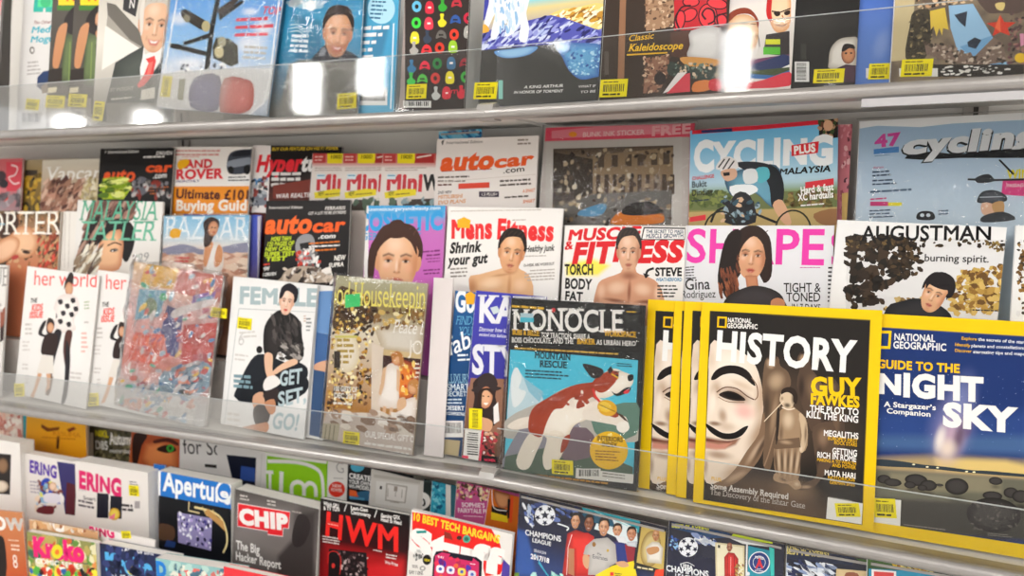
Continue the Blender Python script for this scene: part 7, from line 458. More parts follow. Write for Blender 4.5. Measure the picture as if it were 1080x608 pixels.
MAG("magazine","yellow edge two places left of the front yellow-bordered mask magazine","magazine","yellow-bordered mask magazines in a fan","R","front",269.2,0.0,0.97,7.5,225.4,277.7,3.5,15451142,15055622,3.0,0,[],[["p",2235931,0,[107,2647,2224,2638,2232,-56,132,-68]],["p",4140836,0,[143,390,2216,232,2222,-212,130,-34]],["m",14864831,1.1,1,[140,2166,345,2168,593,2087,780,1912,882,1617,913,1287,867,978,736,712,572,451,427,276,277,185,137,233,136,701,139,1326],[["s",15853016,418,1913,460,340,-10,0.9,0.9],["s",15655121,631,1194,332,336,0,0.8,0.9],["s",12295555,892,1496,147,574,-5,0.9,0.9],["s",10716265,879,980,177,452,-25,0.9,0.9],["s",11439987,576,360,335,244,30,0.9,0.9],["s",13612444,168,1955,125,218,0,0.6,0.9],["s",9663324,529,1460,304,153,-15,0.9,0.8],["s",11702903,250,1525,112,186,0,0.8,0.9],["s",13480858,613,1622,241,67,-20,0.7,0.9],["s",15115162,652,1258,211,168,-10,0.75,0.9],["s",15589071,211,1334,69,280,-4,0.9,0.9],["s",10584165,358,1163,93,154,10,0.8,0.9],["s",8084549,255,1040,137,50,0,0.9,0.8],["s",12493191,426,1017,184,92,0,0.6,0.9],["f",9266255,1,38,[130,838,280,825,435,820,609,873,558,781,409,700,137,676]],["f",12879219,0.9,31,[133,763,314,755,497,797,409,700,287,671,137,676]],["f",6566185,1,19,[131,813,312,798,496,822,609,873,466,793,132,775]],["s",9663324,321,601,279,93,0,0.8,0.9],["s",14864573,297,443,156,123,0,0.8,0.9],["s",9268307,142,421,63,217,0,0.7,0.9]]],["m",8151628,1.4,1,[712,709,867,978,913,1287,961,990,915,682,759,430,581,244,342,121,277,185,427,276,572,451],[["s",12427912,836,732,59,332,-30,0.8,0.9],["s",4272421,910,802,47,361,-25,0.9,0.9],["s",11703931,577,330,243,67,35,0.8,0.9]]],["p",1643023,1,[168,1667,231,1798,376,1878,559,1884,701,1807,792,1638,738,1652,626,1733,485,1776,333,1741,231,1666]],["m",3088409,0.9,1,[290,1460,404,1521,545,1504,670,1419,532,1395,378,1413],[["s",854279,483,1461,183,55,-8,1,0.5]]],["l",6572087,18,1,[257,1488,371,1568,540,1565,685,1475,782,1437]],["l",8084809,15,1,[734,1740,810,1634,828,1490,789,1431]],["l",9268824,12,1,[285,1423,426,1369,653,1383]],["p",1182988,1,[115,1030,242,976,369,923,521,942,653,1038,721,1058,654,937,554,866,403,835,272,868,169,936]],["p",15448832,0,[223,2571,359,2572,360,2411,223,2415]],["p",2235931,0,[249,2545,335,2546,334,2434,247,2438]],["t",15592166,"NATIONAL",371,2495,331,68,6,3,0,""],["t",15592166,"GEOGRAPHIC",365,2417,423,68,10,3,0,""],["t",15658474,"HISTORY",212,1958,1839,418,-7,4,0,""],["t",14790165,"PLUS:",237,237,149,49,-9,2,0,""],["t",14472653,"Some Assembly Required",230,118,1066,83,6,2,0,"s"],["t",12629677,"The Discovery of the Ishtar Gate",228,31,1286,80,5,0,0,"s"]])
MAG("magazine","leftmost yellow-bordered mask magazine with half the mask peeking out","magazine","yellow-bordered mask magazines in a fan","R","front",225.7,0.0,0.37,12,232.9,277.6,5,15451142,15055622,3.0,0,[],[["p",2235931,0,[114,2615,2306,2630,2344,-114,170,-154]],["p",4140836,0,[177,312,2324,178,2335,-273,168,-120]],["m",14864831,1.1,1,[154,2124,367,2128,624,2049,820,1873,928,1573,964,1237,920,922,787,649,621,381,473,200,318,106,173,152,166,630,163,1268],[["s",15853016,445,1869,476,346,-10,0.9,0.9],["s",15655121,674,1139,344,342,0,0.8,0.9],["s",12295555,941,1451,153,585,-5,0.9,0.9],["s",10716265,932,924,184,461,-25,0.9,0.9],["s",11439987,626,288,347,249,30,0.9,0.9],["s",13612444,185,1909,130,223,0,0.6,0.9],["s",9663324,565,1409,315,156,-15,0.9,0.8],["s",11702903,274,1472,116,190,0,0.8,0.9],["s",13480858,650,1575,250,69,-20,0.7,0.9],["s",15115162,695,1204,218,171,-10,0.75,0.9],["s",15589071,237,1276,71,285,-4,0.9,0.9],["s",10584165,391,1104,96,157,10,0.8,0.9],["s",8084549,286,977,142,51,0,0.9,0.8],["s",12493191,463,956,191,94,0,0.6,0.9],["f",9266255,1,39,[158,769,314,758,474,755,654,811,602,716,449,632,167,604]],["f",12879219,0.9,33,[162,693,350,687,539,733,449,632,323,601,167,604]],["f",6566185,1,20,[159,744,348,731,537,758,654,811,507,728,161,706]],["s",9663324,359,530,289,94,0,0.8,0.9],["s",14864573,335,368,161,126,0,0.8,0.9],["s",9268307,175,344,65,222,0,0.7,0.9]]],["m",8151628,1.4,1,[762,646,920,922,964,1237,1017,935,973,620,815,361,632,170,386,41,318,106,473,200,621,381],[["s",12427912,891,670,62,339,-30,0.8,0.9],["s",4272421,966,743,49,368,-25,0.9,0.9],["s",11703931,627,257,252,68,35,0.8,0.9]]],["p",1643023,1,[189,1616,253,1750,402,1834,592,1842,739,1765,835,1594,779,1607,663,1689,516,1731,359,1693,254,1616]],["m",3088409,0.9,1,[317,1406,435,1470,581,1454,711,1369,568,1343,409,1360],[["s",854279,517,1410,190,56,-8,1,0.5]]],["l",6572087,18,1,[283,1434,400,1517,575,1517,727,1427,828,1388]],["l",8084809,15,1,[774,1697,854,1590,874,1443,834,1383]],["l",9268824,12,1,[312,1368,459,1315,694,1332]],["p",1182988,1,[140,965,273,912,405,859,562,880,698,980,768,1001,700,877,598,804,441,770,305,802,198,870]],["p",15448832,0,[235,2539,376,2542,379,2377,237,2380]],["p",2235931,0,[262,2512,352,2515,352,2400,262,2404]],["t",15592166,"NATIONAL",390,2463,343,70,12,3,0,""],["t",15592166,"GEOGRAPHIC",385,2384,438,70,16,3,0,""],["t",15658474,"HISTORY",231,1913,1904,426,0,4,0,""],["t",14790165,"PLUS:",276,158,154,50,-1,2,0,""],["t",14472653,"Some Assembly Required",270,36,1104,85,13,2,0,"s"],["t",12629677,"The Discovery of the Ishtar Gate",268,-53,1332,82,12,0,0,"s"]])
MAG("magazine","yellow-bordered magazine of a starry night sky over boulders at the right","magazine","","R","front",510.9,0.0,0.4,1,203.1,278.8,5,15451142,15055622,2.0,0,[[378,333,250,241,71,15588373,"bar"]],[["f",1519463,1,5,[71,2620,2133,2621,2189,160,146,-136]],["f",2375547,1,169,[187,1533,2040,1756,2055,1412,204,1157]],["f",4152714,1,113,[202,1220,2052,1469,2062,1241,209,1063]],["f",11704935,0.9,102,[229,940,946,1077,2065,1155,2075,927,236,785]],["f",14795638,0.8,64,[895,1039,1633,1119,2070,1041,2073,970,927,907]],["f",6578771,1,40,[249,802,2074,941,2097,386,257,36]],["f",8879975,0.8,50,[418,782,1592,907,1600,732,428,566]],["f",3946804,1,57,[252,442,2086,642,2103,244,271,38]],["s",9275574,1060,1456,314,662,-10,0.6,0.9],["s",8424123,1149,1799,207,480,-10,0.5,0.9],["s",13346994,1054,1304,209,421,-10,0.7,0.9],["s",5323087,1143,1347,93,329,-10,0.8,0.9],["s",15259587,1020,1179,147,181,-10,0.8,0.9],["s",15656411,942,1289,79,242,-10,0.8,0.9],["s",6571362,1241,1450,51,179,-10,0.6,0.9],["n",[9282511,6586555,11714523],120,8,1,0,180,778,[189,2100,2024,2157,2062,1241,237,1067]],["p",2963263,1,[249,928,493,949,766,943,1030,953,1288,954,1490,974,2072,998,2073,973,1290,919,768,898,253,850]],["p",16051907,2,[688,932,685,926,677,921,667,920,659,922,656,927,658,933,666,937,676,939,685,937]],["p",16051907,2,[836,924,833,918,825,913,816,912,807,914,804,919,807,925,815,929,825,931,833,928]],["p",16051907,2,[947,932,944,926,937,921,927,920,919,922,916,927,918,932,926,937,936,938,944,936]],["p",16051907,2,[1330,937,1327,931,1320,927,1311,925,1303,927,1300,932,1302,938,1310,942,1319,944,1327,942]],["p",16051907,2,[1254,931,1251,925,1244,921,1234,919,1226,921,1223,926,1226,932,1233,936,1243,938,1251,936]],["q",4143929,2104603,1,[430,698,422,673,399,653,368,640,334,637,303,646,282,664,275,688,283,713,305,734,337,747,372,749,402,740,423,722]],["s",2368032,356,610,79,45,0,0.5,0.8],["q",4143929,2104603,1,[549,675,539,653,511,634,471,622,427,619,388,626,361,641,352,662,362,685,390,704,430,716,474,719,514,712,540,696]],["s",2368032,454,595,100,39,0,0.5,0.8],["q",4143929,2104603,1,[830,749,817,716,782,688,733,671,678,667,628,679,595,702,583,734,597,766,632,794,682,811,737,815,786,803,819,780]],["s",2368032,712,631,125,59,0,0.5,0.8],["q",4143929,2104603,1,[707,673,701,654,682,638,656,628,627,626,601,633,584,647,578,665,585,684,603,700,630,710,659,712,684,705,702,692]],["s",2368032,646,605,66,34,0,0.5,0.8],["q",4143929,2104603,1,[933,702,923,672,898,647,861,632,821,629,786,640,761,662,753,690,763,720,789,745,826,760,866,763,901,752,925,730]],["s",2368032,848,596,91,53,0,0.5,0.8],["q",4143929,2104603,1,[832,658,826,642,811,628,789,620,766,618,744,624,730,636,725,651,731,668,746,681,768,690,792,691,813,686,827,674]],["s",2368032,781,600,54,29,0,0.5,0.8],["q",4143929,2104603,1,[1267,741,1253,696,1218,658,1168,635,1113,632,1064,648,1031,682,1020,726,1033,771,1069,809,1120,831,1174,835,1223,818,1256,784]],["s",2368032,1151,581,125,81,0,0.5,0.8],["q",4143929,2104603,1,[1608,867,1601,847,1581,829,1553,818,1523,816,1495,824,1476,839,1470,859,1477,880,1497,898,1525,909,1556,910,1584,903,1602,887]],["s",2368032,1542,793,70,37,0,0.5,0.8],["q",4143929,2104603,1,[1613,689,1603,665,1575,645,1535,632,1491,629,1451,637,1424,653,1415,676,1426,700,1454,720,1494,733,1538,736,1578,728,1604,711]],["s",2368032,1518,603,101,42,0,0.5,0.8],["q",4143929,2104603,1,[1770,753,1762,725,1741,701,1712,687,1679,685,1650,695,1630,716,1624,744,1632,772,1653,796,1683,810,1716,812,1744,802,1764,781]],["s",2368032,1701,653,74,51,0,0.5,0.8],["q",4143929,2104603,1,[1882,727,1873,694,1848,666,1813,649,1774,646,1740,659,1717,683,1709,716,1719,749,1744,777,1779,794,1818,797,1852,784,1875,759]],["s",2368032,1801,609,88,60,0,0.5,0.8],["q",4143929,2104603,1,[1805,477,1776,387,1700,309,1591,260,1470,250,1361,280,1286,346,1261,435,1291,528,1371,606,1482,654,1603,662,1710,630,1782,564]],["s",2368032,1550,150,277,164,0,0.5,0.8],["q",4143929,2104603,1,[1003,724,999,717,987,711,970,707,952,706,935,708,924,713,920,719,924,726,936,732,953,736,971,737,988,735,1000,730]],["s",2368032,963,699,42,12,0,0.5,0.8],["n",[4472637,2959655,5722444],60,26,1.6,0,180,543,[1305,563,1751,641,1788,328,1320,238]],["k",9275520,598,162,571,21,23,1,"l",0.92,0.5,271],["k",7893868,1484,222,284,21,51,2,"l",0.92,0.5,892],["p",15263200,0,[252,442,554,463,559,124,253,110]],["p",15451142,0,[0,2788,2031,2788,2133,2621,71,2620]],["p",15451142,0,[2031,2788,2031,0,2188,173,2133,2621]],["p",15451142,0,[2031,0,0,0,133,131,2188,173]],["p",15451142,0,[0,0,0,2788,71,2620,133,131]],["p",15451142,0,[73,2566,351,2580,346,2348,68,2331]],["p",1652074,0,[91,2531,321,2542,318,2381,88,2369]],["t",15066597,"NATIONAL",383,2464,454,89,15,3,0,""],["t",15066597,"GEOGRAPHIC",377,2362,585,89,13,3,0,""],["t",15776524,"GUIDE TO THE",208,2097,908,107,14,4,0,""],["t",15658474,"NIGHT",229,1765,1145,286,20,6,0,""],["t",15658474,"SKY",970,1460,734,287,13,6,0,""],["t",15461094,"A Stargazer’s",311,1613,574,65,21,3,0,""],["t",15461094,"Companion",341,1533,492,65,15,3,0,""],["t",14790165,"Explore",1113,2526,161,37,4,2,0,""],["t",14804459,"the secrets of the stars",1289,2528,486,37,-1,2,0,""],["t",14790165,"Identify",1048,2446,162,37,-14,2,0,""],["t",14804459,"planets and constellations",1220,2443,547,37,18,2,0,""],["t",14790165,"Discover",1051,2372,176,37,12,2,0,""],["t",14804459,"stargazing tips and maps",1242,2371,527,37,19,2,0,""]])
MAG("magazine","pink and cream magazine peeking at the left end of the bottom shelf","magazine","","L","b1",-1429.6,0.0,0.0,2,200.0,280.3,6,14797759,15132390,3.0,0,[],[["n",[15252392,13864320,15853790,12810348,15651779],90,177,1.6,0,180,534,[675,2557,1972,2689,1942,1964,640,1812]]])
MAG("magazine","orange-yellow magazine with teal spine under the middle shelf rail","magazine","","L","b1",-1219.7,0.0,0.87,0,198.9,274.8,6,14786325,2133402,3.0,0,[],[["v",[[2637,15050782],[1567,14323474]]],["p",2397087,0,[-43,2635,123,2636,35,1727,-113,1711]],["p",7880463,0,[598,2369,818,2294,1175,2360,1145,2281,769,2205,576,2290]],["p",7876367,0,[1391,2318,1611,2402,1695,2360,1475,2263]],["t",12809746,"KESUMA",944,2146,872,90,24,1,0,"s"],["p",5318930,0,[1075,2127,1164,2136,1123,1844,1034,1835]],["k",12284175,581,2045,1190,65,34,1,"l",0.92,0.5,70]])
MAG("magazine","green and grey photo magazine with yellow and white heading lettering","magazine","","L","b1",-1051.8,0.0,0.28,32,155.0,257.4,4,5327929,13880251,3.0,0,[],[["n",[4144937,6841413,3091742,9274722],70,114,1.6,0,180,393,[165,2228,1354,2359,1253,1519,135,1376]],["t",15259429,"NIKL",178,2145,403,146,30,4,0,""],["t",15592421,"Autumn",623,2015,725,264,47,3,0,""],["t",14803419,"D85",168,1854,404,195,33,3,0,""],["t",13882315,"masterclass",601,1821,680,96,48,2,0,""],["p",14801871,0,[18,2212,116,2223,90,1492,-8,1480]]])
MAG("magazine","orange close-up face magazine with a green eye beside the photo magazine","magazine","","L","b1",-948.5,20.2,-7.27,28,160.0,254.9,4,12803377,15132390,3.0,0,[],[["v",[[1923,11686185],[1077,13857087]]],["p",3086354,1,[78,2178,454,2241,330,1971,255,1591,155,1444,70,1664]],["q",15044435,11686701,0,[399,2048,833,2216,1349,2228,1420,1718,534,1484,324,1669]],["p",5316114,1,[651,2171,1044,2328,1329,2282,1314,2219,1018,2233,695,2111]],["p",3086095,1,[746,1987,953,2140,1208,2181,1290,2096,1044,1986]],["p",4170553,2,[1227,2139,1213,2083,1167,2039,1105,2023,1051,2042,1026,2088,1040,2143,1087,2187,1149,2203,1202,2184]],["p",1515539,2,[1170,2124,1164,2099,1144,2078,1118,2072,1094,2081,1084,2102,1089,2128,1109,2148,1136,2155,1159,2146]]])
MAG("magazine","white magazine with large thin black lettering behind the blue masthead magazine","magazine","","L","b1",-787.3,5.3,-2.15,24,140.0,259.3,4,15131616,15132390,3.0,0,[],[["t",2104861,"for Sony",99,2057,1447,330,67,0,0,""],["p",3091753,0,[685,1927,997,1957,999,1890,686,1859]]])
MAG("magazine","white magazine with a dark blue photo square, left of the lime-green cover","magazine","","L","b1",-676.3,1.0,-0.39,20,150.0,256.1,4,15065566,15132390,3.0,0,[],[["p",1514285,0,[240,2232,1000,2271,971,1594,441,1578]],["p",3428762,0,[620,2050,971,2051,971,1762,590,1755]],["l",13881291,20,0,[1144,2361,1087,1539]]])
MAG("magazine","lime-green magazine with rounded white lettering under the rail","magazine","","L","b1",-542.2,0.0,1.36,16,180.0,249.9,4,9423646,15132390,3.0,0,[],[["p",15592422,0,[-55,2435,1454,2413,1453,2349,-57,2368]],["p",15592422,0,[-56,2387,35,2387,-29,1584,-104,1575]],["l",15658472,73,1,[48,2256,749,2307,1183,2238,1340,2071,1361,1614]],["l",15658472,68,0,[99,2073,85,1598]],["p",15658472,0,[-15,2060,173,2072,183,2007,-17,1994]],["l",15658472,96,0,[382,2080,351,1583]],["l",15658472,85,1,[620,1616,626,1827,766,1913,902,1859,908,1651]],["l",15658472,84,1,[912,1814,1040,1922,1174,1868,1190,1662]],["l",6856981,18,0,[1453,2358,1465,1719]]])
MAG("magazine","white magazine with a red round burst right of the lime-green cover","magazine","","L","b1",-403.7,4.4,-1.69,12,150.0,248.7,4,15065564,15132390,3.0,0,[],[["t",10591386,"G",186,2217,199,200,68,-1,0,""],["p",14301481,2,[404,1926,371,1829,280,1756,164,1736,67,1776,28,1861,62,1958,154,2031,270,2050,365,2010]],["t",15651787,"NEW",111,1921,210,64,49,3,0,""],["t",15651787,"POWER",92,1835,252,64,58,3,0,""],["k",10590869,137,2095,288,36,69,1,"l",0.92,0.5,63]])
MAG("magazine","dark magazine with white CREATE heading and blue and orange picture","magazine","","L","b1",-357.9,5.3,-2.16,8,140.0,244.2,4,1973792,15132390,3.0,0,[],[["p",5354195,2,[362,2435,336,2372,262,2323,169,2307,92,2330,60,2384,87,2448,161,2497,254,2512,331,2489]],["t",15592424,"CREATE",36,2161,474,101,20,4,0,""],["t",15592424,"YOUR OWN",40,2060,475,75,32,3,0,""],["t",15592424,"WI-MODEL",44,1968,461,76,41,3,0,""],["p",14770735,0,[55,1940,198,1937,274,1833,60,1810]],["p",3433605,1,[223,1908,528,1984,535,1814,323,1800]],["p",5345202,0,[60,1810,393,1830,395,1788,62,1751]]])
MAG("magazine","pale grey magazine with photographed pale gadgets in a frame","magazine","","L","b1",-312.8,12.7,-4.57,4,160.0,234.9,4,14012617,15132390,3.0,0,[],[["p",12828084,0,[54,2257,1034,2348,1030,2286,60,2195]],["p",14802649,0,[120,2146,997,2258,996,1787,134,1710]],["p",11709345,0,[328,2150,780,2189,765,1856,335,1806]],["p",15131100,0,[362,2129,751,2158,736,1874,365,1838]],["p",10589578,0,[504,2128,577,2136,576,2040,504,2032]],["l",9274747,12,0,[540,2032,549,1931]],["p",3090725,0,[206,2069,252,2071,248,2008,202,2006]],["l",9274742,12,0,[382,2059,387,1893]],["l",9274742,12,0,[675,2104,676,1939]],["k",9274742,450,1804,228,33,80,1,"l",0.92,0.5,606]])
MAG("magazine","dark green magazine with a white disc reading 50","magazine","","L","b1",-192.7,6.1,-2.51,0,140.0,237.9,4,3094839,15132390,3.0,0,[],[["p",15131614,2,[155,2008,121,1902,20,1820,-110,1795,-219,1835,-264,1927,-229,2034,-127,2115,3,2140,110,2099]],["t",2104861,"50",-154,1859,231,137,92,4,0,""],["k",9274747,-123,1784,155,32,53,1,"l",0.92,0.5,270],["p",2370859,0,[-108,2313,176,2345,164,2163,-55,2153]]])
MAG("magazine","turquoise patterned magazine beside the white disc magazine","magazine","","L","b1",-176.4,6.8,-3.25,-4,120.0,238.0,4,3448763,15132390,3.0,0,[],[["n",[2390170,5750739,1792120,8114139],40,57,1.5,0,180,706,[-2,2409,277,2424,277,1826,15,1851]],["p",14802647,0,[262,2461,359,2480,406,1814,309,1793]],["p",3433585,0,[359,2480,463,2501,511,1837,406,1814]]])
MAG("magazine","pink craft magazine with fairy-tale wording left of the football packs","magazine","","L","b1",-125.9,8.4,-3.2,-8,150.0,245.0,4,12802189,15132390,3.0,0,[],[["n",[15254421,9261369,14786994,5323053,15851963,13848940],80,59,1.6,0,180,378,[6,2401,663,2473,673,2223,25,2129]],["p",12799885,0,[37,2084,666,2214,676,2069,47,1936]],["p",12799885,0,[36,2092,675,2193,689,1897,54,1838]],["t",16049643,"SOPHIE’S",126,2008,449,78,99,3,0,""],["t",16049643,"FAIRYTALE PIN",59,1891,632,78,99,3,0,""],["k",16045025,172,1844,457,39,92,1,"l",0.92,0.5,569]])
MAG("magazine","orange and black cartoon magazine edge left of the football packs","magazine","","L","b1",-81.0,17.4,-8.35,-12,120.0,235.1,4,13855778,15132390,3.0,0,[],[["q",13866340,9259565,1,[72,2323,218,2426,371,2354,370,2118,193,2084]],["p",2103576,0,[73,2067,376,2081,376,1963,95,1935]],["p",15256357,0,[84,1952,395,1969,414,1857,106,1820]],["p",2103576,0,[345,2268,395,2283,439,1943,393,1929]],["p",14766370,0,[389,2320,442,2336,490,1881,440,1865]],["l",15657185,15,1,[31,2371,119,2042,360,2057]]])
MAG("magazine","white magazine with dark oval photo at the left end of the second row","magazine","","L","b2",-1318.8,0.0,0.0,-6,200.0,306.2,32,15065307,15132390,3.0,0,[],[["p",2103576,0,[1181,2744,1713,2780,1639,1871,1139,1830]],["q",9268303,3088408,1,[1632,2522,1609,2439,1552,2366,1472,2319,1385,2308,1308,2333,1256,2392,1240,2471,1263,2555,1321,2628,1401,2674,1488,2685,1565,2659,1616,2601]],["q",14799807,9270882,1,[1603,2053,1577,1990,1511,1932,1417,1892,1313,1877,1221,1890,1158,1930,1137,1987,1163,2050,1230,2108,1325,2148,1429,2162,1520,2148,1582,2109]]])
MAG("magazine","smaller magazine with violet rounded masthead and cartoon, left of the pink one","magazine","","L","b2",-1124.6,0.0,0.06,4,170.0,281.3,22,14736085,15132390,3.0,0,[],[["t",5320602,"ERING",191,2418,845,273,-22,5,0,""],["p",3420004,0,[1041,2754,1613,2768,1536,1648,1249,1634]],["p",5316649,0,[1314,2339,1598,2318,1536,1648,1257,1635]],["p",2375587,1,[561,2265,776,2355,854,2214,738,2014,507,1969]],["n",[3101115,15258555,14803300,9288667,7880505,15657960],50,129,1.5,0,180,659,[432,2216,1190,2321,1167,1651,363,1559]],["q",15256498,12291436,1,[1012,2206,999,2162,966,2123,918,2098,865,2090,819,2102,787,2132,777,2173,791,2217,825,2256,873,2281,925,2288,971,2276,1002,2246]],["k",10590888,199,2184,360,75,31,4,"l",0.92,0.5,960],["p",14802664,1,[678,2006,1098,2036,1049,1846,629,1814]],["p",6561833,1,[453,1665,879,1760,872,1575,405,1534]]])
MAG("magazine","magazine with pink rounded masthead and phones, left of blue masthead magazine","magazine","","L","b2",-951.1,0.0,0.22,-8,200.0,290.6,34,14736085,15132390,3.0,0,[[1628,2490,268,216,40,15588373,"bar"]],[["t",13837671,"ERING",93,2348,1209,368,-13,6,0,""],["p",1513253,0,[612,2302,937,2325,906,1809,579,1770]],["p",1513509,0,[982,2297,1302,2319,1273,1854,937,1813]],["q",14797651,12815663,1,[1231,1945,1214,1888,1170,1837,1108,1802,1040,1792,979,1807,938,1845,924,1899,941,1957,985,2008,1048,2042,1116,2052,1176,2037,1217,1999]],["p",15235215,0,[945,1844,1102,1955,1075,1823,921,1799]],["k",5327441,66,2036,498,90,2,2,"l",0.9,0.6,520],["t",4143421,"Smart",212,2104,355,83,26,2,0,""],["k",12827583,75,2274,303,60,35,1,"l",0.92,0.5,136],["k",6577506,1507,2646,280,49,34,2,"l",0.92,0.5,633],["p",10590874,0,[1637,2276,1777,2297,1773,2146,1632,2125]],["k",4143421,1293,2118,327,87,47,2,"l",0.9,0.7,455]])
MAG("magazine","spare edge of a magazine behind the blue masthead magazine","magazine","","L","b2",-756.6,0.0,1.92,20,30.0,297.5,5,2122930,15132390,3.0,0,[],[["p",2122930,0,[25,2982,262,3005,228,2356,-10,2329]],["p",1513501,0,[-10,2329,228,2356,158,1045,-82,1010]],["t",15199728,"A",57,2543,139,218,-28,3,0,""]])
MAG("magazine","blue-headed photo magazine with a white round swirl, left of grey hacking cover","magazine","","L","b2",-730.8,2.6,-0.81,-6,180.0,295.4,32,1381915,15132390,2.6,0,[],[["p",2125503,0,[37,3020,1921,3044,1887,2481,7,2458]],["t",15462128,"Aperture",129,2584,1670,402,-5,3,0,""],["p",15396334,2,[1846,2806,1817,2723,1760,2650,1684,2599,1601,2579,1523,2591,1462,2636,1427,2705,1425,2788,1455,2872,1513,2945,1589,2995,1673,3014,1750,3001,1810,2957,1844,2888]],["p",2125503,2,[1791,2804,1769,2740,1727,2685,1671,2646,1609,2631,1552,2641,1507,2674,1483,2727,1481,2790,1504,2854,1547,2910,1603,2948,1664,2963,1721,2952,1765,2919,1790,2867]],["t",15462128,"e",1537,2679,213,184,-3,4,0,""],["p",15658475,0,[-3,3093,65,3093,14,1336,-41,1353]],["p",987157,0,[7,2458,1887,2481,1829,1499,-27,1382]],["p",9274802,0,[489,2194,1348,2221,1323,1573,501,1587]],["n",[14802667,4143488,11706835,2367557,15658740],80,67,1.3,0,180,780,[503,2180,1335,2208,1310,1591,514,1600]],["l",13877135,32,0,[780,2452,767,2277,1040,2271]],["l",14798741,43,1,[910,2369,1297,2356,1550,2271,1677,2062,1709,1811,1615,1587]],["l",13876096,27,0,[1104,2402,1233,2242]],["l",13876096,26,0,[1360,2393,1437,2251]],["p",12291409,0,[1233,2397,1613,2205,1677,2011,1487,2131,1169,2283]],["p",5323049,1,[3,1871,382,1884,381,1618,2,1576]],["p",2375544,0,[212,1588,447,1578,413,1465,144,1441]]])
MAG("magazine","grey magazine with red pixel-edged masthead about a hacker report","magazine","","L","b2",-552.2,10.7,-3.27,-7,188.0,278.9,33,6840415,15132390,2.4,0,[],[["v",[[2685,5327946],[1849,7893358],[936,3420207]]],["f",4143416,1,92,[1357,2584,1801,2723,1847,1476,1015,1269,1043,1721,1380,2153]],["p",3090729,1,[1433,2579,1634,2601,1720,2403,1588,2069,1390,1979,1328,2184]],["f",9274755,0.4,272,[97,2584,1398,2767,1330,2141,77,1857]],["p",14689583,0,[78,2526,1264,2608,1250,2290,1128,2272,1126,2112,790,2072,787,2133,89,2077]],["l",15656417,14,0,[78,2526,1264,2608,1250,2290,1128,2272,1126,2112,790,2072,787,2133,89,2077,78,2526]],["t",15854568,"CHIP",139,2151,1108,295,57,7,0,""],["k",12301487,120,2669,269,62,41,2,"l",0.9,0.6,660],["k",12301487,742,2696,260,61,32,2,"l",0.9,0.6,827],["k",10590869,1304,2617,303,60,24,1,"l",0.92,0.5,712],["t",15592166,"The Big",77,1630,549,171,30,3,0,""],["t",15592166,"Hacker Report",76,1420,1044,163,34,3,0,""]])
MAG("magazine","black and red magazine with tall red masthead, between grey and white covers","magazine","","L","b2",-352.5,3.1,-0.99,-4,181.0,294.5,10,1380626,15132390,2.4,0,[],[["v",[[2945,1249297],[2307,3084306],[1665,7869720]]],["f",11016990,0.8,185,[128,2119,1709,2188,1721,1730,141,1400]],["f",13313321,0.8,133,[986,1890,1711,2112,1721,1730,949,1568]],["t",14755618,"H",89,2291,401,444,-36,3,0,""],["t",14755618,"W",525,2265,619,478,-30,3,0,""],["t",14755618,"M",1178,2239,462,470,14,3,0,""],["p",13840169,0,[148,2560,438,2564,440,2486,149,2481]],["k",15643304,167,2500,254,32,-4,1,"l",0.92,0.5,202],["t",15263201,"Which GPU",70,2833,318,71,-2,3,0,""],["t",15263201,"& TV TUN",71,2746,341,71,45,3,0,""],["l",14802651,15,0,[556,2938,505,2796]],["l",14802651,15,0,[1170,2934,1122,2790]],["t",15263201,"Last-Gen",638,2850,352,70,22,3,0,""],["t",15263201,"Controversy",640,2772,404,70,12,3,0,""],["t",15263201,"Gaming GFX",1250,2817,378,69,31,3,0,""],["t",15263201,"Head to Head",1252,2748,408,69,5,3,0,""],["k",13880263,57,2245,432,48,27,3,"l",0.92,0.5,982],["p",2104093,0,[198,2052,980,2124,1014,1582,187,1409]],["n",[9271416,4140849,12825263,2103321],60,55,1.5,0,180,200,[403,2052,1003,2089,990,1695,457,1625]],["l",13840169,16,1,[181,1769,200,1973,358,2023,451,1902,434,1620]],["p",13842737,2,[332,1759,325,1730,307,1709,285,1704,266,1718,259,1745,265,1774,283,1795,306,1799,324,1786]],["k",14801879,1110,2195,259,39,7,1,"l",0.92,0.5,672],["k",14801879,1369,2160,247,50,22,2,"l",0.92,0.5,655],["t",15263201,"Win Prize",1352,2002,256,58,11,2,0,""]])
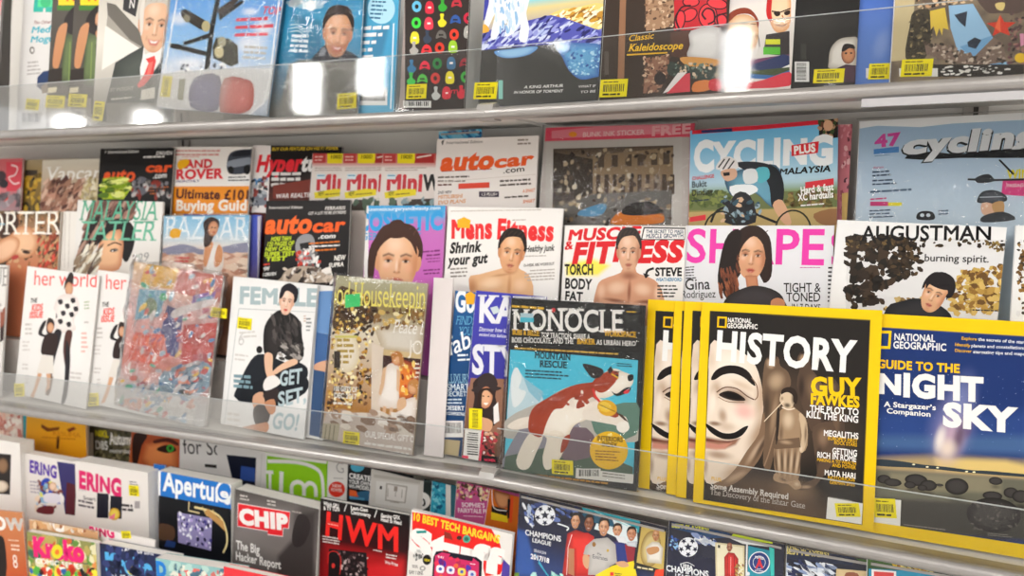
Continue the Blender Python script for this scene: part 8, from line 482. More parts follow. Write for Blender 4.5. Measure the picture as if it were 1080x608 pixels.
MAG("magazine","white gadget magazine with big red masthead band and a phone, left of football packs","magazine","","L","b2",-177.3,12.3,-3.82,-14,184.3,298.2,9,15131100,15132390,2.2,0,[],[["p",14755106,0,[19,2947,968,3019,1471,2982,1640,2768,1744,2430,1683,2269,1426,2166,1323,2471,60,2311]],["p",15131100,0,[-24,2329,138,2368,187,1732,25,1690]],["t",15781167,"10 BEST TECH BARGAINS",29,2813,1602,134,-12,5,0,""],["t",15986667,"Stuff",47,2270,1643,420,3,9,0,""],["p",2133381,0,[117,2636,309,2689,305,2643,129,2594]],["p",9252645,0,[635,2750,755,2741,802,2641,651,2642]],["p",5349770,2,[1116,2730,1106,2689,1074,2657,1031,2647,995,2662,979,2697,989,2739,1021,2771,1064,2781,1100,2765]],["p",3105880,2,[1086,2723,1080,2700,1062,2682,1038,2677,1018,2685,1009,2705,1015,2728,1033,2745,1056,2751,1077,2742]],["p",4139301,2,[961,2716,954,2692,932,2673,904,2667,880,2674,869,2694,876,2717,898,2736,927,2742,951,2735]],["p",1513509,0,[473,2261,513,2369,622,2410,1248,2453,1352,2405,1370,2004,479,1771]],["p",13315940,0,[502,2298,624,2381,783,2390,748,2329,1178,2362,1192,2421,1300,2374,1325,1992,511,1779]],["n",[14759251,11675987,5321891,14771263],26,122,1.4,0,180,110,[510,2308,1255,2362,1303,2024,528,1821]],["f",5321891,0.6,79,[948,2304,1294,2354,1325,1992,904,1882]],["t",16051953,"9:41",553,2273,120,37,52,2,0,""],["k",16051953,1143,2309,147,29,57,1,"l",0.92,0.5,453],["p",15658743,1,[552,2134,671,2149,676,2041,556,2025]],["p",5334194,2,[647,2097,642,2079,627,2064,608,2059,591,2066,584,2081,589,2100,604,2115,623,2120,640,2113]],["p",15263214,1,[742,2163,860,2178,864,2070,746,2055]],["p",5334194,2,[836,2127,832,2108,817,2093,798,2088,781,2095,774,2111,778,2130,793,2144,812,2149,829,2142]],["p",15651672,1,[946,2185,1063,2199,1067,2093,951,2078]],["p",5334194,2,[1039,2149,1035,2130,1020,2115,1001,2111,985,2117,978,2133,982,2152,997,2166,1016,2171,1032,2164]],["p",13883361,1,[1134,2188,1249,2202,1254,2096,1139,2081]],["p",5334194,2,[1226,2152,1222,2133,1208,2119,1189,2114,1173,2121,1165,2136,1170,2155,1184,2169,1203,2174,1219,2167]],["p",5324698,0,[1717,2533,1836,2454,1850,2166,1695,2126]],["p",1512725,2,[437,2207,426,2151,388,2108,339,2096,296,2118,277,2167,288,2223,326,2266,375,2278,417,2255]],["t",15258413,"NEW",311,2153,106,45,60,3,0,""],["n",[9276810,13882319,4144957],20,50,1.6,0,180,547,[103,2284,265,2323,279,2137,116,2116]],["p",10592154,2,[345,2032,336,2003,309,1980,274,1971,245,1980,232,2004,241,2033,268,2056,303,2065,332,2056]],["p",15131100,2,[317,2025,312,2011,299,1999,281,1994,267,1999,260,2011,265,2025,278,2037,296,2041,310,2037]],["k",6577496,91,2014,116,30,105,2,"l",0.92,0.5,702],["t",3091241,"DAY 1 LENS",45,1864,264,57,96,2,0,""]])
MAG("sticker_pack","football sticker pack with five players in team shirts, nearest the gadget magazine","sticker pack","","R","b2",14.8,9.3,-2.21,-2,240.7,354.5,8,1382965,15132390,2.2,3,[],[["v",[[3433,1251117],[2876,1383225],[2110,2113408]]],["f",2380191,0.9,67,[-47,2929,172,2931,377,2273,29,2178]],["n",[2107471,987685,6584498,3096438],50,71,2,20,40,491,[107,3498,1022,3507,888,3255,155,3181]],["p",3121586,0,[1070,3542,1368,3562,1991,3566,2007,3358,1621,3430,1181,3398]],["p",14806512,0,[1371,3515,1714,3476,1956,3416,1988,3140,1783,3183,1514,3236,1291,3254]],["p",1528172,0,[1077,3446,1272,3516,1570,3466,1626,3360,1184,3350]],["l",9296865,11,0,[1270,3540,1813,3429]],["l",15660278,21,1,[685,3194,867,3176,845,3121]],["l",4167107,19,0,[328,2615,561,2323]],["l",3121595,23,0,[404,2483,588,2310]],["p",15198960,2,[635,3318,629,3261,602,3205,559,3158,505,3126,445,3111,388,3117,339,3142,306,3184,291,3238,298,3296,325,3352,369,3399,424,3431,483,3445,540,3439,588,3413,621,3371]],["p",1382965,0,[459,3353,483,3311,538,3319,499,3276,515,3229,467,3245,422,3207,431,3260,387,3284,442,3301]],["p",1382965,0,[563,3445,557,3408,587,3392,550,3380,538,3344,521,3374,483,3368,510,3398,499,3430,533,3419]],["p",1382965,0,[643,3266,606,3254,594,3218,577,3247,540,3241,567,3271,556,3304,589,3293,620,3319,613,3282]],["p",1382965,0,[476,3103,459,3133,421,3126,449,3157,438,3189,471,3178,502,3205,496,3168,526,3151,489,3140]],["p",1382965,0,[290,3182,318,3213,307,3245,341,3234,372,3261,365,3224,396,3207,358,3195,346,3159,329,3188]],["p",1382965,0,[345,3395,379,3384,410,3410,404,3373,434,3357,397,3345,384,3308,367,3338,329,3332,357,3362]],["n",[12109793,5334175,15198960],24,55,2,60,40,171,[62,3362,250,3379,271,3057,162,3081]],["t",15198958,"CHAMPIONS",143,2878,625,90,37,2,0,""],["t",15198958,"LEAGUE",273,2794,329,65,22,2,0,""],["t",13883361,"SEASON",312,2642,213,45,12,1,0,""],["t",15593201,"2017/18",264,2517,326,80,9,4,0,""],["q",13839653,9246743,0,[861,3076,995,3170,1148,3158,1209,2480,820,2373]],["p",2103576,2,[908,3289,905,3359,934,3425,981,3447,1029,3443,1057,3385,1054,3314,1035,3334,927,3316]],["p",11959385,2,[922,3306,909,3308,908,3277,917,3255,923,3262]],["p",11959385,2,[1041,3326,1053,3332,1054,3302,1045,3277,1038,3282]],["m",13079149,0.8,1,[919,3303,917,3355,941,3410,981,3428,1022,3423,1045,3377,1043,3324,1038,3264,1015,3208,981,3184,947,3196,924,3245],[["s",13869435,974,3336,69,110,-4,1,0.9],["s",14992296,971,3364,38,41,-4,0.7,0.9],["s",10576965,1039,3300,29,116,-4,0.8,0.9],["s",10576965,913,3266,21,105,-4,0.7,0.9],["s",10576965,981,3175,56,35,-4,0.8,0.9],["s",14391416,1015,3282,21,26,-4,0.5,0.9],["s",14391416,947,3270,21,26,-4,0.5,0.9],["s",14794402,947,3284,18,21,-4,0.6,0.9],["s",10576965,954,3306,25,20,-4,0.9,0.9],["s",6963245,954,3299,17,9,-4,0.9,0.7],["s",15590876,961,3298,5,4,-4,0.8,0.8],["s",15590876,946,3296,5,4,-4,0.7,0.8],["s",1116937,954,3298,7,9,-4,1,0.6],["f",2103576,0.85,4,[936,3316,954,3329,972,3324,971,3317,954,3321,937,3310]],["s",10576965,1008,3316,25,20,-4,0.9,0.9],["s",6963245,1008,3309,17,9,-4,0.9,0.7],["s",15590876,1015,3307,5,4,-4,0.8,0.8],["s",15590876,1000,3305,5,4,-4,0.7,0.8],["s",1116937,1008,3307,7,9,-4,1,0.6],["f",2103576,0.85,4,[990,3325,1008,3338,1026,3333,1025,3327,1008,3330,991,3319]],["s",10576965,989,3289,8,35,-4,0.7,0.9],["s",15256500,980,3284,6,33,-4,0.8,0.9],["s",6963245,974,3260,6,5,-4,0.8,0.8],["s",6963245,988,3262,6,5,-4,0.8,0.8],["s",10576965,981,3258,15,7,-4,0.7,0.9],["s",10576965,981,3208,19,7,-4,0.6,0.9],["f",9256757,1,6,[954,3236,981,3236,1008,3245,996,3217,966,3212]],["f",15986666,1,3,[962,3232,981,3231,1000,3239,990,3226,972,3223]],["s",10576965,949,3237,6,16,-4,0.7,0.9],["s",10576965,1013,3248,6,16,-4,0.7,0.9]]],["p",2103576,2,[910,3313,915,3379,948,3434,1002,3448,1045,3406,1052,3337,1039,3370,1018,3402,981,3398,944,3380,923,3345]],["l",3877925,3,1,[927,3370,934,3405,948,3425]],["l",3877925,3,1,[952,3396,958,3409,972,3429]],["l",3877925,3,1,[976,3397,983,3413,996,3433]],["l",3877925,3,1,[1000,3408,1007,3417,1021,3437]],["l",3877925,3,1,[1025,3391,1031,3421,1045,3441]],["q",14758185,11673115,0,[899,3085,1197,3170,1300,3135,1344,2517,1047,2436,990,2886,915,2866]],["p",1511952,2,[1127,3305,1124,3377,1154,3445,1202,3468,1250,3464,1279,3403,1276,3330,1257,3351,1147,3333]],["p",8408374,2,[1141,3322,1128,3325,1127,3293,1136,3270,1143,3277]],["p",8408374,2,[1262,3343,1275,3349,1276,3318,1267,3293,1260,3297]],["m",8933688,0.8,1,[1138,3319,1136,3373,1160,3430,1202,3449,1243,3443,1267,3395,1265,3341,1260,3279,1236,3221,1202,3196,1167,3208,1144,3259],[["s",9261881,1195,3353,71,114,-4,1,0.9],["s",12424059,1191,3383,39,42,-4,0.7,0.9],["s",7883317,1260,3316,30,120,-4,0.8,0.9],["s",7883317,1133,3282,21,108,-4,0.7,0.9],["s",7883317,1202,3187,57,36,-4,0.8,0.9],["s",11691340,1236,3297,21,26,-4,0.5,0.9],["s",11691340,1167,3285,21,26,-4,0.5,0.9],["s",12028528,1167,3300,18,22,-4,0.6,0.9],["s",7883317,1174,3323,26,20,-4,0.9,0.9],["s",5320995,1174,3315,17,9,-4,0.9,0.7],["s",15590876,1181,3314,5,4,-4,0.8,0.8],["s",15590876,1166,3312,5,4,-4,0.7,0.8],["s",1116937,1174,3314,7,9,-4,1,0.6],["f",1511952,0.85,4,[1156,3333,1174,3346,1193,3340,1191,3334,1174,3338,1157,3326]],["s",7883317,1229,3332,25,20,-4,0.9,0.9],["s",5320995,1229,3325,17,9,-4,0.9,0.7],["s",15590876,1236,3324,5,4,-4,0.8,0.8],["s",15590876,1221,3321,5,4,-4,0.7,0.8],["s",1116937,1229,3324,7,9,-4,1,0.6],["f",1511952,0.85,4,[1211,3342,1229,3355,1248,3350,1246,3343,1229,3347,1212,3336]],["s",7883317,1210,3305,8,36,-4,0.7,0.9],["s",13215375,1200,3299,6,34,-4,0.8,0.9],["s",5320995,1195,3275,6,5,-4,0.8,0.8],["s",5320995,1209,3277,6,5,-4,0.8,0.8],["s",7883317,1202,3273,16,7,-4,0.7,0.9],["s",7883317,1202,3221,20,7,-4,0.6,0.9],["f",9256757,1,6,[1174,3250,1202,3250,1229,3259,1217,3230,1187,3225]],["f",15986666,1,4,[1182,3246,1202,3245,1221,3253,1211,3240,1192,3236]],["s",7883317,1169,3251,6,17,-4,0.7,0.9],["s",7883317,1235,3263,6,17,-4,0.7,0.9]]],["p",1511952,2,[1129,3330,1134,3397,1167,3455,1222,3469,1267,3426,1274,3354,1261,3388,1240,3421,1202,3417,1164,3399,1142,3362]],["l",3417375,3,1,[1147,3389,1154,3425,1167,3445]],["l",3417375,3,1,[1171,3415,1178,3429,1192,3449]],["l",3417375,3,1,[1196,3416,1203,3433,1217,3453]],["l",3417375,3,1,[1221,3427,1228,3437,1242,3458]],["l",3417375,3,1,[1246,3410,1253,3441,1266,3462]],["p",11695699,0,[895,2849,992,2861,1022,2429,918,2445]],["l",15656417,9,0,[938,3082,889,2860,895,2414]],["q",2110592,3088453,0,[1594,3136,1758,3201,1930,3125,1948,2892,1673,2723]],["p",2103576,2,[1589,3308,1586,3364,1613,3419,1658,3438,1703,3436,1730,3389,1727,3332,1709,3348,1607,3330]],["p",11959385,2,[1602,3321,1590,3323,1589,3298,1597,3280,1604,3286]],["p",11959385,2,[1714,3341,1726,3347,1727,3322,1719,3302,1713,3305]],["m",13079149,0.8,1,[1599,3319,1597,3362,1619,3406,1658,3422,1696,3420,1719,3382,1717,3339,1712,3291,1690,3244,1658,3224,1626,3233,1604,3272],[["s",13869435,1652,3347,66,89,-4,1,0.9],["s",14992296,1648,3370,36,33,-4,0.7,0.9],["s",10576965,1713,3320,28,94,-4,0.8,0.9],["s",10576965,1594,3289,20,85,-4,0.7,0.9],["s",10576965,1658,3217,53,28,-4,0.8,0.9],["s",14391416,1690,3304,20,21,-4,0.5,0.9],["s",14391416,1626,3293,20,21,-4,0.5,0.9],["s",14794402,1626,3304,17,17,-4,0.6,0.9],["s",10576965,1632,3323,24,16,-4,0.9,0.9],["s",6963245,1632,3317,16,7,-4,0.9,0.7],["s",15590876,1639,3316,5,3,-4,0.8,0.8],["s",15590876,1625,3314,5,3,-4,0.7,0.8],["s",1116937,1632,3316,7,7,-4,1,0.6],["f",2103576,0.85,4,[1615,3330,1632,3341,1650,3337,1648,3332,1632,3335,1616,3325]],["s",10576965,1684,3332,24,16,-4,0.9,0.9],["s",6963245,1684,3326,16,7,-4,0.9,0.7],["s",15590876,1690,3325,5,3,-4,0.8,0.8],["s",15590876,1676,3323,5,3,-4,0.7,0.8],["s",1116937,1684,3325,7,7,-4,1,0.6],["f",2103576,0.85,4,[1666,3339,1684,3350,1701,3346,1700,3341,1684,3344,1668,3334]],["s",10576965,1666,3310,8,28,-4,0.7,0.9],["s",15256500,1657,3305,6,26,-4,0.8,0.9],["s",6963245,1652,3286,5,4,-4,0.8,0.8],["s",6963245,1665,3288,5,4,-4,0.8,0.8],["s",10576965,1658,3284,14,6,-4,0.7,0.9],["s",10576965,1658,3243,18,6,-4,0.6,0.9],["f",9256757,1,5,[1633,3265,1658,3266,1684,3275,1672,3252,1644,3247]],["f",15986666,1,3,[1640,3263,1658,3262,1676,3269,1667,3259,1649,3256]],["s",10576965,1627,3266,5,13,-4,0.7,0.9],["s",10576965,1689,3277,5,13,-4,0.7,0.9]]],["p",2103576,2,[1591,3327,1595,3380,1626,3427,1677,3439,1719,3406,1725,3350,1713,3377,1693,3402,1658,3398,1623,3382,1603,3353]],["l",3877925,3,1,[1607,3374,1613,3402,1626,3419]],["l",3877925,3,1,[1630,3395,1636,3406,1649,3423]],["l",3877925,3,1,[1653,3397,1659,3410,1672,3427]],["l",3877925,3,1,[1676,3406,1682,3414,1695,3431]],["l",3877925,3,1,[1699,3393,1705,3418,1718,3435]],["p",9248817,0,[1787,3137,1954,3131,1946,2916,1855,2868]],["q",13883358,11054523,0,[1784,3172,1970,3230,1977,3137,1836,3125]],["p",1511952,2,[1810,3302,1807,3363,1834,3421,1880,3441,1926,3438,1953,3388,1951,3327,1933,3344,1828,3326]],["p",11497808,2,[1823,3317,1811,3319,1810,3292,1819,3273,1825,3279]],["p",11497808,2,[1938,3337,1950,3343,1951,3317,1943,3295,1936,3299]],["m",12287066,0.8,1,[1820,3314,1818,3360,1841,3407,1880,3424,1919,3421,1942,3381,1941,3335,1936,3284,1914,3234,1881,3213,1848,3222,1826,3264],[["s",12813666,1874,3344,67,95,-4,1,0.9],["s",14398360,1871,3369,37,35,-4,0.7,0.9],["s",10576965,1936,3314,28,100,-4,0.8,0.9],["s",10576965,1815,3283,20,91,-4,0.7,0.9],["s",10576965,1881,3205,54,30,-4,0.8,0.9],["s",13731688,1914,3298,20,22,-4,0.5,0.9],["s",13731688,1848,3287,20,22,-4,0.5,0.9],["s",14200209,1848,3299,17,18,-4,0.6,0.9],["s",10576965,1855,3318,24,17,-4,0.9,0.9],["s",6963245,1855,3312,16,8,-4,0.9,0.7],["s",15590876,1861,3311,5,4,-4,0.8,0.8],["s",15590876,1847,3309,5,4,-4,0.7,0.8],["s",1116937,1855,3311,7,8,-4,1,0.6],["f",1511952,0.85,4,[1837,3326,1854,3338,1872,3334,1871,3328,1855,3331,1838,3321]],["s",10576965,1907,3327,24,17,-4,0.9,0.9],["s",6963245,1907,3321,16,8,-4,0.9,0.7],["s",15590876,1913,3320,5,4,-4,0.8,0.8],["s",15590876,1899,3318,5,4,-4,0.7,0.8],["s",1116937,1907,3320,7,8,-4,1,0.6],["f",1511952,0.85,4,[1889,3336,1907,3347,1924,3343,1923,3337,1907,3340,1891,3330]],["s",10576965,1889,3304,8,30,-4,0.7,0.9],["s",14794663,1880,3299,6,28,-4,0.8,0.9],["s",6963245,1874,3279,5,4,-4,0.8,0.8],["s",6963245,1887,3281,5,4,-4,0.8,0.8],["s",10576965,1881,3277,15,6,-4,0.7,0.9],["s",10576965,1881,3233,19,6,-4,0.6,0.9],["f",9256757,1,5,[1855,3257,1881,3258,1907,3267,1896,3242,1867,3237]],["f",15986666,1,3,[1863,3255,1881,3254,1899,3261,1890,3250,1872,3247]],["s",10576965,1850,3258,5,14,-4,0.7,0.9],["s",10576965,1912,3269,5,14,-4,0.7,0.9]]],["p",1511952,2,[1812,3323,1816,3380,1848,3429,1900,3442,1942,3407,1949,3347,1937,3375,1916,3402,1880,3398,1844,3382,1824,3351]],["l",3417375,3,1,[1828,3373,1835,3403,1848,3421]],["l",3417375,3,1,[1852,3395,1858,3407,1871,3425]],["l",3417375,3,1,[1875,3397,1882,3411,1895,3429]],["l",3417375,3,1,[1899,3407,1905,3415,1918,3433]],["l",3417375,3,1,[1922,3393,1928,3419,1941,3437]],["p",14803942,0,[1623,3239,1778,3254,1833,3160,1690,3148]],["q",12828603,11051935,0,[1175,2957,1302,3099,1518,3177,1645,3101,1690,2824,1575,2733,1537,2589,1244,2509,1247,2829,1147,2815]],["p",1709074,2,[1363,3302,1360,3382,1392,3457,1444,3482,1496,3478,1528,3411,1525,3330,1504,3353,1384,3332]],["p",12222301,2,[1378,3320,1365,3324,1363,3288,1373,3263,1381,3271]],["p",12222301,2,[1510,3343,1524,3351,1525,3316,1515,3288,1508,3293]],["m",13473650,0.8,1,[1375,3317,1373,3378,1399,3440,1444,3461,1489,3455,1515,3402,1513,3341,1507,3273,1482,3208,1445,3181,1407,3194,1381,3251],[["s",14395523,1437,3355,77,126,-4,1,0.9],["s",15255469,1433,3388,42,47,-4,0.7,0.9],["s",10576965,1508,3313,32,133,-4,0.8,0.9],["s",10576965,1369,3276,23,120,-4,0.7,0.9],["s",10576965,1445,3170,62,40,-4,0.8,0.9],["s",14654846,1482,3293,23,29,-4,0.5,0.9],["s",14654846,1407,3280,23,29,-4,0.5,0.9],["s",15123367,1407,3296,20,24,-4,0.6,0.9],["s",10576965,1414,3321,28,23,-4,0.9,0.9],["s",6963245,1414,3313,18,10,-4,0.9,0.7],["s",15590876,1422,3312,5,5,-4,0.8,0.8],["s",15590876,1405,3309,5,5,-4,0.7,0.8],["s",1116937,1414,3312,8,10,-4,1,0.6],["f",1709074,0.85,5,[1394,3333,1414,3347,1435,3341,1433,3334,1414,3338,1396,3325]],["s",10576965,1474,3332,28,23,-4,0.9,0.9],["s",6963245,1474,3324,18,10,-4,0.9,0.7],["s",15590876,1482,3322,5,5,-4,0.8,0.8],["s",15590876,1465,3319,5,5,-4,0.7,0.8],["s",1116937,1474,3322,8,10,-4,1,0.6],["f",1709074,0.85,5,[1454,3343,1474,3357,1494,3351,1493,3344,1474,3348,1456,3336]],["s",10576965,1453,3301,9,40,-4,0.7,0.9],["s",15519672,1443,3295,7,37,-4,0.8,0.9],["s",6963245,1437,3268,6,5,-4,0.8,0.8],["s",6963245,1452,3271,6,5,-4,0.8,0.8],["s",10576965,1445,3266,17,8,-4,0.7,0.9],["s",10576965,1445,3208,22,8,-4,0.6,0.9],["f",9256757,1,6,[1415,3240,1445,3240,1475,3251,1461,3219,1428,3213]],["f",15986666,1,4,[1424,3237,1445,3235,1466,3244,1455,3229,1434,3226]],["s",10576965,1409,3242,6,19,-4,0.7,0.9],["s",10576965,1480,3255,6,19,-4,0.7,0.9]]],["p",1709074,2,[1366,3329,1371,3404,1407,3468,1467,3483,1515,3435,1523,3356,1509,3394,1485,3430,1444,3426,1403,3406,1380,3365]],["l",3548961,3,1,[1384,3395,1392,3435,1407,3457]],["l",3548961,3,1,[1411,3424,1419,3439,1434,3462]],["l",3548961,3,1,[1438,3425,1446,3444,1461,3466]],["l",3548961,3,1,[1465,3437,1473,3448,1488,3471]],["l",3548961,3,1,[1492,3418,1499,3453,1514,3475]],["t",5329240,"Fly",1369,2865,74,34,73,1,0,""],["t",5329240,"Emirates",1299,2794,246,63,48,1,0,""],["p",9266223,2,[1337,3023,1333,2999,1320,2981,1302,2977,1286,2987,1279,3008,1283,3032,1296,3050,1315,3054,1330,3044]],["p",12820799,2,[1552,2981,1549,2966,1540,2955,1529,2952,1518,2958,1514,2971,1516,2986,1525,2997,1537,3000,1547,2994]],["p",13869435,1,[1148,2803,1244,2804,1238,2606,1158,2658]],["p",15586069,0,[1367,2543,1622,2758,1946,2920,2010,2699,1350,2440]],["p",14759202,0,[1593,2648,1653,2664,1657,2608,1598,2591]],["k",3090712,1667,2644,157,29,84,2,"l",0.92,0.5,100],["p",13869435,1,[1666,2818,1806,2879,1882,2827,1766,2772]],["n",[5354152,11723227],16,66,1.6,0,180,768,[323,2283,842,2424,847,2351,328,2208]],["p",6589743,0,[-6,2207,81,2230,90,2091,3,2067]],["p",2105371,0,[1995,3500,2415,3510,2434,2875,1953,2796]],["p",12822616,0,[2023,3474,2387,3483,2402,2904,1986,2844]],["q",13877120,9269557,1,[2334,3184,2312,3060,2266,2956,2203,2894,2136,2886,2079,2934,2043,3028,2036,3151,2059,3276,2106,3379,2170,3440,2236,3447,2292,3399,2327,3305]],["p",10709315,2,[2206,3391,2197,3392,2196,3370,2203,3355,2208,3360]],["p",10709315,2,[2293,3406,2302,3411,2303,3389,2297,3371,2292,3375]],["m",11959890,0.8,1,[2204,3389,2202,3426,2219,3465,2249,3479,2279,3475,2296,3442,2295,3405,2291,3362,2275,3321,2250,3304,2226,3313,2208,3347],[["s",12815709,2245,3413,51,79,-4,1,0.9],["s",14399381,2242,3433,28,29,-4,0.7,0.9],["s",9261877,2292,3387,21,83,-4,0.8,0.9],["s",9261877,2200,3363,15,75,-4,0.7,0.9],["s",9261877,2250,3298,41,25,-4,0.8,0.9],["s",13732965,2275,3374,15,18,-4,0.5,0.9],["s",13732965,2225,3365,15,18,-4,0.5,0.9],["s",14201485,2225,3376,13,15,-4,0.6,0.9],["s",9261877,2230,3392,18,14,-4,0.9,0.9],["s",6108963,2230,3386,12,6,-4,0.9,0.7],["s",15590876,2235,3386,4,3,-4,0.8,0.8],["s",15590876,2224,3384,4,3,-4,0.7,0.8],["s",1116937,2230,3386,5,6,-4,1,0.6],["f",2103317,0.85,3,[2216,3398,2230,3407,2243,3404,2242,3400,2230,3402,2217,3394]],["s",9261877,2269,3398,18,14,-4,0.9,0.9],["s",6108963,2269,3393,12,6,-4,0.9,0.7],["s",15590876,2274,3393,4,3,-4,0.8,0.8],["s",15590876,2264,3391,4,3,-4,0.7,0.8],["s",1116937,2269,3393,5,6,-4,1,0.6],["f",2103317,0.85,3,[2256,3405,2269,3414,2283,3411,2282,3406,2269,3409,2257,3401]],["s",9261877,2256,3379,6,25,-4,0.7,0.9],["s",14795429,2249,3376,5,23,-4,0.8,0.9],["s",6108963,2245,3358,4,3,-4,0.8,0.8],["s",6108963,2255,3360,4,3,-4,0.8,0.8],["s",9261877,2250,3357,11,5,-4,0.7,0.9],["s",9261877,2250,3321,14,5,-4,0.6,0.9],["f",9256757,1,4,[2235,3335,2246,3343,2250,3342,2254,3345,2265,3341,2256,3330,2244,3328]],["f",5709856,0.9,3,[2236,3336,2250,3337,2264,3341,2250,3335]],["s",12813175,2250,3333,7,2,-4,0.7,0.9]]],["q",15262683,12300959,0,[2109,3174,2202,3287,2302,3299,2370,3227,2364,2983,2152,2953]],["p",12815709,1,[2135,3167,2282,3230,2312,3162,2193,3079,2140,3104]],["p",2105371,0,[1981,2908,2333,2898,2325,2832,1970,2814]],["k",14799784,2008,2827,304,36,57,1,"l",0.9,0.8,130],["p",15220510,0,[2284,2873,2430,2925,2427,2814,2267,2770]],["n",[15658737,9281467,13884392],16,35,1.6,0,180,898,[2396,3526,2479,3571,2477,3444,2416,3429]],["t",15061805,"THE WORLD’S",1510,3546,519,52,49,3,0,""],["t",14737727,"BEST PLAYERS!",2466,3581,540,60,57,4,0,""],["n",[13871141,4140818,15651653,2104079],40,41,2,10,40,497,[2026,3603,2451,3615,2443,3562,2054,3571]]])
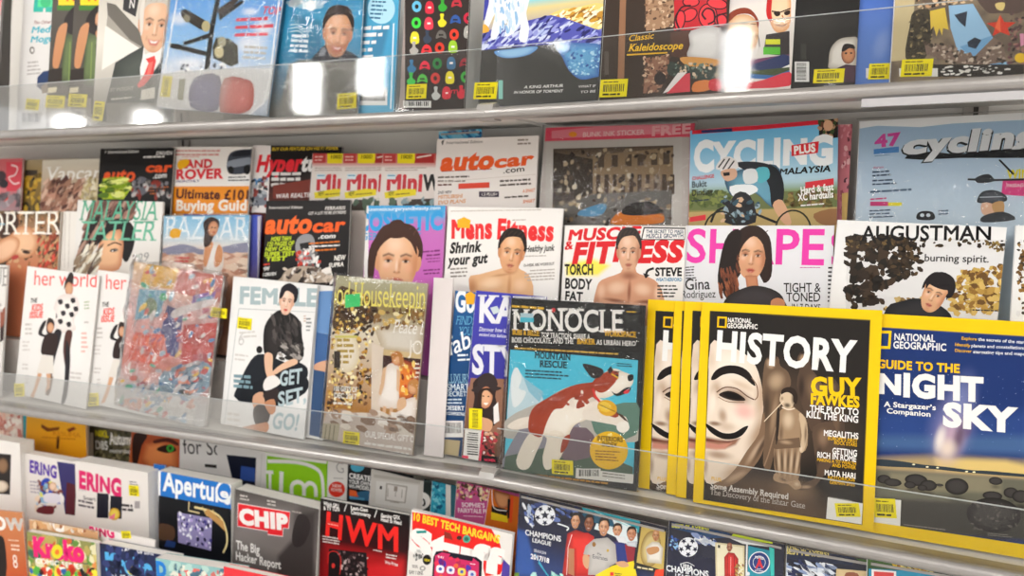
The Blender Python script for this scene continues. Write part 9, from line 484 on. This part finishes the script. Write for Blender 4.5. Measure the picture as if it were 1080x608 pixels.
MAG("sticker_pack","football sticker pack with a white star ball and two loose cards printed on it","sticker pack","","R","b2",265.1,3.1,-1.1,-5,159.2,364.4,8,1382965,15132390,2.2,3,[],[["v",[[3421,1251117],[3013,1382709],[2647,987685]]],["p",1523564,0,[35,3622,850,3643,877,3577,581,3509,40,3535]],["t",14737727,"BEST PLAYERS!",39,3548,539,59,54,4,0,""],["p",12834601,0,[918,3658,1429,3667,1432,3621,855,3571]],["p",15659245,0,[855,3571,1433,3609,1431,3573,1039,3529]],["p",3128242,0,[1392,3564,1458,3556,1483,3176,1436,3164]],["p",15198960,2,[430,3339,425,3288,404,3240,370,3200,326,3172,278,3160,232,3167,193,3190,166,3227,155,3274,161,3325,182,3373,217,3414,261,3441,309,3452,355,3445,393,3422,419,3385]],["p",1382965,0,[290,3372,309,3334,352,3341,321,3304,334,3262,295,3277,259,3245,267,3291,232,3313,275,3326]],["p",1382965,0,[373,3451,368,3419,392,3404,362,3394,352,3363,339,3389,309,3384,330,3410,322,3439,348,3428]],["p",1382965,0,[437,3292,407,3283,397,3251,384,3277,354,3273,376,3298,367,3327,393,3317,418,3339,413,3307]],["p",1382965,0,[303,3153,289,3179,259,3174,281,3200,272,3229,299,3219,324,3241,319,3209,343,3194,313,3184]],["p",1382965,0,[154,3225,176,3251,167,3280,194,3270,220,3293,214,3260,239,3245,208,3236,198,3204,185,3230]],["p",1382965,0,[198,3411,225,3400,251,3422,245,3390,270,3375,239,3366,229,3334,216,3360,185,3356,207,3382]],["n",[13884392,4149642,9281483,15659510],34,53,2,20,40,987,[368,3509,673,3518,656,3416,423,3386]],["n",[4154546,9288673,2110828],24,40,1.6,0,180,705,[10,3416,133,3394,145,3196,8,3239]],["l",15198958,9,1,[192,3027,298,3078,400,3049]],["t",15198958,"UEFA",202,2980,178,59,30,3,0,""],["t",15198958,"CHAMPIONS",-3,2878,617,90,55,3,0,""],["t",15198958,"LEAGUE",134,2804,300,70,55,3,0,""],["p",13879199,0,[667,3467,1068,3507,1098,3037,709,2938]],["p",15262147,0,[689,3448,1047,3478,1080,3033,732,2944]],["q",13840173,9247000,0,[804,3280,856,3365,936,3372,997,3302,1008,3014,828,2968]],["p",8145204,2,[836,3437,829,3439,829,3422,834,3411,837,3414]],["p",8145204,2,[899,3450,906,3454,907,3438,903,3424,899,3427]],["m",9590846,0.8,1,[834,3436,832,3464,844,3493,866,3504,888,3502,901,3477,901,3449,899,3417,887,3387,870,3374,851,3379,838,3405],[["s",10576965,864,3454,37,59,-2,1,0.9],["s",13148036,861,3470,20,22,-2,0.7,0.9],["s",6568233,899,3436,16,62,-2,0.8,0.9],["s",6568233,832,3417,11,56,-2,0.7,0.9],["s",6568233,870,3369,30,19,-2,0.8,0.9],["s",12415318,886,3426,11,14,-2,0.5,0.9],["s",12415318,850,3419,11,14,-2,0.5,0.9],["s",12818299,850,3426,10,11,-2,0.6,0.9],["s",6568233,853,3438,13,11,-2,0.9,0.9],["s",4531997,853,3435,9,5,-2,0.9,0.7],["s",15590876,857,3434,3,2,-2,0.8,0.8],["s",15590876,849,3433,3,2,-2,0.7,0.8],["s",1116937,853,3434,4,5,-2,1,0.6],["f",2103317,0.85,2,[843,3443,853,3450,863,3448,862,3445,853,3446,844,3440]],["s",6568233,882,3444,13,11,-2,0.9,0.9],["s",4531997,882,3440,9,5,-2,0.9,0.7],["s",15590876,886,3440,3,2,-2,0.8,0.8],["s",15590876,878,3438,3,2,-2,0.7,0.8],["s",1116937,882,3440,4,5,-2,1,0.6],["f",2103317,0.85,2,[872,3449,882,3456,892,3453,891,3450,882,3452,873,3446]],["s",6568233,872,3430,4,19,-2,0.7,0.9],["s",13807511,867,3427,3,17,-2,0.8,0.9],["s",4531997,865,3414,3,2,-2,0.8,0.8],["s",4531997,872,3415,3,2,-2,0.8,0.8],["s",6568233,868,3413,8,4,-2,0.7,0.9],["s",6568233,869,3386,10,4,-2,0.6,0.9],["f",7878957,1,3,[858,3396,866,3402,869,3402,872,3404,880,3401,873,3393,865,3391]],["f",5709856,0.9,2,[858,3397,869,3398,879,3401,869,3396]],["s",12222321,869,3395,5,2,-2,0.7,0.9]]],["l",15645618,6,0,[895,3302,907,3037]],["l",4132879,6,0,[852,3316,866,3027]],["l",4132879,6,0,[938,3337,961,3051]],["n",[12820819,9266239,14799765],24,28,1.6,0,180,685,[954,3268,1065,3295,1079,3081,967,3053]],["p",3090720,0,[706,3437,739,3440,741,3397,709,3394]],["p",15461867,0,[1086,3564,1108,3569,1130,3086,1108,3081]],["p",2133411,0,[1118,3519,1399,3518,1434,3123,1137,3047]],["p",15659249,2,[1415,3341,1410,3296,1393,3252,1368,3214,1334,3184,1296,3165,1256,3158,1218,3164,1184,3182,1158,3212,1141,3250,1135,3294,1141,3339,1158,3383,1184,3421,1218,3451,1256,3470,1296,3476,1334,3470,1367,3451,1393,3422,1410,3384]],["p",1783160,2,[1402,3338,1397,3298,1382,3258,1359,3223,1329,3196,1294,3179,1258,3172,1223,3178,1193,3195,1169,3222,1154,3256,1149,3296,1154,3337,1169,3377,1193,3412,1223,3439,1258,3456,1294,3462,1329,3456,1359,3439,1382,3412,1397,3378]],["p",15198958,2,[1359,3331,1355,3301,1343,3273,1325,3248,1302,3231,1276,3222,1251,3222,1227,3232,1209,3250,1197,3274,1193,3303,1197,3334,1209,3362,1227,3386,1250,3404,1276,3413,1302,3412,1325,3402,1343,3384,1355,3360]],["p",1783160,2,[1352,3330,1349,3302,1338,3276,1321,3254,1300,3237,1276,3229,1253,3229,1231,3238,1214,3255,1203,3278,1199,3304,1203,3332,1214,3359,1231,3381,1253,3397,1276,3405,1300,3405,1321,3396,1338,3379,1349,3357]],["t",15659249,"PARIS",1218,3361,117,38,45,3,0,""],["p",13840185,0,[1266,3379,1281,3383,1303,3317,1338,3247,1314,3241,1278,3294,1251,3225,1229,3220,1255,3305]],["l",13840185,8,0,[1240,3261,1327,3277]],["t",15659249,"SAINT-GERMAIN",1227,3185,115,19,71,2,0,""],["p",15198958,2,[1164,3126,1160,3108,1147,3095,1131,3090,1117,3097,1111,3113,1115,3131,1127,3145,1144,3149,1158,3142]]])
MAG("sticker_pack","dark football sticker pack with gold lettering, right of the two-card pack","sticker pack","","R","b2",442.6,0.0,1.35,-8,131.3,365.0,8,1382965,15132390,2.2,3,[],[["p",1253437,0,[-123,3689,837,3700,814,3543,-117,3451]],["t",13878134,"THE WORLD’S",-9,3609,508,63,74,3,0,""],["t",14404470,"BEST PLAYERS!",-19,3537,555,76,53,4,0,""],["v",[[3689,1054769],[3206,856098]]],["n",[15198960,9281475,2107471,13884389],60,66,3,20,60,727,[-116,3419,597,3483,573,3324,-111,3180]],["p",13876109,0,[620,3457,1004,3499,1007,3384,616,3301]],["p",9261369,1,[736,3425,871,3447,879,3357,739,3327]],["p",4154409,0,[839,3639,1053,3651,1315,3629,1002,3565]]])
MAG("sticker_pack","gold foil sticker pack at the right end below the night sky magazine","sticker pack","","R","b2",545.8,0.0,2.06,-18,162.3,372.9,8,1382965,15132390,2.2,3,[],[["v",[[3552,4154409],[3236,2117988]]],["p",3100975,0,[-170,3615,327,3694,1257,3729,-167,3419]],["p",2133426,0,[16,3605,580,3678,1164,3682,19,3456]],["p",15657189,0,[48,3605,328,3629,330,3517,50,3462]],["p",13844289,0,[75,3580,303,3607,305,3512,77,3467]],["n",[15649581,9261327,16445077,5320460,13867544],120,31,2,15,50,255,[275,3729,1209,3776,1233,3747,327,3665]]])
MAG("magazine","orange-brown magazine with white masthead and long-haired woman, at lower left corner","magazine","","L","b3",-1185.3,0.0,4.34,2,190.0,266.7,5,12612419,15132390,3.0,0,[],[["v",[[2673,12812371],[1310,12276521]]],["t",15854565,"NOW",590,2232,1334,278,25,5,0,""],["p",2102547,1,[905,2000,1175,2130,1308,1979,1258,1283,811,1233]],["k",15258559,1487,1937,331,83,14,2,"l",0.92,0.5,257],["t",15656411,"8",1499,1484,149,273,16,0,0,"s"],["k",14795688,1417,2047,373,59,17,1,"l",0.92,0.5,919]])
MAG("magazine","second orange-brown white-masthead magazine behind the pink comic","magazine","","L","b3",-998.4,0.0,1.47,9,190.0,265.9,5,12817772,15132390,3.0,0,[],[["t",15854565,"NOW",263,2492,1336,302,31,5,0,""],["p",14799807,0,[39,2739,1754,2962,1748,2862,32,2634]],["n",[13868908,9261361,14795679],30,131,1.6,0,180,690,[31,2622,1742,2739,1732,2571,23,2505]]])
MAG("magazine","pink rounded-masthead magazine standing behind the navy comic, only its corner showing","magazine","","L","b3",-847.9,0.8,-0.28,16,170.0,273.8,5,14801879,15132390,3.0,0,[[978,2726,245,146,97,15588373,"bar"]],[["t",13837671,"RING",7,2533,688,213,68,6,0,""],["k",6577506,809,2749,305,52,49,1,"l",0.92,0.5,598]])
MAG("comic_book","colourful jungle cartoon comic with fat pink masthead at the lower left","comic book","","L","b3",-979.4,0.0,2.58,-8,190.0,249.9,14,9276753,15132390,3.0,0,[],[["n",[13878134,6589759,12804657,14801842,4154449,11706712,14781770],140,178,1.4,0,180,531,[105,2383,1945,2553,1888,1781,-50,1504]],["t",14753905,"Kreko",171,2038,1432,392,22,8,0,""],["p",14799661,2,[995,2213,959,2123,877,2059,781,2046,707,2090,685,2173,721,2263,804,2327,900,2339,973,2295]],["p",15235113,2,[902,2189,887,2155,854,2130,816,2125,787,2142,777,2173,792,2208,825,2233,863,2238,892,2221]],["t",15855336,"COMIC SERIES",206,1883,1325,104,17,3,0,""],["n",[15653693,5351493,3105955,13844265,2105376,16051937],60,179,1.3,0,180,566,[51,1748,1863,1942,1851,1776,31,1516]]])
MAG("comic_book","navy cartoon comic with pale blue masthead, right of the pink one","comic book","","L","b3",-786.5,0.0,1.41,-6,190.0,259.0,20,2107727,15132390,3.0,0,[],[["t",15461360,"SEMUA ADA DI SINI",179,2511,1187,67,17,3,0,""],["t",5351646,"Kreko",137,2093,1204,343,19,8,0,""],["p",14801725,2,[944,2231,915,2155,847,2100,765,2087,701,2121,679,2189,708,2265,776,2320,858,2333,922,2299]],["p",15240489,2,[864,2208,853,2180,826,2159,793,2154,767,2166,758,2192,770,2220,797,2241,830,2246,855,2234]],["k",13883361,151,1972,1168,63,58,1,"l",1,0.7,920],["n",[3094892,1515069],40,166,1.6,0,180,704,[14,2600,1400,2602,1312,2089,-60,1865]]])
MAG("comic_book","teal cartoon comic with blue lettering, right of the navy comic","comic book","","L","b3",-609.2,0.0,3.17,-32,190.0,271.5,24,7907496,15132390,3.0,0,[],[["v",[[2528,9288635],[2019,5344666]]],["t",2128075,"D",2,2394,247,274,8,7,0,""],["p",14773348,1,[593,2594,1128,2615,1112,2379,511,2298]],["n",[11719627,5339277,13858929,14803411],60,111,1.6,0,180,77,[355,2660,1765,2697,1750,2465,326,2273]]])
MAG("comic_book","red and white comic at the bottom centre-left, below the grey hacking cover","comic book","","L","b3",-454.0,0.0,0.47,-46,190.0,292.6,13,14766424,15132390,3.0,0,[],[["p",14760257,0,[0,2926,1997,3273,1992,2612,-14,2222]]])
bpy.context.view_layer.update()
